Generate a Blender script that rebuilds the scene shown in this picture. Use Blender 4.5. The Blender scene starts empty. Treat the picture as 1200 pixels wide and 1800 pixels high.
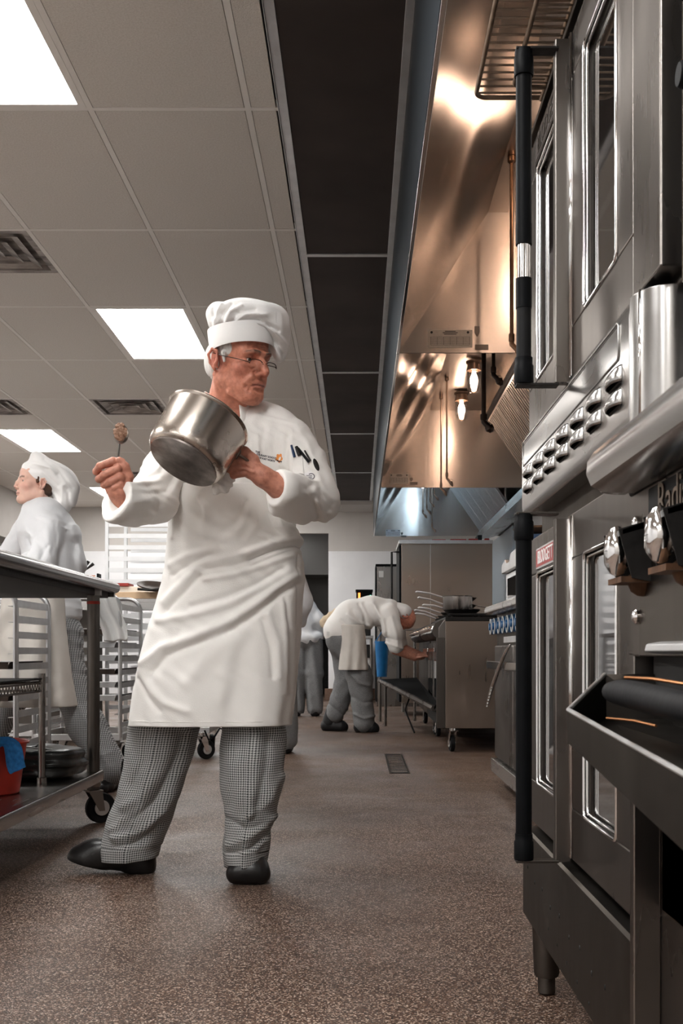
import bpy, bmesh, math, random
import numpy as np
from mathutils import Vector, Matrix, Euler
random.seed(7); np.random.seed(7)
S = bpy.context.scene
COL = S.collection
# ---------------------------------------------------------------- camera
F = 1940.0; VX, VY, CH = 630.0, 1146.0, 0.70
cam_d = bpy.data.cameras.new('camera'); cam = bpy.data.objects.new('camera', cam_d); COL.objects.link(cam)
cam.location = (0, 0, CH); cam.rotation_euler = (math.radians(90), 0, 0)
cam_d.sensor_fit = 'VERTICAL'; cam_d.sensor_height = 36.0; cam_d.sensor_width = 24.0
cam_d.lens = F/1800*36.0
cam_d.shift_x = -(VX-600)/1800.0; cam_d.shift_y = (VY-900)/1800.0
cam_d.clip_start = 0.05; cam_d.clip_end = 60
cam_d.dof.use_dof = True; cam_d.dof.focus_distance = 3.4; cam_d.dof.aperture_fstop = 26.0
S.camera = cam
# ---------------------------------------------------------------- light and exposure
TROFFER = 17.0          # ceiling troffer diffuser emission
BULB = 55.0             # warm bulbs inside the hood jars
COOLBULB = 85.0
w = bpy.data.worlds.new('world'); S.world = w; w.use_nodes = True
w.node_tree.nodes['Background'].inputs[0].default_value = (0.75, 0.85, 1, 1)
w.node_tree.nodes['Background'].inputs[1].default_value = 0.05
S.view_settings.view_transform = 'Standard'; S.view_settings.look = 'None'
S.view_settings.exposure = 0.42; S.view_settings.gamma = 1.0
S.view_settings.use_curve_mapping = False
def area_light(name, loc, rot, sx, sy, power, color=(1, 1, 1)):
    l = bpy.data.lights.new(name, 'AREA'); l.shape = 'RECTANGLE'; l.size = sx; l.size_y = sy; l.energy = power; l.color = color
    o = bpy.data.objects.new(name, l); COL.objects.link(o); o.location = loc; o.rotation_euler = rot
    return o
def P(px, py, Y):
    return Vector(((px-VX)/F*Y, Y, CH+(VY-py)/F*Y))
# ---------------------------------------------------------------- materials
MATS = {}
def mat(name, color=(.5, .5, .5), rough=.5, metal=0.0, var=0.0, vscale=8.0, vcol=None, bump=0.0, bscale=60.0, stretch=(1, 1, 1),
        rvar=0.0, spec=.5, emis=None, estr=0.0, coat=0.0, attr=False, trans=0.0, ior=1.45, smudge=0.0, sheen=0.0, sss=0.0, wave=0.0, wscale=3.0, edge=.45, aniso=0.0):
    if name in MATS: return MATS[name]
    m = bpy.data.materials.new(name); m.use_nodes = True; nt = m.node_tree; N = nt.nodes; L = nt.links
    b = N['Principled BSDF']
    c4 = tuple(color)+(1,)
    b.inputs['Base Color'].default_value = c4; b.inputs['Roughness'].default_value = rough; b.inputs['Metallic'].default_value = metal
    b.inputs['Specular IOR Level'].default_value = spec; b.inputs['Coat Weight'].default_value = coat
    b.inputs['Transmission Weight'].default_value = trans; b.inputs['IOR'].default_value = ior
    b.inputs['Sheen Weight'].default_value = sheen
    b.inputs['Anisotropic'].default_value = aniso; b.inputs['Anisotropic Rotation'].default_value = .25 if aniso else 0
    if metal > .8: b.inputs['Specular Tint'].default_value = (edge, edge*.97, edge*.94, 1)
    if sss: b.inputs['Subsurface Weight'].default_value = sss; b.inputs['Subsurface Radius'].default_value = (.01, .004, .002); b.inputs['Subsurface Scale'].default_value = 1.0
    if emis is not None:
        b.inputs['Emission Color'].default_value = tuple(emis)+(1,); b.inputs['Emission Strength'].default_value = estr
    tc = N.new('ShaderNodeTexCoord'); mp = N.new('ShaderNodeMapping'); mp.inputs['Scale'].default_value = stretch
    L.new(tc.outputs['Object'], mp.inputs['Vector'])
    def noise(sc, det=4, src=None):
        n = N.new('ShaderNodeTexNoise'); n.inputs['Scale'].default_value = sc; n.inputs['Detail'].default_value = det
        L.new(src or mp.outputs['Vector'], n.inputs['Vector']); return n
    base = None
    if attr:
        a = N.new('ShaderNodeVertexColor'); a.layer_name = 'Col'; base = a.outputs['Color']
    if var or vcol:
        n = noise(vscale); r = N.new('ShaderNodeMapRange'); r.inputs[1].default_value = .32; r.inputs[2].default_value = .68
        L.new(n.outputs['Fac'], r.inputs[0])
        mx = N.new('ShaderNodeMix'); mx.data_type = 'RGBA'
        L.new(r.outputs[0], mx.inputs['Factor'])
        if attr:
            mx.blend_type = 'MULTIPLY'; L.new(base, mx.inputs['A']); mx.inputs['B'].default_value = (1-var, 1-var*1.15, 1-var*1.2, 1)
        else:
            mx.inputs['A'].default_value = c4
            mx.inputs['B'].default_value = (tuple(vcol)+(1,)) if vcol else tuple(max(0, x*(1-var)) for x in color)+(1,)
        base = mx.outputs['Result']
    if base is not None: L.new(base, b.inputs['Base Color'])
    if rvar:
        n = noise(bscale*.5, 3); r = N.new('ShaderNodeMapRange'); r.inputs[3].default_value = max(.02, rough-rvar); r.inputs[4].default_value = rough+rvar
        r.inputs[1].default_value = .3; r.inputs[2].default_value = .7
        L.new(n.outputs['Fac'], r.inputs[0]); out = r.outputs[0]
        if smudge:
            n2 = noise(2.6, 2, tc.outputs['Object']); r2 = N.new('ShaderNodeMapRange'); r2.inputs[1].default_value = .35; r2.inputs[2].default_value = .8
            r2.inputs[3].default_value = 0; r2.inputs[4].default_value = smudge; L.new(n2.outputs['Fac'], r2.inputs[0])
            ad = N.new('ShaderNodeMath'); ad.operation = 'ADD'; L.new(out, ad.inputs[0]); L.new(r2.outputs[0], ad.inputs[1]); out = ad.outputs[0]
        L.new(out, b.inputs['Roughness'])
    nrm = None
    if wave:
        n = noise(wscale, 1, tc.outputs['Object']); bp = N.new('ShaderNodeBump'); bp.inputs['Strength'].default_value = 1.0; bp.inputs['Distance'].default_value = wave
        L.new(n.outputs['Fac'], bp.inputs['Height']); nrm = bp.outputs['Normal']
    if bump:
        n = noise(bscale, 4); bp = N.new('ShaderNodeBump'); bp.inputs['Strength'].default_value = 1.0; bp.inputs['Distance'].default_value = bump
        L.new(n.outputs['Fac'], bp.inputs['Height'])
        if nrm: L.new(nrm, bp.inputs['Normal'])
        nrm = bp.outputs['Normal']
    if nrm: L.new(nrm, b.inputs['Normal'])
    MATS[name] = m; return m
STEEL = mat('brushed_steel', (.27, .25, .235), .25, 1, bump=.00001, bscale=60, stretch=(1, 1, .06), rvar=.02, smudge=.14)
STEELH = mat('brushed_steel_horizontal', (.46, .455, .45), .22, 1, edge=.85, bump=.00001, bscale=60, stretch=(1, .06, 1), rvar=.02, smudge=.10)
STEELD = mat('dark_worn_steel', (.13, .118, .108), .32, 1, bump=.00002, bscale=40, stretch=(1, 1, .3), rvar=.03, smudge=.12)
STEELW = mat('warm_brushed_steel', (.42, .36, .31), .28, 1, aniso=.5, bump=.00001, bscale=60, stretch=(1, 1, .06), rvar=.02, smudge=.12)  # steel copy made brighter and warmer in colour where far units are lit differently
STEELB = mat('bluish_hood_steel', (.13, .15, .17), .33, 1, bump=.00001, bscale=60, smudge=.1)
HOODS = mat('hood_steel', (.50, .455, .415), .27, 1, bump=.000006, bscale=420, smudge=.05, aniso=.75, edge=.7, wave=.005, wscale=1.3)
HOODW = mat('hood_wavy_steel', (.56, .52, .48), .15, 1)
ALU = mat('aluminium', (.74, .75, .76), .38, 1, edge=.9, var=.15, vscale=9, bump=.0002, bscale=50, rvar=.08)
ALUW = mat('pale_aluminium', (.78, .79, .80), .5, .7, var=.08)
CHROME = mat('chrome', (.85, .85, .85), .08, 1, edge=.8, bump=.0001, bscale=12)
BLACK = mat('black_plastic', (.004, .0045, .0055), .5, 0, spec=.1, var=.3, vscale=20, bump=.0003, bscale=60)
RUBBER = mat('black_rubber', (.010, .010, .011), .6, 0, spec=.2, var=.3, vscale=30, bump=.0004, bscale=120)
DARK = mat('dark_recess', (.012, .011, .010), .7)
GLASS = mat('dark_oven_glass', (.012, .010, .009), .03, 0, spec=1.0, ior=1.6, coat=.5)
IRON = mat('cast_iron', (.02, .018, .017), .55, .5, var=.4, vscale=25, bump=.001, bscale=80)
BRASS = mat('brownish_pipe', (.22, .13, .08), .35, .9, var=.4, vscale=20)
PLATE = mat('rating_plate', (.52, .47, .41), .45, .2, var=.12, vscale=90)
INK = mat('dark_ink', (.03, .03, .03), .6)
WHITEP = mat('white_plastic', (.75, .75, .74), .4)
BLUE = mat('blue_knob_plastic', (.01, .10, .26), .3, 0, var=.3, vscale=30)
BLUEB = mat('blue_bucket_plastic', (.01, .16, .42), .35, 0, var=.3, vscale=15)
RED = mat('red_plastic', (.50, .03, .015), .4, 0, var=.35, vscale=10)
# ---------------------------------------------------------------- mesh builder
class MB:
    def __init__(s): s.v = []; s.f = []; s.uv = None
    def add(s, vs, fs):
        o = len(s.v); s.v += [tuple(p) for p in vs]; s.f += [tuple(i+o for i in f) for f in fs]; return s
    def box(s, x0, x1, y0, y1, z0, z1, M=None):
        x0, x1 = min(x0, x1), max(x0, x1); y0, y1 = min(y0, y1), max(y0, y1); z0, z1 = min(z0, z1), max(z0, z1)
        vs = [Vector((x, y, z)) for z in (z0, z1) for (x, y) in ((x0, y0), (x1, y0), (x1, y1), (x0, y1))]
        if M is not None: vs = [M @ q for q in vs]
        return s.add(vs, [(3, 2, 1, 0), (4, 5, 6, 7), (0, 1, 5, 4), (1, 2, 6, 5), (2, 3, 7, 6), (3, 0, 4, 7)])
    def frame(s, p0, p1):
        d = (Vector(p1)-Vector(p0)); L = d.length; d.normalize()
        a = Vector((0, 0, 1)) if abs(d.z) < .9 else Vector((1, 0, 0))
        u = d.cross(a).normalized(); v = d.cross(u).normalized(); return d, u, v, L
    def cyl(s, p0, p1, r0, r1=None, n=20, caps=True):
        r1 = r0 if r1 is None else r1; p0 = Vector(p0); p1 = Vector(p1); d, u, v, L = s.frame(p0, p1)
        vs = []
        for p, r in ((p0, r0), (p1, r1)):
            for i in range(n):
                a = 2*math.pi*i/n; vs.append(p+u*(r*math.cos(a))+v*(r*math.sin(a)))
        fs = [(i, i+n, (i+1) % n+n, (i+1) % n) for i in range(n)]
        if caps: fs += [tuple(range(n)), tuple(range(2*n-1, n-1, -1))]
        return s.add(vs, fs)
    def lathe(s, p0, axis, prof, n=32):
        p0 = Vector(p0); axis = Vector(axis).normalized(); d, u, v, L = s.frame((0, 0, 0), axis)
        vs = []; fs = []
        for (r, h) in prof:
            for i in range(n):
                a = 2*math.pi*i/n; vs.append(p0+d*h+u*(r*math.cos(a))+v*(r*math.sin(a)))
        for k in range(len(prof)-1):
            for i in range(n):
                j = (i+1) % n; fs.append((k*n+i, (k+1)*n+i, (k+1)*n+j, k*n+j))
        return s.add(vs, fs)
    def tube(s, pts, r, n=10, closed=False, caps=True, flat=1.0):
        pts = [Vector(p) for p in pts]; m = len(pts)
        rs = r if isinstance(r, (list, tuple)) else [r]*m
        up = None; vs = []
        for k, p in enumerate(pts):
            if closed: t = (pts[(k+1) % m]-pts[k-1])
            else: t = pts[min(k+1, m-1)]-pts[max(k-1, 0)]
            t.normalize()
            if up is None:
                a = Vector((0, 0, 1)) if abs(t.z) < .9 else Vector((1, 0, 0)); up = (a-t*a.dot(t)).normalized()
            else:
                up = (up-t*up.dot(t)); up.normalize()
            sd = t.cross(up)
            for i in range(n):
                a = 2*math.pi*i/n; vs.append(p+sd*(rs[k]*math.cos(a))+up*(rs[k]*flat*math.sin(a)))
        fs = []
        for k in range(m if closed else m-1):
            q = (k+1) % m
            for i in range(n):
                j = (i+1) % n; fs.append((k*n+i, k*n+j, q*n+j, q*n+i))
        if caps and not closed: fs += [tuple(range(n-1, -1, -1)), tuple((m-1)*n+i for i in range(n))]
        return s.add(vs, fs)
    def prism(s, poly, axis, a0, a1):
        # poly: 2D points; axis 'x','y','z' extrusion
        def mk(p, a): return {'x': (a, p[0], p[1]), 'y': (p[0], a, p[1]), 'z': (p[0], p[1], a)}[axis]
        n = len(poly); vs = [mk(p, a0) for p in poly]+[mk(p, a1) for p in poly]
        fs = [tuple(range(n)), tuple(range(2*n-1, n-1, -1))]+[(i, i+n, (i+1) % n+n, (i+1) % n) for i in range(n)]
        return s.add(vs, fs)
    def sheet(s, grid, thick=0.0):
        # grid: list of rows of Vectors, optional thickness
        R = len(grid); C = len(grid[0]); o = []
        for r in grid: o += r
        fs = [(i*C+j, i*C+j+1, (i+1)*C+j+1, (i+1)*C+j) for i in range(R-1) for j in range(C-1)]
        return s.add(o, fs)
    def build(s, name, m, parent=None, smooth=False, bevel=0.0, seg=2, solid=0.0, subd=0, fix=True):
        me = bpy.data.meshes.new(name); me.from_pydata([tuple(p) for p in s.v], [], s.f)
        if fix:
            bm = bmesh.new(); bm.from_mesh(me); bmesh.ops.recalc_face_normals(bm, faces=bm.faces); bm.to_mesh(me); bm.free()
        me.materials.append(m)
        o = bpy.data.objects.new(name, me); COL.objects.link(o)
        if smooth:
            for p in me.polygons: p.use_smooth = True
            if smooth == 'auto':
                me.set_sharp_from_angle(angle=math.radians(35))
        if solid:
            md = o.modifiers.new('solid', 'SOLIDIFY'); md.thickness = solid; md.offset = 0
        if bevel:
            md = o.modifiers.new('bevel', 'BEVEL'); md.width = bevel; md.segments = seg; md.limit_method = 'ANGLE'; md.angle_limit = math.radians(40)
            md.harden_normals = True
            for p in me.polygons: p.use_smooth = True
        if subd:
            md = o.modifiers.new('sub', 'SUBSURF'); md.levels = subd; md.render_levels = subd
        if parent is not None: adopt(o, parent)
        return o
def wloc(p):
    v = Vector((0, 0, 0))
    while p is not None: v += p.location; p = p.parent if False else None
    return v
def adopt(o, parent):
    o.parent = parent
    base = parent
    while base.type != 'EMPTY' and base.parent is not None: base = base.parent
    if parent.type == 'EMPTY': o.matrix_parent_inverse = Matrix.Translation(-Vector(parent.location))
    return o
def tag(o, label, cat, group=None, kind=None):
    o['label'] = label; o['category'] = cat
    if group: o['group'] = group
    if kind: o['kind'] = kind
    return o
def thing(name, label, cat, loc=(0, 0, 0), group=None):
    o = bpy.data.objects.new(name, None); COL.objects.link(o); o.location = loc; o.empty_display_size = .1
    return tag(o, label, cat, group)
def struct(o):
    o['kind'] = 'structure'; return o
def copy_tree(o, delta, label=None):
    def rec(a, par):
        c = a.copy(); COL.objects.link(c)
        if par is not None: c.parent = par; c.matrix_parent_inverse = a.matrix_parent_inverse.copy()
        for ch in [q for q in COL.objects if q.parent == a]: rec(ch, c)
        return c
    r = rec(o, None); r.location = Vector(o.location)+Vector(delta)
    if label: r['label'] = label
    return r
def text_mesh(name, body, size, M, m, parent=None, depth=.0008, bold=0.0, xs=1.0):
    cu = bpy.data.curves.new(name, 'FONT'); cu.body = body; cu.size = size; cu.extrude = depth; cu.offset = bold; cu.align_x = 'CENTER'; cu.align_y = 'CENTER'
    cu.resolution_u = 3
    t = bpy.data.objects.new(name, cu); COL.objects.link(t)
    dg = bpy.context.evaluated_depsgraph_get(); me = bpy.data.meshes.new_from_object(t.evaluated_get(dg))
    bpy.data.objects.remove(t)
    me.transform(M @ Matrix.Diagonal((xs, 1, 1, 1))); me.materials.clear(); me.materials.append(m)
    o = bpy.data.objects.new(name, me); COL.objects.link(o)
    if parent: adopt(o, parent)
    return o
def axes(origin, x, y):
    x = Vector(x).normalized(); y = Vector(y).normalized(); z = x.cross(y).normalized(); y = z.cross(x)
    M = Matrix((x, y, z)).transposed().to_4x4(); M.translation = Vector(origin); return M
def caster(name_root, parent, x, y, ztop, r=.06, w=.032, yaw=0.0, metal=None):
    """a swivel caster: fork and wheel, axle height r"""
    metal = metal or STEEL
    R = Matrix.Translation((x, y, 0)) @ Matrix.Rotation(yaw, 4, 'Z'); off = .03
    b = MB(); b.cyl(R @ Vector((0, 0, ztop-.02)), R @ Vector((0, 0, ztop)), .022, n=16)
    b.box(-.035, .035, -.03, .03, ztop-.025, ztop-.018, R)
    for sx in (-1, 1):
        b.prism([(-.03, ztop-.02), (.03, ztop-.02), (off+.012, r-.012), (off-.012, r-.012)], 'x', sx*(w/2+.004)-.002, sx*(w/2+.004)+.002)
        k = len(b.v)-8
        for i in range(k, len(b.v)): b.v[i] = tuple(R @ Vector(b.v[i]))
    f = b.build('caster_fork', metal, parent, bevel=.001)
    c = R @ Vector((0, off, r)); ax = (R.to_3x3() @ Vector((1, 0, 0)))
    m = MB(); m.lathe(c-ax*(w/2), ax, [(0.008, 0), (r*.55, .001), (r*.6, .004), (r*.93, 0.002), (r, w*.22), (r, w*.78), (r*.93, w-.002), (r*.6, w-.004), (r*.55, w-.001), (.008, w)], 28)
    m.build('caster_wheel', RUBBER, parent, smooth='auto')
    h = MB(); h.lathe(c-ax*(w/2+.004), ax, [(0, 0), (r*.5, 0.0), (r*.5, w+.008), (0, w+.008)], 20)
    h.build('caster_hub', ALU, parent, smooth='auto')
    return f

def thin_glass(name, fac=.08, tint=(1, 1, 1)):
    m = bpy.data.materials.new(name); m.use_nodes = True; nt = m.node_tree; N = nt.nodes; L = nt.links; N.remove(N['Principled BSDF'])
    t = N.new('ShaderNodeBsdfTransparent'); t.inputs[0].default_value = tuple(tint)+(1,); g = N.new('ShaderNodeBsdfGlossy'); g.inputs['Roughness'].default_value = .03
    lw = N.new('ShaderNodeLayerWeight'); lw.inputs[0].default_value = .25; ad = N.new('ShaderNodeMath'); ad.operation = 'ADD'; ad.inputs[1].default_value = fac; ad.use_clamp = True
    ml = N.new('ShaderNodeMath'); ml.operation = 'MULTIPLY'; ml.inputs[1].default_value = .5; L.new(lw.outputs['Fresnel'], ml.inputs[0]); L.new(ml.outputs[0], ad.inputs[0])
    mx = N.new('ShaderNodeMixShader'); L.new(ad.outputs[0], mx.inputs[0]); L.new(t.outputs[0], mx.inputs[1]); L.new(g.outputs[0], mx.inputs[2]); L.new(mx.outputs[0], N['Material Output'].inputs[0])
    MATS[name] = m; return m
JARG = thin_glass('clear_jar_glass', .06)
LENS = thin_glass('spectacle_lens', .05)
# ================================================================ ROOM
ZC = CH+2.10
XL, XR, YB, YF = -4.5, 1.78, -3.2, 16.0
LIT = 1
def floor_mat():
    m = bpy.data.materials.new('speckled_epoxy_floor'); m.use_nodes = True; nt = m.node_tree; N = nt.nodes; L = nt.links; b = N['Principled BSDF']
    tc = N.new('ShaderNodeTexCoord')
    def noise(s, d=3, st=None):
        n = N.new('ShaderNodeTexNoise'); n.inputs['Scale'].default_value = s; n.inputs['Detail'].default_value = d
        if st:
            mp = N.new('ShaderNodeMapping'); mp.inputs['Scale'].default_value = st; L.new(tc.outputs['Object'], mp.inputs['Vector']); L.new(mp.outputs[0], n.inputs['Vector'])
        else: L.new(tc.outputs['Object'], n.inputs['Vector'])
        return n.outputs['Fac']
    def ramp(src, pts):
        r = N.new('ShaderNodeValToRGB'); e = r.color_ramp.elements
        while len(e) < len(pts): e.new(.5)
        for q, (p, c) in zip(e, pts): q.position = p; q.color = tuple(c)+(1,)
        L.new(src, r.inputs[0]); return r.outputs[0]
    def mix(f, a, c, bt='MIX'):
        x = N.new('ShaderNodeMix'); x.data_type = 'RGBA'; x.blend_type = bt
        if isinstance(f, float): x.inputs['Factor'].default_value = f
        else: L.new(f, x.inputs['Factor'])
        for nm, v in (('A', a), ('B', c)):
            if isinstance(v, tuple): x.inputs[nm].default_value = v+(1,)
            else: L.new(v, x.inputs[nm])
        return x.outputs['Result']
    v = N.new('ShaderNodeTexVoronoi'); v.inputs['Scale'].default_value = 330; L.new(tc.outputs['Object'], v.inputs['Vector'])
    sep = N.new('ShaderNodeSeparateColor'); L.new(v.outputs['Color'], sep.inputs[0])
    grains = ramp(sep.outputs[0], [(0, (.012, .007, .005)), (.3, (.042, .0205, .012)), (.62, (.090, .045, .028)), (.8, (.17, .105, .073)), (.93, (.48, .39, .32))])
    big = ramp(noise(.9, 5), [(.35, (.78, .76, .75)), (.65, (1.12, 1.08, 1.05))])
    c = mix(1.0, grains, big, 'MULTIPLY')
    # scuffed grey wear path that runs along the aisle below the drain
    wn = noise(1.6, 5, (1.6, .55, 1)); wr = ramp(wn, [(.52, (0, 0, 0)), (.62, (1, 1, 1))])
    c = mix(mul_c(N, L, wr, .12), c, (.30, .27, .25))
    L.new(c, b.inputs['Base Color'])
    rr = N.new('ShaderNodeMapRange'); rr.inputs[1].default_value = .35; rr.inputs[2].default_value = .65; rr.inputs[3].default_value = .34; rr.inputs[4].default_value = .58
    L.new(noise(2.2, 5), rr.inputs[0]); L.new(rr.outputs[0], b.inputs['Roughness'])
    bp = N.new('ShaderNodeBump'); bp.inputs['Distance'].default_value = .0012; bp.inputs['Strength'].default_value = .8; L.new(v.outputs['Distance'], bp.inputs['Height'])
    bp2 = N.new('ShaderNodeBump'); bp2.inputs['Distance'].default_value = .0006; bp2.inputs['Strength'].default_value = .6; L.new(noise(14, 3), bp2.inputs['Height']); L.new(bp.outputs[0], bp2.inputs['Normal'])
    L.new(bp2.outputs[0], b.inputs['Normal']); b.inputs['Specular IOR Level'].default_value = .38
    return m
def mul_c(N, L, src, k):
    m = N.new('ShaderNodeMath'); m.operation = 'MULTIPLY'; m.inputs[1].default_value = k
    L.new(src, m.inputs[0]); return m.outputs[0]
FLOOR = floor_mat()
TILE = mat('ceiling_tile', (.72, .675, .62), .9, 0, var=.10, vscale=140, vcol=(.62, .57, .515), bump=.0012, bscale=260)
TBAR = mat('ceiling_grid_paint', (.80, .76, .71), .6)
WALLW = mat('white_wall_panel', (.82, .82, .83), .35, 0, var=.06, vscale=3)
WALLG = mat('upper_wall_paint', (.56, .53, .50), .8, 0, var=.06, vscale=4, bump=.0006, bscale=120)
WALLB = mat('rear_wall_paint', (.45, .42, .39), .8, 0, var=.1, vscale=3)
BASEB = mat('brown_coved_base', (.17, .10, .07), .5, 0, var=.3, vscale=60)
DIFF = mat('frosted_troffer_diffuser', (.9, .9, .9), .5, emis=(1.0, .985, .96), estr=TROFFER)
struct(MB().box(XL-.1, XR+.6, YB-.1, 20.0, -.06, 0).build('floor', FLOOR))
# ceiling: individual lay-in tiles (one structure) and exposed grid
gx0 = -.427; sx = .61; gy0 = 4.27-1.2225*6; sy = 1.2225
lights = [(1, 5), (1, 8), (4, 11), (4, 14), (1, 2), (4, 8), (4, 5), (1, 11), (4, 2), (1, 14), (6, 11), (6, 5), (0, 3), (1, 0), (4, 0)]   # (column, row) of troffers; the last three are added unseen to brighten the cook
diffs = {(2, 7): 0, (4, 10): .5, (2, 10): .5, (3, 13): .5}
tile = MB(); g = .004; bw = .012
ncol = 7; nrow = 19
for k in range(-1, ncol):
    x1 = gx0-k*sx; x0 = x1-sx
    if k == -1: x0, x1 = gx0, -.305
    for r in range(nrow):
        y0 = gy0+r*sy-.0; y1 = min(y0+sy, YF+.3)
        if (k, r) in lights: continue
        if y0 > YF: continue
        a0, a1 = y0, y1
        if (k, r) in diffs:
            a0 = y0+.61
        tile.box(x0+bw+.002, x1-bw-.003, a0+bw+.002, a1-bw-.003, ZC, ZC+.016)
tile.box(-.2, XR, YB, YF, ZC+.03, ZC+.04)
struct(tile.build('ceiling', TILE))
bars = MB()
for k in range(0, ncol+1):
    x = gx0-k*sx; bars.box(x-bw, x+bw, YB, YF, ZC-.001, ZC+.03)
for r in range(nrow+1):
    y = gy0+r*sy
    if y < YF: bars.box(XL, -.305, y-bw, y+bw, ZC-.0005, ZC+.03)
struct(bars.build('trim_1', TBAR))
struct(MB().box(XL-.1, XR+.6, YB, YF+.3, ZC+.12, ZC+.16).build('ceiling', DARK))
# walls
hw = 2.16
b = MB(); b.box(-.437, 1.9, YF, YF+.12, 0, hw); struct(b.build('wall_back', WALLW))
b = MB(); b.box(-.437, 1.9, YF, YF+.12, hw, ZC+.1); b.box(XL, -.95, YF, YF+.12, hw, ZC+.1); b.box(-.95, -.437, YF, YF+.12, 2.42, ZC+.1)
struct(b.build('wall_back', WALLG))
b = MB(); b.box(XL, -.95, YF, YF+.12, 0, hw); struct(b.build('wall_back', WALLW))
b = MB(); b.box(XL-.1, XL, YB, YF, 0, hw); struct(b.build('wall_left', WALLW))
b = MB(); b.box(XL-.1, XL, YB, YF, hw, ZC+.1); struct(b.build('wall_left', WALLG))
struct(MB().box(XR, XR+.1, YB, YF, 0, ZC+.1).build('wall_right', WALLW))
struct(MB().box(XL, XR+.1, YB-.1, YB, 0, ZC+.1).build('wall_front', WALLG))
# room beyond the opening
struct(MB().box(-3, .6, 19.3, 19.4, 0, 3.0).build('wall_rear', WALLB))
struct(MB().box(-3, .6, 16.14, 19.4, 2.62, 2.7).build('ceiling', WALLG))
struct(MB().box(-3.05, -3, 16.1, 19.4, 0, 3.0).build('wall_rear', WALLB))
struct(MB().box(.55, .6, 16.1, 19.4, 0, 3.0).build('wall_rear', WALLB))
b = MB(); b.box(-.49, -.02, YF-.045, YF, 0, .17); b.box(.0, XR, YF-.02, YF, 0, .17)
struct(b.build('baseboard_back', BASEB, bevel=.006))
b = MB(); b.box(XL, XL+.02, YB, YF, 0, .15); struct(b.build('baseboard_left', BASEB))
# ---------------------------------------------------------------- troffers
tro = None
descr = {(1, 5): 'bright ceiling troffer at top left corner of the picture', (1, 8): 'bright square-looking ceiling troffer up left of the tall chef hat',
         (4, 11): 'bright ceiling troffer just above the woman in the white cap', (4, 14): 'small distant ceiling troffer glimpsed behind the hand with the spoon'}
for i, (k, r) in enumerate(lights):
    x1 = gx0-k*sx-bw; x0 = x1-sx+2*bw; y0 = gy0+r*sy+bw; y1 = y0+sy-2*bw
    if tro is None:
        tro = thing('ceiling_light', '', 'light', ((x0+x1)/2, (y0+y1)/2, ZC), 'ceiling troffers'); base = Vector(tro.location)
        o = tro
        b = MB(); f = .028
        for q in ((x0, x1, y0, y0+f), (x0, x1, y1-f, y1), (x0, x0+f, y0+f, y1-f), (x1-f, x1, y0+f, y1-f)): b.box(*q, ZC-.002, ZC+.03)
        b.build('frame', TBAR, tro)
        MB().box(x0+f, x1-f, y0+f, y1-f, ZC+.006, ZC+.012).build('diffuser', DIFF, tro)
    else:
        o = copy_tree(tro, Vector(((x0+x1)/2, (y0+y1)/2, ZC))-base)
    o['label'] = descr.get((k, r), 'ceiling troffer out of the picture, %s' % {(1, 2): 'over the camera', (4, 8): 'left beyond the second troffer', (4, 5): 'left of the top left corner troffer', (1, 11): 'hidden behind the tall chef hat and saucepan', (4, 2): 'far left beside the camera', (1, 14): 'hidden behind the jacket shoulder', (6, 11): 'beside the left wall far back', (6, 5): 'beside the left wall near', (0, 3): 'added just in front of the camera to brighten the cook', (1, 0): 'added behind the camera to brighten the cook', (4, 0): 'added at the left rear to brighten the cook'}.get((k, r), ''))
r_ = thing('ceiling_light', 'small light panel added to brighten the room beyond the doorway, hidden above the opening', 'light', (-.9, 17.2, 2.6))  # unseen panel added to lighten the doorway interior
MB().box(-1.2, -.9, 16.9, 17.05, 2.595, 2.615).build('diffuser', DIFF, r_); MB().box(-1.23, -.87, 16.87, 17.08, 2.60, 2.618).build('frame', TBAR, r_)
# diffusers
def vent(k, r, label):
    x1 = gx0-k*sx-bw; x0 = x1-sx+2*bw; y0 = gy0+r*sy+bw; y1 = y0+.61-bw
    t = thing('air_vent', label, 'air vent', ((x0+x1)/2, (y0+y1)/2, ZC), 'stained ceiling air vents')
    GR = mat('sooty_vent_metal', (.46, .41, .37), .6, 0, var=.75, vscale=7, vcol=(.13, .11, .10), stretch=(1, 2.4, 1))
    b = MB(); cx, cy = (x0+x1)/2, (y0+y1)/2
    hx = (x1-x0)/2; z = ZC-.002
    b.box(x0, x1, y0, y1, ZC+.028, ZC+.034); b.build('backing', GR, t)
    fr = MB(); f = .03
    for q in ((x0, x1, y0, y0+f), (x0, x1, y1-f, y1), (x0, x0+f, y0+f, y1-f), (x1-f, x1, y0+f, y1-f)): fr.box(*q, z, ZC+.03)
    fr.build('frame', GR, t)
    for n, s_ in enumerate((.78, .52, .28)):
        c = MB(); a = hx*s_
        o1 = [(cx-a, cy-a), (cx+a, cy-a), (cx+a, cy+a), (cx-a, cy+a)]; a2 = a-.05; i1 = [(cx-a2, cy-a2), (cx+a2, cy-a2), (cx+a2, cy+a2), (cx-a2, cy+a2)]
        vs = [(p[0], p[1], ZC-.004) for p in o1]+[(p[0], p[1], ZC+.018) for p in i1]
        c.add(vs, [(q, (q+1) % 4, 4+(q+1) % 4, 4+q) for q in range(4)]); c.build('louver_ring', GR, t, solid=.002)
vent(2, 7, 'large sooty square ceiling vent at the left edge')
vent(4, 10, 'sooty ceiling vent beside the troffer above the woman in the cap')
vent(2, 10, 'sooty ceiling vent seen between the spoon and the saucepan')
vent(3, 13, 'small far ceiling vent above the raised sleeve cuff')
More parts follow.
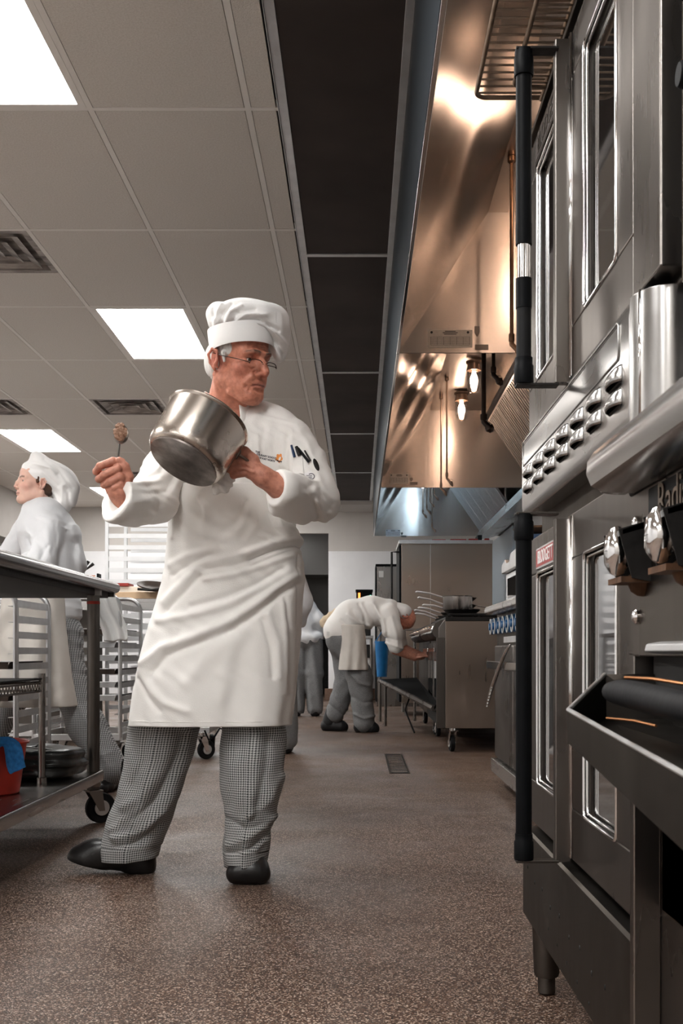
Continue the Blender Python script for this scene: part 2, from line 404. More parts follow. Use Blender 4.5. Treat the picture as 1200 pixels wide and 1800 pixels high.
# ---------------------------------------------------------------- perforated make-up air duct
PERF = bpy.data.materials.new('perforated_black_panel'); PERF.use_nodes = True
def _perf():
    nt = PERF.node_tree; N = nt.nodes; L = nt.links; b = N['Principled BSDF']
    tc = N.new('ShaderNodeTexCoord'); v = N.new('ShaderNodeTexVoronoi'); v.inputs['Randomness'].default_value = 0; v.inputs['Scale'].default_value = 160
    L.new(tc.outputs['Object'], v.inputs['Vector']); r = N.new('ShaderNodeValToRGB'); r.color_ramp.elements[0].position = .38; r.color_ramp.elements[1].position = .44
    r.color_ramp.elements[0].color = (.002, .0015, .0015, 1); r.color_ramp.elements[1].color = (.06, .046, .040, 1)
    L.new(v.outputs['Distance'], r.inputs[0]); n = N.new('ShaderNodeTexNoise'); n.inputs['Scale'].default_value = 2; n.inputs['Detail'].default_value = 5; L.new(tc.outputs['Object'], n.inputs['Vector'])
    mx = N.new('ShaderNodeMix'); mx.data_type = 'RGBA'; mx.blend_type = 'MULTIPLY'; mx.inputs['Factor'].default_value = 1
    r2 = N.new('ShaderNodeValToRGB'); r2.color_ramp.elements[0].position = .3; r2.color_ramp.elements[0].color = (.6, .6, .6, 1); r2.color_ramp.elements[1].position = .7
    L.new(n.outputs['Fac'], r2.inputs[0]); L.new(r.outputs[0], mx.inputs['A']); L.new(r2.outputs[0], mx.inputs['B']); L.new(mx.outputs['Result'], b.inputs['Base Color'])
    b.inputs['Roughness'].default_value = .75; b.inputs['Specular IOR Level'].default_value = .2
_perf()
zd = CH+2.08
duct = thing('air_supply_duct', 'long overhead duct with black perforated panels between ceiling and hoods', 'air duct', (-.06, 8, zd))
MB().box(-.306, .184, .3, 15.3, zd+.012, ZC+.02).build('casing', STEELD, duct)
for x0, x1 in ((-.308, -.270), (.151, .184)):
    b = MB(); b.box(x0, x1, .3, 15.3, zd, zd+.012); b.box(x0 if x0 < 0 else x1-.003, x0+.003 if x0 < 0 else x1, .3, 15.3, zd-.012, zd+.012)
    b.build('rail', ALU, duct, bevel=.001)
ys = [1.09, 3.44, 5.79, 8.22, 10.53, 12.81, 15.2]
for a, c in zip(ys[:-1], ys[1:]):
    MB().box(-.270, .151, a+.02, c-.02, zd+.004, zd+.01).build('perforated_panel', PERF, duct)
    MB().box(-.275, .156, c-.018, c+.018, zd-.002, zd+.008).build('cross_bar', ALU, duct, bevel=.001)
# dark strip standing in for the shaded gap beside the hood
struct(MB().box(.184, .20, .3, 13.6, CH+2.0, ZC+.03).build('trim_2', DARK))
MB_end = MB().box(-.33, .2, 15.2, 16.0, zd-.05, ZC+.02); struct(MB_end.build('trim_3', WALLG))
# floor drain
dr = thing('floor_drain', 'dark rectangular drain cover set in the aisle floor', 'drain', (P(698, 1343, 7)).to_tuple())
x0, y0 = (675-VX)/F*7.55, 7.55; p = lambda px, py: Vector(((px-VX)/F*(F*CH/(py-VY)), F*CH/(py-VY), 0))
A = [p(674, 1326), p(706, 1326), p(721, 1360), p(686, 1360)]
x0 = (A[0].x+A[3].x)/2; x1 = (A[1].x+A[2].x)/2; y1 = A[0].y; y0 = A[2].y
dr.location = ((x0+x1)/2, (y0+y1)/2, 0)
b = MB(); f = .012
for q in ((x0, x1, y0, y0+f), (x0, x1, y1-f, y1), (x0, x0+f, y0+f, y1-f), (x1-f, x1, y0+f, y1-f)): b.box(*q, 0, .004)
b.build('rim', STEELD, dr)
b = MB(); n = 14
for i in range(n):
    yy = y0+f+(y1-y0-2*f)*(i+.5)/n; b.box(x0+f, x1-f, yy-.009, yy+.009, 0, .003)
b.build('grate', IRON, dr)
# ================================================================ DOUBLE STACK CONVECTION OVENS
REDB = mat('red_badge', (.33, .02, .015), .35)
BADGED = mat('dark_badge', (.05, .035, .03), .4, .6)
def oven(dz, label, badge, lower):
    t = thing('convection_oven', label, 'oven', (.8, 1.85, 0 if lower else 1.155), 'stacked convection ovens')
    yf, yn = 2.325, (1.375 if lower else 1.307)
    b = MB()
    b.box(.386, 1.30, yn, yf, .345+dz, (1.149+dz) if lower else 1.765)
    if not lower: b.box(.357, .386, yn, 1.436, .352+dz, 1.765); 
    b.box(.386, .40, yn, yf, .34+dz, .352+dz)
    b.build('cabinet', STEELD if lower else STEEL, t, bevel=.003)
    if lower:
        # louvred upper front panel with rounded near corner, wrapping round to the side
        b = MB()
        prof = [(.386, .985), (.352, .985), (.345, .993), (.343, 1.0), (.343, 1.128), (.350, 1.150), (.356, 1.153), (.3565, 1.149), (.386, 1.149)]
        b.prism(prof, 'y', 1.40, 2.318)
        arc = []
        for i in range(7):
            a = math.pi/2*i/6; arc.append((.388-.045*math.cos(a), 1.40-.06*math.sin(a)))
        poly = arc+[(.70, 1.34), (.70, 1.40)]
        b.prism([(q[0], q[1]) for q in poly], 'z', .985, 1.149)
        b.build('louvred_panel', STEELH, t, smooth='auto', bevel=.002)
        r = MB()
        for k in range(3): r.tube([(.352+.018*k, 1.372-.009*k, .99), (.352+.018*k, 1.372-.009*k, 1.15)], .0045, 8)
        r.build('corner_bead', CHROME, t, smooth=True)
        m = MB(); 
        m.tube([(.3425, 2.295, 1.135), (.3425, 2.300, 1.13), (.3425, 2.300, 1.09), (.3425, 2.295, 1.086), (.3425, 1.46, 1.086), (.3425, 1.455, 1.09), (.3425, 1.455, 1.13), (.3425, 1.46, 1.135)], .0016, 6, closed=True)
        m.build('panel_emboss', STEELH, t, smooth=True)
        for z in (1.0645, 1.034):
            for k in range(7):
                y = 2.256-.124*k; L = MB()
                # scooped louvre: bulging hood open at the bottom
                g = []
                for i in range(7):
                    u = i/6; row = []
                    for j in range(7):
                        vv = j/6; h = math.sin(math.pi*vv)**.6*(1-u)**.0*math.sin(math.pi*(.12+.5*u))
                        row.append(Vector((.3428-.0125*h*(1 if u < .999 else .9), y-.074*vv, z+.0105-.021*u)))
                    g.append(row)
                L.sheet(g); L.build('louvre', STEELH, t, smooth=True, solid=.0015)
                MB().box(.3415, .3432, y-.070, y-.004, z-.0125, z-.0095).build('louvre_slot', DARK, t)
        # base stand with legs
        b = MB(); b.prism([(.372, .335), (.351, .335), (.346, .331), (.345, .325), (.345, .155), (.352, .148), (.372, .148)], 'y', 1.36, 2.316)
        b.prism([(.345+.06*(1-math.cos(a)), 1.36-.02*math.sin(a)) for a in (0, .4, .8, 1.2, 1.57)]+[(1.28, 1.34), (1.28, 1.36), (.345, 1.36)], 'z', .148, .335)
        b.box(.372, 1.28, 1.36, 2.316, .325, .335)
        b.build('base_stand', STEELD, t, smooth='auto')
        for k in range(9):
            y = 2.25-.088*k; bl = MB(); bl.lathe((.3455, y, .262-.01*(k % 2)-.004*k), (-1, 0, 0), [(.005, 0), (.004, .0012), (0, .0018)], 10)
            bl.build('rivet', IRON, t, smooth=True)
            if k > 2: bl = MB(); bl.lathe((.3455, y+.02, .215-.006*k), (-1, 0, 0), [(.004, 0), (.003, .001), (0, .0015)], 10); bl.build('rivet', IRON, t, smooth=True)
        for (x, y) in ((.385, 2.262), (1.2, 2.262), (.40, 1.44), (1.2, 1.44)):
            L = MB(); L.lathe((x, y, 0), (0, 0, 1), [(.015, 0), (.018, .004), (.018, .035), (.024, .037), (.026, .044), (.030, .15)], 24)
            L.build('leg', STEELD, t, smooth='auto')
    else:
        b = MB(); b.box(.355, 1.30, yn, yf, 1.762, 1.772); b.build('top_cap', STEELD, t, bevel=.002)
    # doors
    def door(y0, y1, wy0, wy1, bd):
        d = MB(); z0, z1 = .352+dz, .932+dz; wz0, wz1 = .438+dz, .857+dz; x0, x1 = .357, .385
        d.box(x0, x1, y0, y1, z0, wz0); d.box(x0, x1, y0, y1, wz1, z1); d.box(x0, x1, y0, wy0, wz0, wz1); d.box(x0, x1, wy1, y1, wz0, wz1)
        o = d.build('door', STEEL, t, bevel=.003)
        g = MB(); g.box(.3665, .370, wy0, wy1, wz0, wz1); g.build('window', GLASS, o)
        c = .012
        for e, r in ((0, .0032), (.007, .0025)):
            f = MB(); a0, a1, c0, c1 = wy0+e, wy1-e, wz0+e, wz1-e
            pts = []
            for (cy, cz, s0) in ((a0+c, c0+c, 180), (a1-c, c0+c, 270), (a1-c, c1-c, 0), (a0+c, c1-c, 90)):
                for k in range(5):
                    a = math.radians(s0+22.5*k); pts.append((.3565+.004*(e > 0), cy+c*math.cos(a), cz+c*math.sin(a)))
            f.tube(pts, r, 8, closed=True); f.build('window_trim', CHROME, o, smooth=True)
        return o
    far = door(1.875, 2.312, 1.965, 2.20, True)
    near = door(1.436, 1.858, 1.525, 1.745, False)
    # gasket between doors
    MB().box(.372, .386, 1.856, 1.877, .352+dz, .932+dz).build('door_gasket', DARK, t)
    g = MB()
    for y in (1.853, 1.842): g.tube([(.355, y, .356+dz), (.355, y, .928+dz)], .003, 8)
    g.build('edge_bead', CHROME, near, smooth=True)
    # badge
    if lower:
        bd = MB().box(.3545, .357, 1.985, 2.208, .864, .905).build('name_badge', ALU, far, bevel=.001)
        MB().box(.354, .3548, 1.990, 2.203, .868, .901).build('badge_field', REDB, bd)
        text_mesh('badge_lettering', 'BLODGETT', .036, axes((.3538, 2.096, .884), (0, -1, 0), (0, 0, 1)), WHITEP, bd, xs=.92, bold=.0001)
    else:
        bd = MB().box(.3545, .357, 1.930, 2.215, .868+dz, .918+dz).build('name_badge', STEELD, far, bevel=.001)
        MB().box(.354, .3548, 1.936, 2.208, .873+dz, .913+dz).build('badge_field', BADGED, bd)
        text_mesh('badge_lettering', 'BLODGETT', .046, axes((.3538, 2.07, .892+dz), (0, -1, 0), (0, 0, 1)), STEELD, bd, xs=.95)
    # handle mounting strip and bar
    h = MB(); h.box(.330, .357, 1.852, 1.874, .347+dz, .925+dz); h.build('handle_strip', STEEL, far, bevel=.002)
    z0, z1 = .353+dz, .930+dz
    if not lower: z0, z1 = 1.152, 1.709
    hb = MB(); hx, hy, R = .2775, 1.855, .0125
    bar = MB(); bar.cyl((hx, hy, z0+.004), (hx, hy, z1-.004), R*.88, n=24)
    bo = bar.build('door_handle', CHROME, t, smooth='auto')
    s = MB()
    if lower: s.cyl((hx, hy, z0+.004), (hx, hy, z1-.004), R*1.08, n=24)
    else:
        s.cyl((hx, hy, z1-.30), (hx, hy, z1), R*1.06, n=24)
    s.build('black_sleeve', BLACK, bo, smooth='auto')
    if not lower:
        s = MB(); s.cyl((hx, hy, z0), (hx, hy, z0+.165), R*1.0, n=24); s.build('black_sleeve', RUBBER, bo, smooth='auto')
        s = MB(); s.cyl((hx, hy, z0+.125), (hx, hy, z0+.175), R*1.08, n=24); s.build('torn_sleeve_end', BLACK, bo, smooth='auto')
        s = MB(); s.cyl((hx, hy, z1-.325), (hx, hy, z1-.29), R*1.1, n=24); s.build('torn_sleeve_end', BLACK, bo, smooth='auto')
    for (a, c) in ((z0-.002, z0+.042), (z1-.042, z1+.002)):
        s = MB(); s.lathe((hx, hy, a), (0, 0, 1), [(0, 0), (R*1.25, 0), (R*1.32, .003), (R*1.32, .030), (R*1.18, .033), (R*1.18, c-a), (0, c-a)], 24); s.build('end_cap', BLACK, bo, smooth='auto')
    for z in (z0-.004, z1-.002+.004):
        s = MB(); s.box(hx-.014, .335, hy-.011, hy+.014, z-.0022, z+.0022); s.build('handle_bracket', STEELD if lower else IRON, bo, bevel=.001)
    return t
oven(0.0, 'lower steel convection oven with red name badge and louvred panel above its doors', 'red', True)
oven(0.805, 'upper steel convection oven with worn black handle sleeve showing bare metal', 'dark', False)
# wire racks lying on the upper oven
def wire_rack(x0, x1, y0, y1, z, label, n, dirx=1):
    t = thing('wire_rack', label, 'oven rack', ((x0+x1)/2, (y0+y1)/2, z), 'wire racks on the upper oven')
    r = .0045; c = .02
    pts = []
    for (cx, cy, s0) in ((x0+c, y0+c, 180), (x1-c, y0+c, 270), (x1-c, y1-c, 0), (x0+c, y1-c, 90)):
        for k in range(5):
            a = math.radians(s0+22.5*k); pts.append((cx+c*math.cos(a), cy+c*math.sin(a), z))
    b = MB(); b.tube(pts, r, 10, closed=True); b.build('rim', BRASS2, t, smooth=True)
    b = MB(); b.cyl((x0+.13, y0, z-.004), (x0+.13, y1, z-.004), r*.95); b.cyl((x0+.36, y0, z-.004), (x0+.36, y1, z-.004), r*.95); b.build('cross_support', BRASS2, t, smooth='auto')
    b = MB()
    for k in range(n):
        y = y0+(y1-y0)*(k+.5)/n; b.cyl((x0, y, z+.003), (x1, y, z+.003), .0022, n=8)
    o = b.build('wires', BRASS2, t, smooth='auto'); o['kind'] = 'stuff'
BRASS2 = mat('browned_rack_wire', (.42, .33, .26), .3, 1, var=.4, vscale=30)
wire_rack(.232, .80, 1.42, 2.19, 1.80, 'brown wire rack jutting out over the aisle from the upper oven', 30)
wire_rack(.297, .86, 1.43, 2.12, 1.785, 'second wire rack lying under the jutting wire rack', 30)
# ================================================================ NEAR RADIANT BROILER RANGE
rg = thing('broiler_range', 'near steel broiler range with thick front rail, blue badge and chrome gas knobs', 'range', (.7, .78, 0))
b = MB(); b.box(.300, 1.15, .30, 1.222, .695, .872); b.box(.33, 1.15, .30, 1.222, .10, .66)
b.box(.300, .33, 1.205, 1.222, .10, .70); b.build('body', STEEL, rg, bevel=.002)
b = MB()
b.prism([(.30, .872), (.262, .874), (.252, .880), (.247, .892), (.248, .906), (.256, .918), (.30, .926)], 'y', .28, 1.20)
b.prism([(.300, 1.20), (.262, 1.20), (.268, 1.225), (.285, 1.238), (.300, 1.24)], 'z', .876, .922)
b.build('front_rail', STEELH, rg, smooth='auto', bevel=.002)
MB().box(.30, 1.15, .28, 1.23, .872, .922).build('cooktop', IRON, rg, bevel=.004)
bd = MB().box(.2955, .3005, .72, 1.128, .815, .867).build('name_badge', BLACK, rg, bevel=.003)
MB().box(.2945, .2957, .73, 1.120, .819, .832).build('badge_band', mat('badge_blue', (.05, .12, .18), .35, .3), bd)
text_mesh('badge_lettering', 'Radiant', .050, axes((.2945, 1.015, .846), (0, -1, 0), (0, 0, 1)), STEELW, bd, xs=.95)
for (y, z) in ((1.185, .838), (1.185, .738)): b = MB(); b.lathe((.300, y, z), (-1, 0, 0), [(.008, 0), (.008, .003), (.005, .006), (0, .007)], 16); b.build('rivet', CHROME, rg, smooth='auto')
kn = None
for k, y in enumerate((1.165, 1.0, .835, .67)):
    z = .806+.0*k
    c = MB(); x = .300
    # square bezel hood around each valve
    c.prism([(x, z+.030), (x-.030, z+.020), (x-.030, z+.014), (x, z+.022)], 'y', y-.034, y+.034)
    for yy in (y-.034, y+.032): c.prism([(x, z+.030), (x-.034, z+.020), (x-.020, z-.030), (x, z-.034)], 'y', yy, yy+.002)
    vb = c.build('valve_bezel', IRON, rg, bevel=.0006)
    q = MB(); q.lathe((x, y, z-.032), (-.4, 0, -1), [(.012, -.008), (.017, 0), (.014, .008), (.008, .014), (0, .016)], 16); q.box(x-.03, x, y-.03, y+.03, z-.034, z-.028)
    q.build('rusty_bracket', mat('rusty_iron', (.12, .055, .025), .75, .3, var=.5, vscale=60, bump=.001, bscale=90), vb, smooth='auto')
    q = MB(); g = []
    prof = [(0.010, 0), (.014, .006), (.019, .010), (.021, .016), (.019, .022), (.013, .027), (0.0, .029)]
    # faceted chrome gem knob, taller than wide
    n = 10; vs = []; fs = []
    for (r, h) in prof:
        for i in range(n):
            a = 2*math.pi*i/n; kk = 1+.10*(i % 2)
            vs.append((x-.012-h, y+r*kk*math.cos(a)*.85, z+r*kk*math.sin(a)*1.25))
    for a in range(len(prof)-1):
        for i in range(n): fs.append((a*n+i, (a+1)*n+i, (a+1)*n+(i+1) % n, a*n+(i+1) % n))
    q.add(vs, fs); q.cyl((x, y, z), (x-.014, y, z), .008); q.build('gas_knob', CHROME, rg, bevel=.002, seg=2)
# drawer recess and drip drawer
MB().box(.318, .335, .3, 1.19, .655, .70).build('drawer_recess', DARK, rg)
b = MB(); b.prism([(.330, .715), (.286, .708), (.284, .700), (.330, .694)], 'y', .3, 1.10); b.build('drawer_lip', ALU, rg, bevel=.002)
b = MB(); b.box(.33, .34, .3, 1.20, .42, .66); b.build('lower_panel', DARK, rg)
# tray that juts out with upturned sides
b = MB()
g = [(.1995, 1.05, .644), (.200, 1.052, .613), (.212, .55, .606), (.212, .55, .640)]
A = Vector((.1995, 1.05, .645)); B = Vector((.262, 1.175, .676)); C = Vector((.206, .50, .612)); D = Vector((.33, .50, .668)); E_ = Vector((.33, 1.19, .676))
A2 = A-Vector((0, 0, .030)); C2 = C-Vector((0, 0, .055)); B2 = Vector((.262, 1.17, .628)); D2 = Vector((.33, .50, .60)); E2 = Vector((.33, 1.17, .628))
b.add([A, B, E_, D, C, A2, B2, E2, D2, C2], [(0, 5, 6, 1), (1, 6, 7, 2), (0, 4, 9, 5), (5, 9, 8, 7, 6)])
b.build('drip_tray', STEELD, rg, solid=.003, fix=False)
b = MB(); b.tube([B, A, C], .0022, 8); b.build('tray_rim', ALU, rg, smooth='auto')
for (x, y) in ((.352, 1.14), (.352, .42), (1.05, 1.14), (1.05, .42)):
    b = MB(); b.lathe((x, y, 0), (0, 0, 1), [(.016, 0), (.019, .01), (.019, .06), (.0165, .062), (.0165, .60)], 24); b.build('leg', STEELH, rg, smooth='auto')
pn = thing('broiler_pan_handle', 'black rubber grip of a pan resting on the near drip tray', 'pan handle', (.26, .9, .66))
b = MB(); pts = [Vector((.238, 1.06, .662)), Vector((.240, 1.03, .663)), Vector((.245, .97, .662)), Vector((.252, .88, .657)), Vector((.258, .74, .655))]
b.tube(pts, [.007, .0125, .0135, .0130, .012], 14); b.build('grip', RUBBER, pn, smooth=True, subd=1)
b = MB(); b.tube([(.250, 1.035, .676), (.256, .96, .6765), (.266, .88, .6735), (.275, .80, .668)], .0016, 8); b.tube([(.225, 1.0, .640), (.232, .93, .642), (.237, .88, .641)], .0012, 6); b.build('copper_edge', mat('copper', (.75, .36, .18), .3, 1), pn, smooth='auto')
# salamander above the range (right edge)
sm = thing('salamander_broiler', 'dark steel overhead broiler with black round knobs at right edge', 'broiler', (.8, .8, 1.12))
b = MB(); b.box(.372, 1.1, .30, 1.235, 1.118, 1.9); b.build('cabinet', STEEL, sm, bevel=.004)
b = MB(); b.box(.366, .372, .30, 1.250, 1.118, 1.9); b.build('front_edge', CHROME, sm, bevel=.001)
for z in (1.41, 1.315):
    b = MB(); b.lathe((.366, 1.175, z), (-1, 0, 0), [(.018, 0), (.018, .004), (.015, .005), (.0145, .022), (.012, .026), (0, .026)], 24); b.build('knob', BLACK, sm, smooth='auto')
b = MB(); b.box(.40, 1.10, 1.236, 1.30, 1.0, 1.9); b.build('side_gap_shade', DARK, sm)  # dark block set in the gap to stand in for its shade
# ================================================================ EXHAUST HOODS
xb, zb, zt, xt, xw = .18, CH+1.406, 2.765, .602, 1.77
ends = [.9, 5.19, 9.44, 13.37]
hl = ['nearest exhaust hood with dark brownish sloping panel above the ovens', 'middle exhaust hood holding two glowing jar lights', 'farthest exhaust hood with cool bluish light inside']
NOZ = mat('nozzle_steel', (.30, .22, .17), .35, .9)
def jar(h, x, y, parent_label, warm, strength):
    z = zt-.012
    t = thing('hood_light', parent_label, 'light', (x, y, z), 'jar lights under the hoods')
    b = MB(); b.lathe((x, y, z), (0, 0, -1), [(.0, 0), (.058, 0), (.058, .012), (.046, .016), (.046, .05), (.053, .052), (.053, .066), (.048, .068)], 28); b.build('socket', NOZ, t, smooth='auto')
    g = JARG
    b = MB(); b.lathe((x, y, z), (0, 0, -1), [(.040, .064), (.047, .075), (.048, .165), (.044, .195), (.030, .218), (0, .226)], 28); b.build('glass_jar', g, t, smooth=True)
    e = mat('warm_bulb' if warm else 'cool_bulb', (1, 1, 1), .5, emis=(1, .67, .49) if warm else (.55, .78, 1), estr=strength)
    b = MB(); b.lathe((x, y, z), (0, 0, -1), [(.012, .068), (.013, .085), (.024, .11), (.028, .135), (.024, .158), (.012, .172), (0, .176)], 20); b.build('bulb', e, t, smooth=True)
for i in range(3):
    y0, y1 = ends[i]+.004, ends[i+1]
    t = thing('exhaust_hood', hl[i], 'exhaust hood', (1, (y0+y1)/2, zb), 'kitchen exhaust hoods')
    # outer face
    b = MB(); b.box(xb, xb+.004, y0, y1, zb, ZC+.02); b.build('front_face', STEELB, t, bevel=.0005)
    # inner sloping front panel
    g = []; rr = random.Random(i)
    for a in range(25):
        u = a/24; row = []
        for c in range(61):
            v = c/60; x = xb+.006+(xt-xb)*u; z = zb+.004+(zt-zb-.004)*u
            bulge = math.sin(math.pi*u)*(.022*math.sin(v*9+i)+.012*math.sin(v*21+3*u+i*2))*(1 if i else .5)
            row.append(Vector((x+bulge, y0+.003+(y1-y0-.006)*v, z-bulge*.6)))
        g.append(row)
    b = MB(); b.sheet(g); b.build('sloped_panel', HOODW if i != 0 else HOODS, t, smooth=True, fix=False)
    b = MB(); b.box(xb-.002, xb+.012, y0, y1, zb-.004, zb+.012); b.build('lower_rim', CHROME, t, bevel=.002)
    b = MB(); b.box(xt-.01, 1.12, y0, y1, zt, zt+.01); b.build('top_panel', HOODS, t)
    # end panels (far and near)
    for yy, nm in ((y1-.004, 'far_end_panel'), (y0, 'near_end_panel')):
        if i == 0 and nm[0] == 'n': continue
        b = MB(); b.prism([(xb+.002, zb), (xw, zb-.0), (xw, ZC), (xb+.002, ZC)], 'y', yy, yy+.004)
        b.build(nm, HOODS, t)
    # filters: sloping bank with baffles
    fx0, fz0, fx1, fz1 = 1.105, 2.70, 1.50, 2.13
    d = Vector((fx1-fx0, 0, fz1-fz0)); L = d.length; d.normalize(); nrm = Vector((d.z, 0, -d.x))
    nfl = 8; fl = (y1-y0-.02)/nfl
    for k in range(nfl):
        if k not in ((4, 5, 6, 7) if i == 0 else (3, 4, 5, 6, 7)): continue
        ya = y0+.01+fl*k; f = MB()
        M = Matrix((d, Vector((0, 1, 0)), nrm)).transposed().to_4x4(); M.translation = Vector((fx0, ya, fz0))
        f.box(0, .03, .002, fl-.002, -.012, .012, M); f.box(L-.03, L, .002, fl-.002, -.012, .012, M)
        f.box(.03, L-.03, .002, .014, -.012, .012, M); f.box(.03, L-.03, fl-.014, fl-.002, -.012, .012, M)
        fr = f.build('filter', ALU, t, bevel=.001)
        s = MB(); n = 8
        for q in range(n):
            c = .016+(fl-.032)*(q+.5)/n; s.box(.03, L-.03, c-.013, c+.010, .006, .012, M); s.box(.03, L-.03, c-.015, c-.013, -.008, .012, M)
        s.build('baffles', ALU, fr)
        s = MB(); s.box(.03, L-.03, .014, fl-.014, -.012, -.010, M); s.build('filter_gap_shade', DARK, fr)  # dark sheet behind the baffles, painting shade into the gaps
    b = MB(); b.box(fx0-.05, fx0+.02, y0, y1, fz0-.02, zt); b.build('filter_top_rail', HOODS, t)
    b = MB(); b.prism([(fx1-.05, fz1+.03), (fx1-.05, fz1-.06), (fx1+.05, fz1-.06), (xw, zb+.03), (xw, zb+.3), (fx1+.01, fz1+.06), (fx1+.0, fz1+.0)], 'y', y0, y1-.005)
    b.build('grease_gutter', STEELH, t, bevel=.002)
    # rating plate on the end panel
    px = [(752, 830, 580, 611), (685, 718, 833, 850), (678, 703, 931, 943)][i]; Y = y1-.006
    a = P(px[0], px[3], Y); c = P(px[1], px[2], Y)
    pl = MB().box(a.x, c.x, Y-.001, Y+.002, a.z, c.z).build('rating_plate', PLATE if i < 2 else mat('white_plate', (.7, .74, .78), .4), t)
    w_ = c.x-a.x; h_ = c.z-a.z; s = MB()
    for q in range(6): s.box(a.x+.06*w_, c.x-.06*w_, Y-.0016, Y-.001, a.z+h_*(.15+.09*q)-.0006, a.z+h_*(.15+.09*q)+.0006)
    for q in range(7): xx = a.x+w_*(.06+.88*q/6); s.box(xx-.0006, xx+.0006, Y-.0016, Y-.001, a.z+h_*.15, a.z+h_*.6)
    for q, (u0, u1) in enumerate(((.38, .62), (.33, .67), (.36, .64))): s.box(a.x+w_*u0, a.x+w_*u1, Y-.0016, Y-.001, a.z+h_*(.92-.08*q)-.0016, a.z+h_*(.92-.08*q)+.0016)
    for u in (.08, .9): s.lathe((a.x+w_*u, Y-.001, a.z+h_*.86), (0, -1, 0), [(0, 0), (.006, 0), (.006, .0006), (0, .0006)], 12)
    s.build('plate_print', INK, pl)
    e = MB(); e.prism([(c.x+.01, a.z+.10*(1 if i == 0 else .5)), (c.x+.034, a.z+.10*(1 if i == 0 else .5)), (c.x+.034, a.z+.07*(1 if i == 0 else .4)), (c.x+.022, a.z+.05*(1 if i == 0 else .3)), (c.x+.01, a.z+.07*(1 if i == 0 else .4))], 'y', Y-.001, Y); e.build('inspection_sticker', STEELD, t); e = MB(); e.box(c.x+.012, c.x+.075, Y-.001, Y, a.z-.01, a.z+.014)
    e.build('inspection_sticker', STEELD, t)
# a light leak dent on the nearest sloping panel
jar(0, .815, 7.80, 'larger glowing jar light under the middle hood, beside the dark pipe', True, BULB)
jar(0, .815, 8.74, 'glowing jar light nearest the far end of the middle hood', True, BULB)
jar(0, .82, 6.7, 'hood jar light hidden behind the near hood end panel', True, BULB*.7)
jar(0, .82, 4.35, 'jar light of the nearest hood behind the upper oven', True, BULB*.035)
jar(0, .82, 3.2, 'jar light of the nearest hood above the upper oven', True, BULB*.008)
jar(0, .72, 11.3, 'unseen cool white bulb added to light the farthest hood', False, COOLBULB)  # hidden bulbs added for the cool glow in this hood
jar(0, .72, 12.4, 'second unseen cool white bulb added to light the farthest hood', False, COOLBULB)
# fire suppression drops
def drop(px, py0, py1, Y, r, label, bent=True, m=NOZ):
    a = P(px, py0, Y); c = P(px, py1, Y)
    t = thing('suppression_pipe', label, 'pipe', a.to_tuple(), 'fire suppression drop pipes')
    b = MB(); b.cyl((a.x, Y, zt), (c.x, Y, c.z), r, n=14)
    b.lathe((a.x, Y, zt-.01), (0, 0, 1), [(r, -.02), (r*2.2, -.012), (r*2.2, .008), (r, .010)], 16); b.build('drop', m, t, smooth='auto')
    b = MB(); b.lathe(c, (0, 0, -1), [(r, -.03), (r*1.6, -.03), (r*1.6, .0), (r*1.2, .004), (r*1.2, .012)], 14)
    q = c+Vector((0, 0, -.012)); e = q+Vector((.03, -.01, -.035))
    b.tube([c, q, (q+e)/2, e], r*1.3, 12); b.build('elbow', BRASS if m == BRASS else m, t, smooth='auto')
    b = MB(); b.lathe(e, Vector((.5, -.1, -1)), [(r*1.2, -.01), (r*2.0, -.008), (r*2.0, .012), (r*1.3, .02), (r*.8, .03), (0, .03)], 14); b.build('nozzle', m, t, smooth='auto')
    b = MB(); b.tube([e+Vector((.018*math.cos(k*.6), 0, .018*math.sin(k*.6)+.01)) for k in range(9)], .0015, 6); b.build('cap_ring', m, t, smooth='auto')
dk = mat('dark_pipe', (.05, .035, .028), .4, .8, var=.4, vscale=20)
drop(867, 500, 655, 6.0, .010, 'short dark suppression pipe ending beside upper oven handle', m=dk)
drop(850, 500, 738, 6.3, .013, 'thick dark suppression pipe in front of the jar lights', m=dk)
drop(775, 716, 856, 8.9, .007, 'thin steel drop pipe left of the pair in the middle hood')
drop(785, 694, 838, 8.3, .007, 'thin steel drop pipe right of the pair in the middle hood')
drop(899, 330, 600, 4.6, .008, 'coppery drop pipe close beside the upper oven handle', m=BRASS)
drop(743, 840, 900, 12.6, .007, 'leftmost drop pipe under the farthest hood'); drop(750, 840, 893, 12.2, .007, 'second drop pipe under the farthest hood')
drop(756, 840, 880, 12.0, .007, 'third short drop pipe under the farthest hood'); drop(759, 840, 925, 12.9, .007, 'longest drop pipe under the farthest hood'); drop(763, 840, 868, 11.8, .007, 'rightmost short drop pipe under the farthest hood')
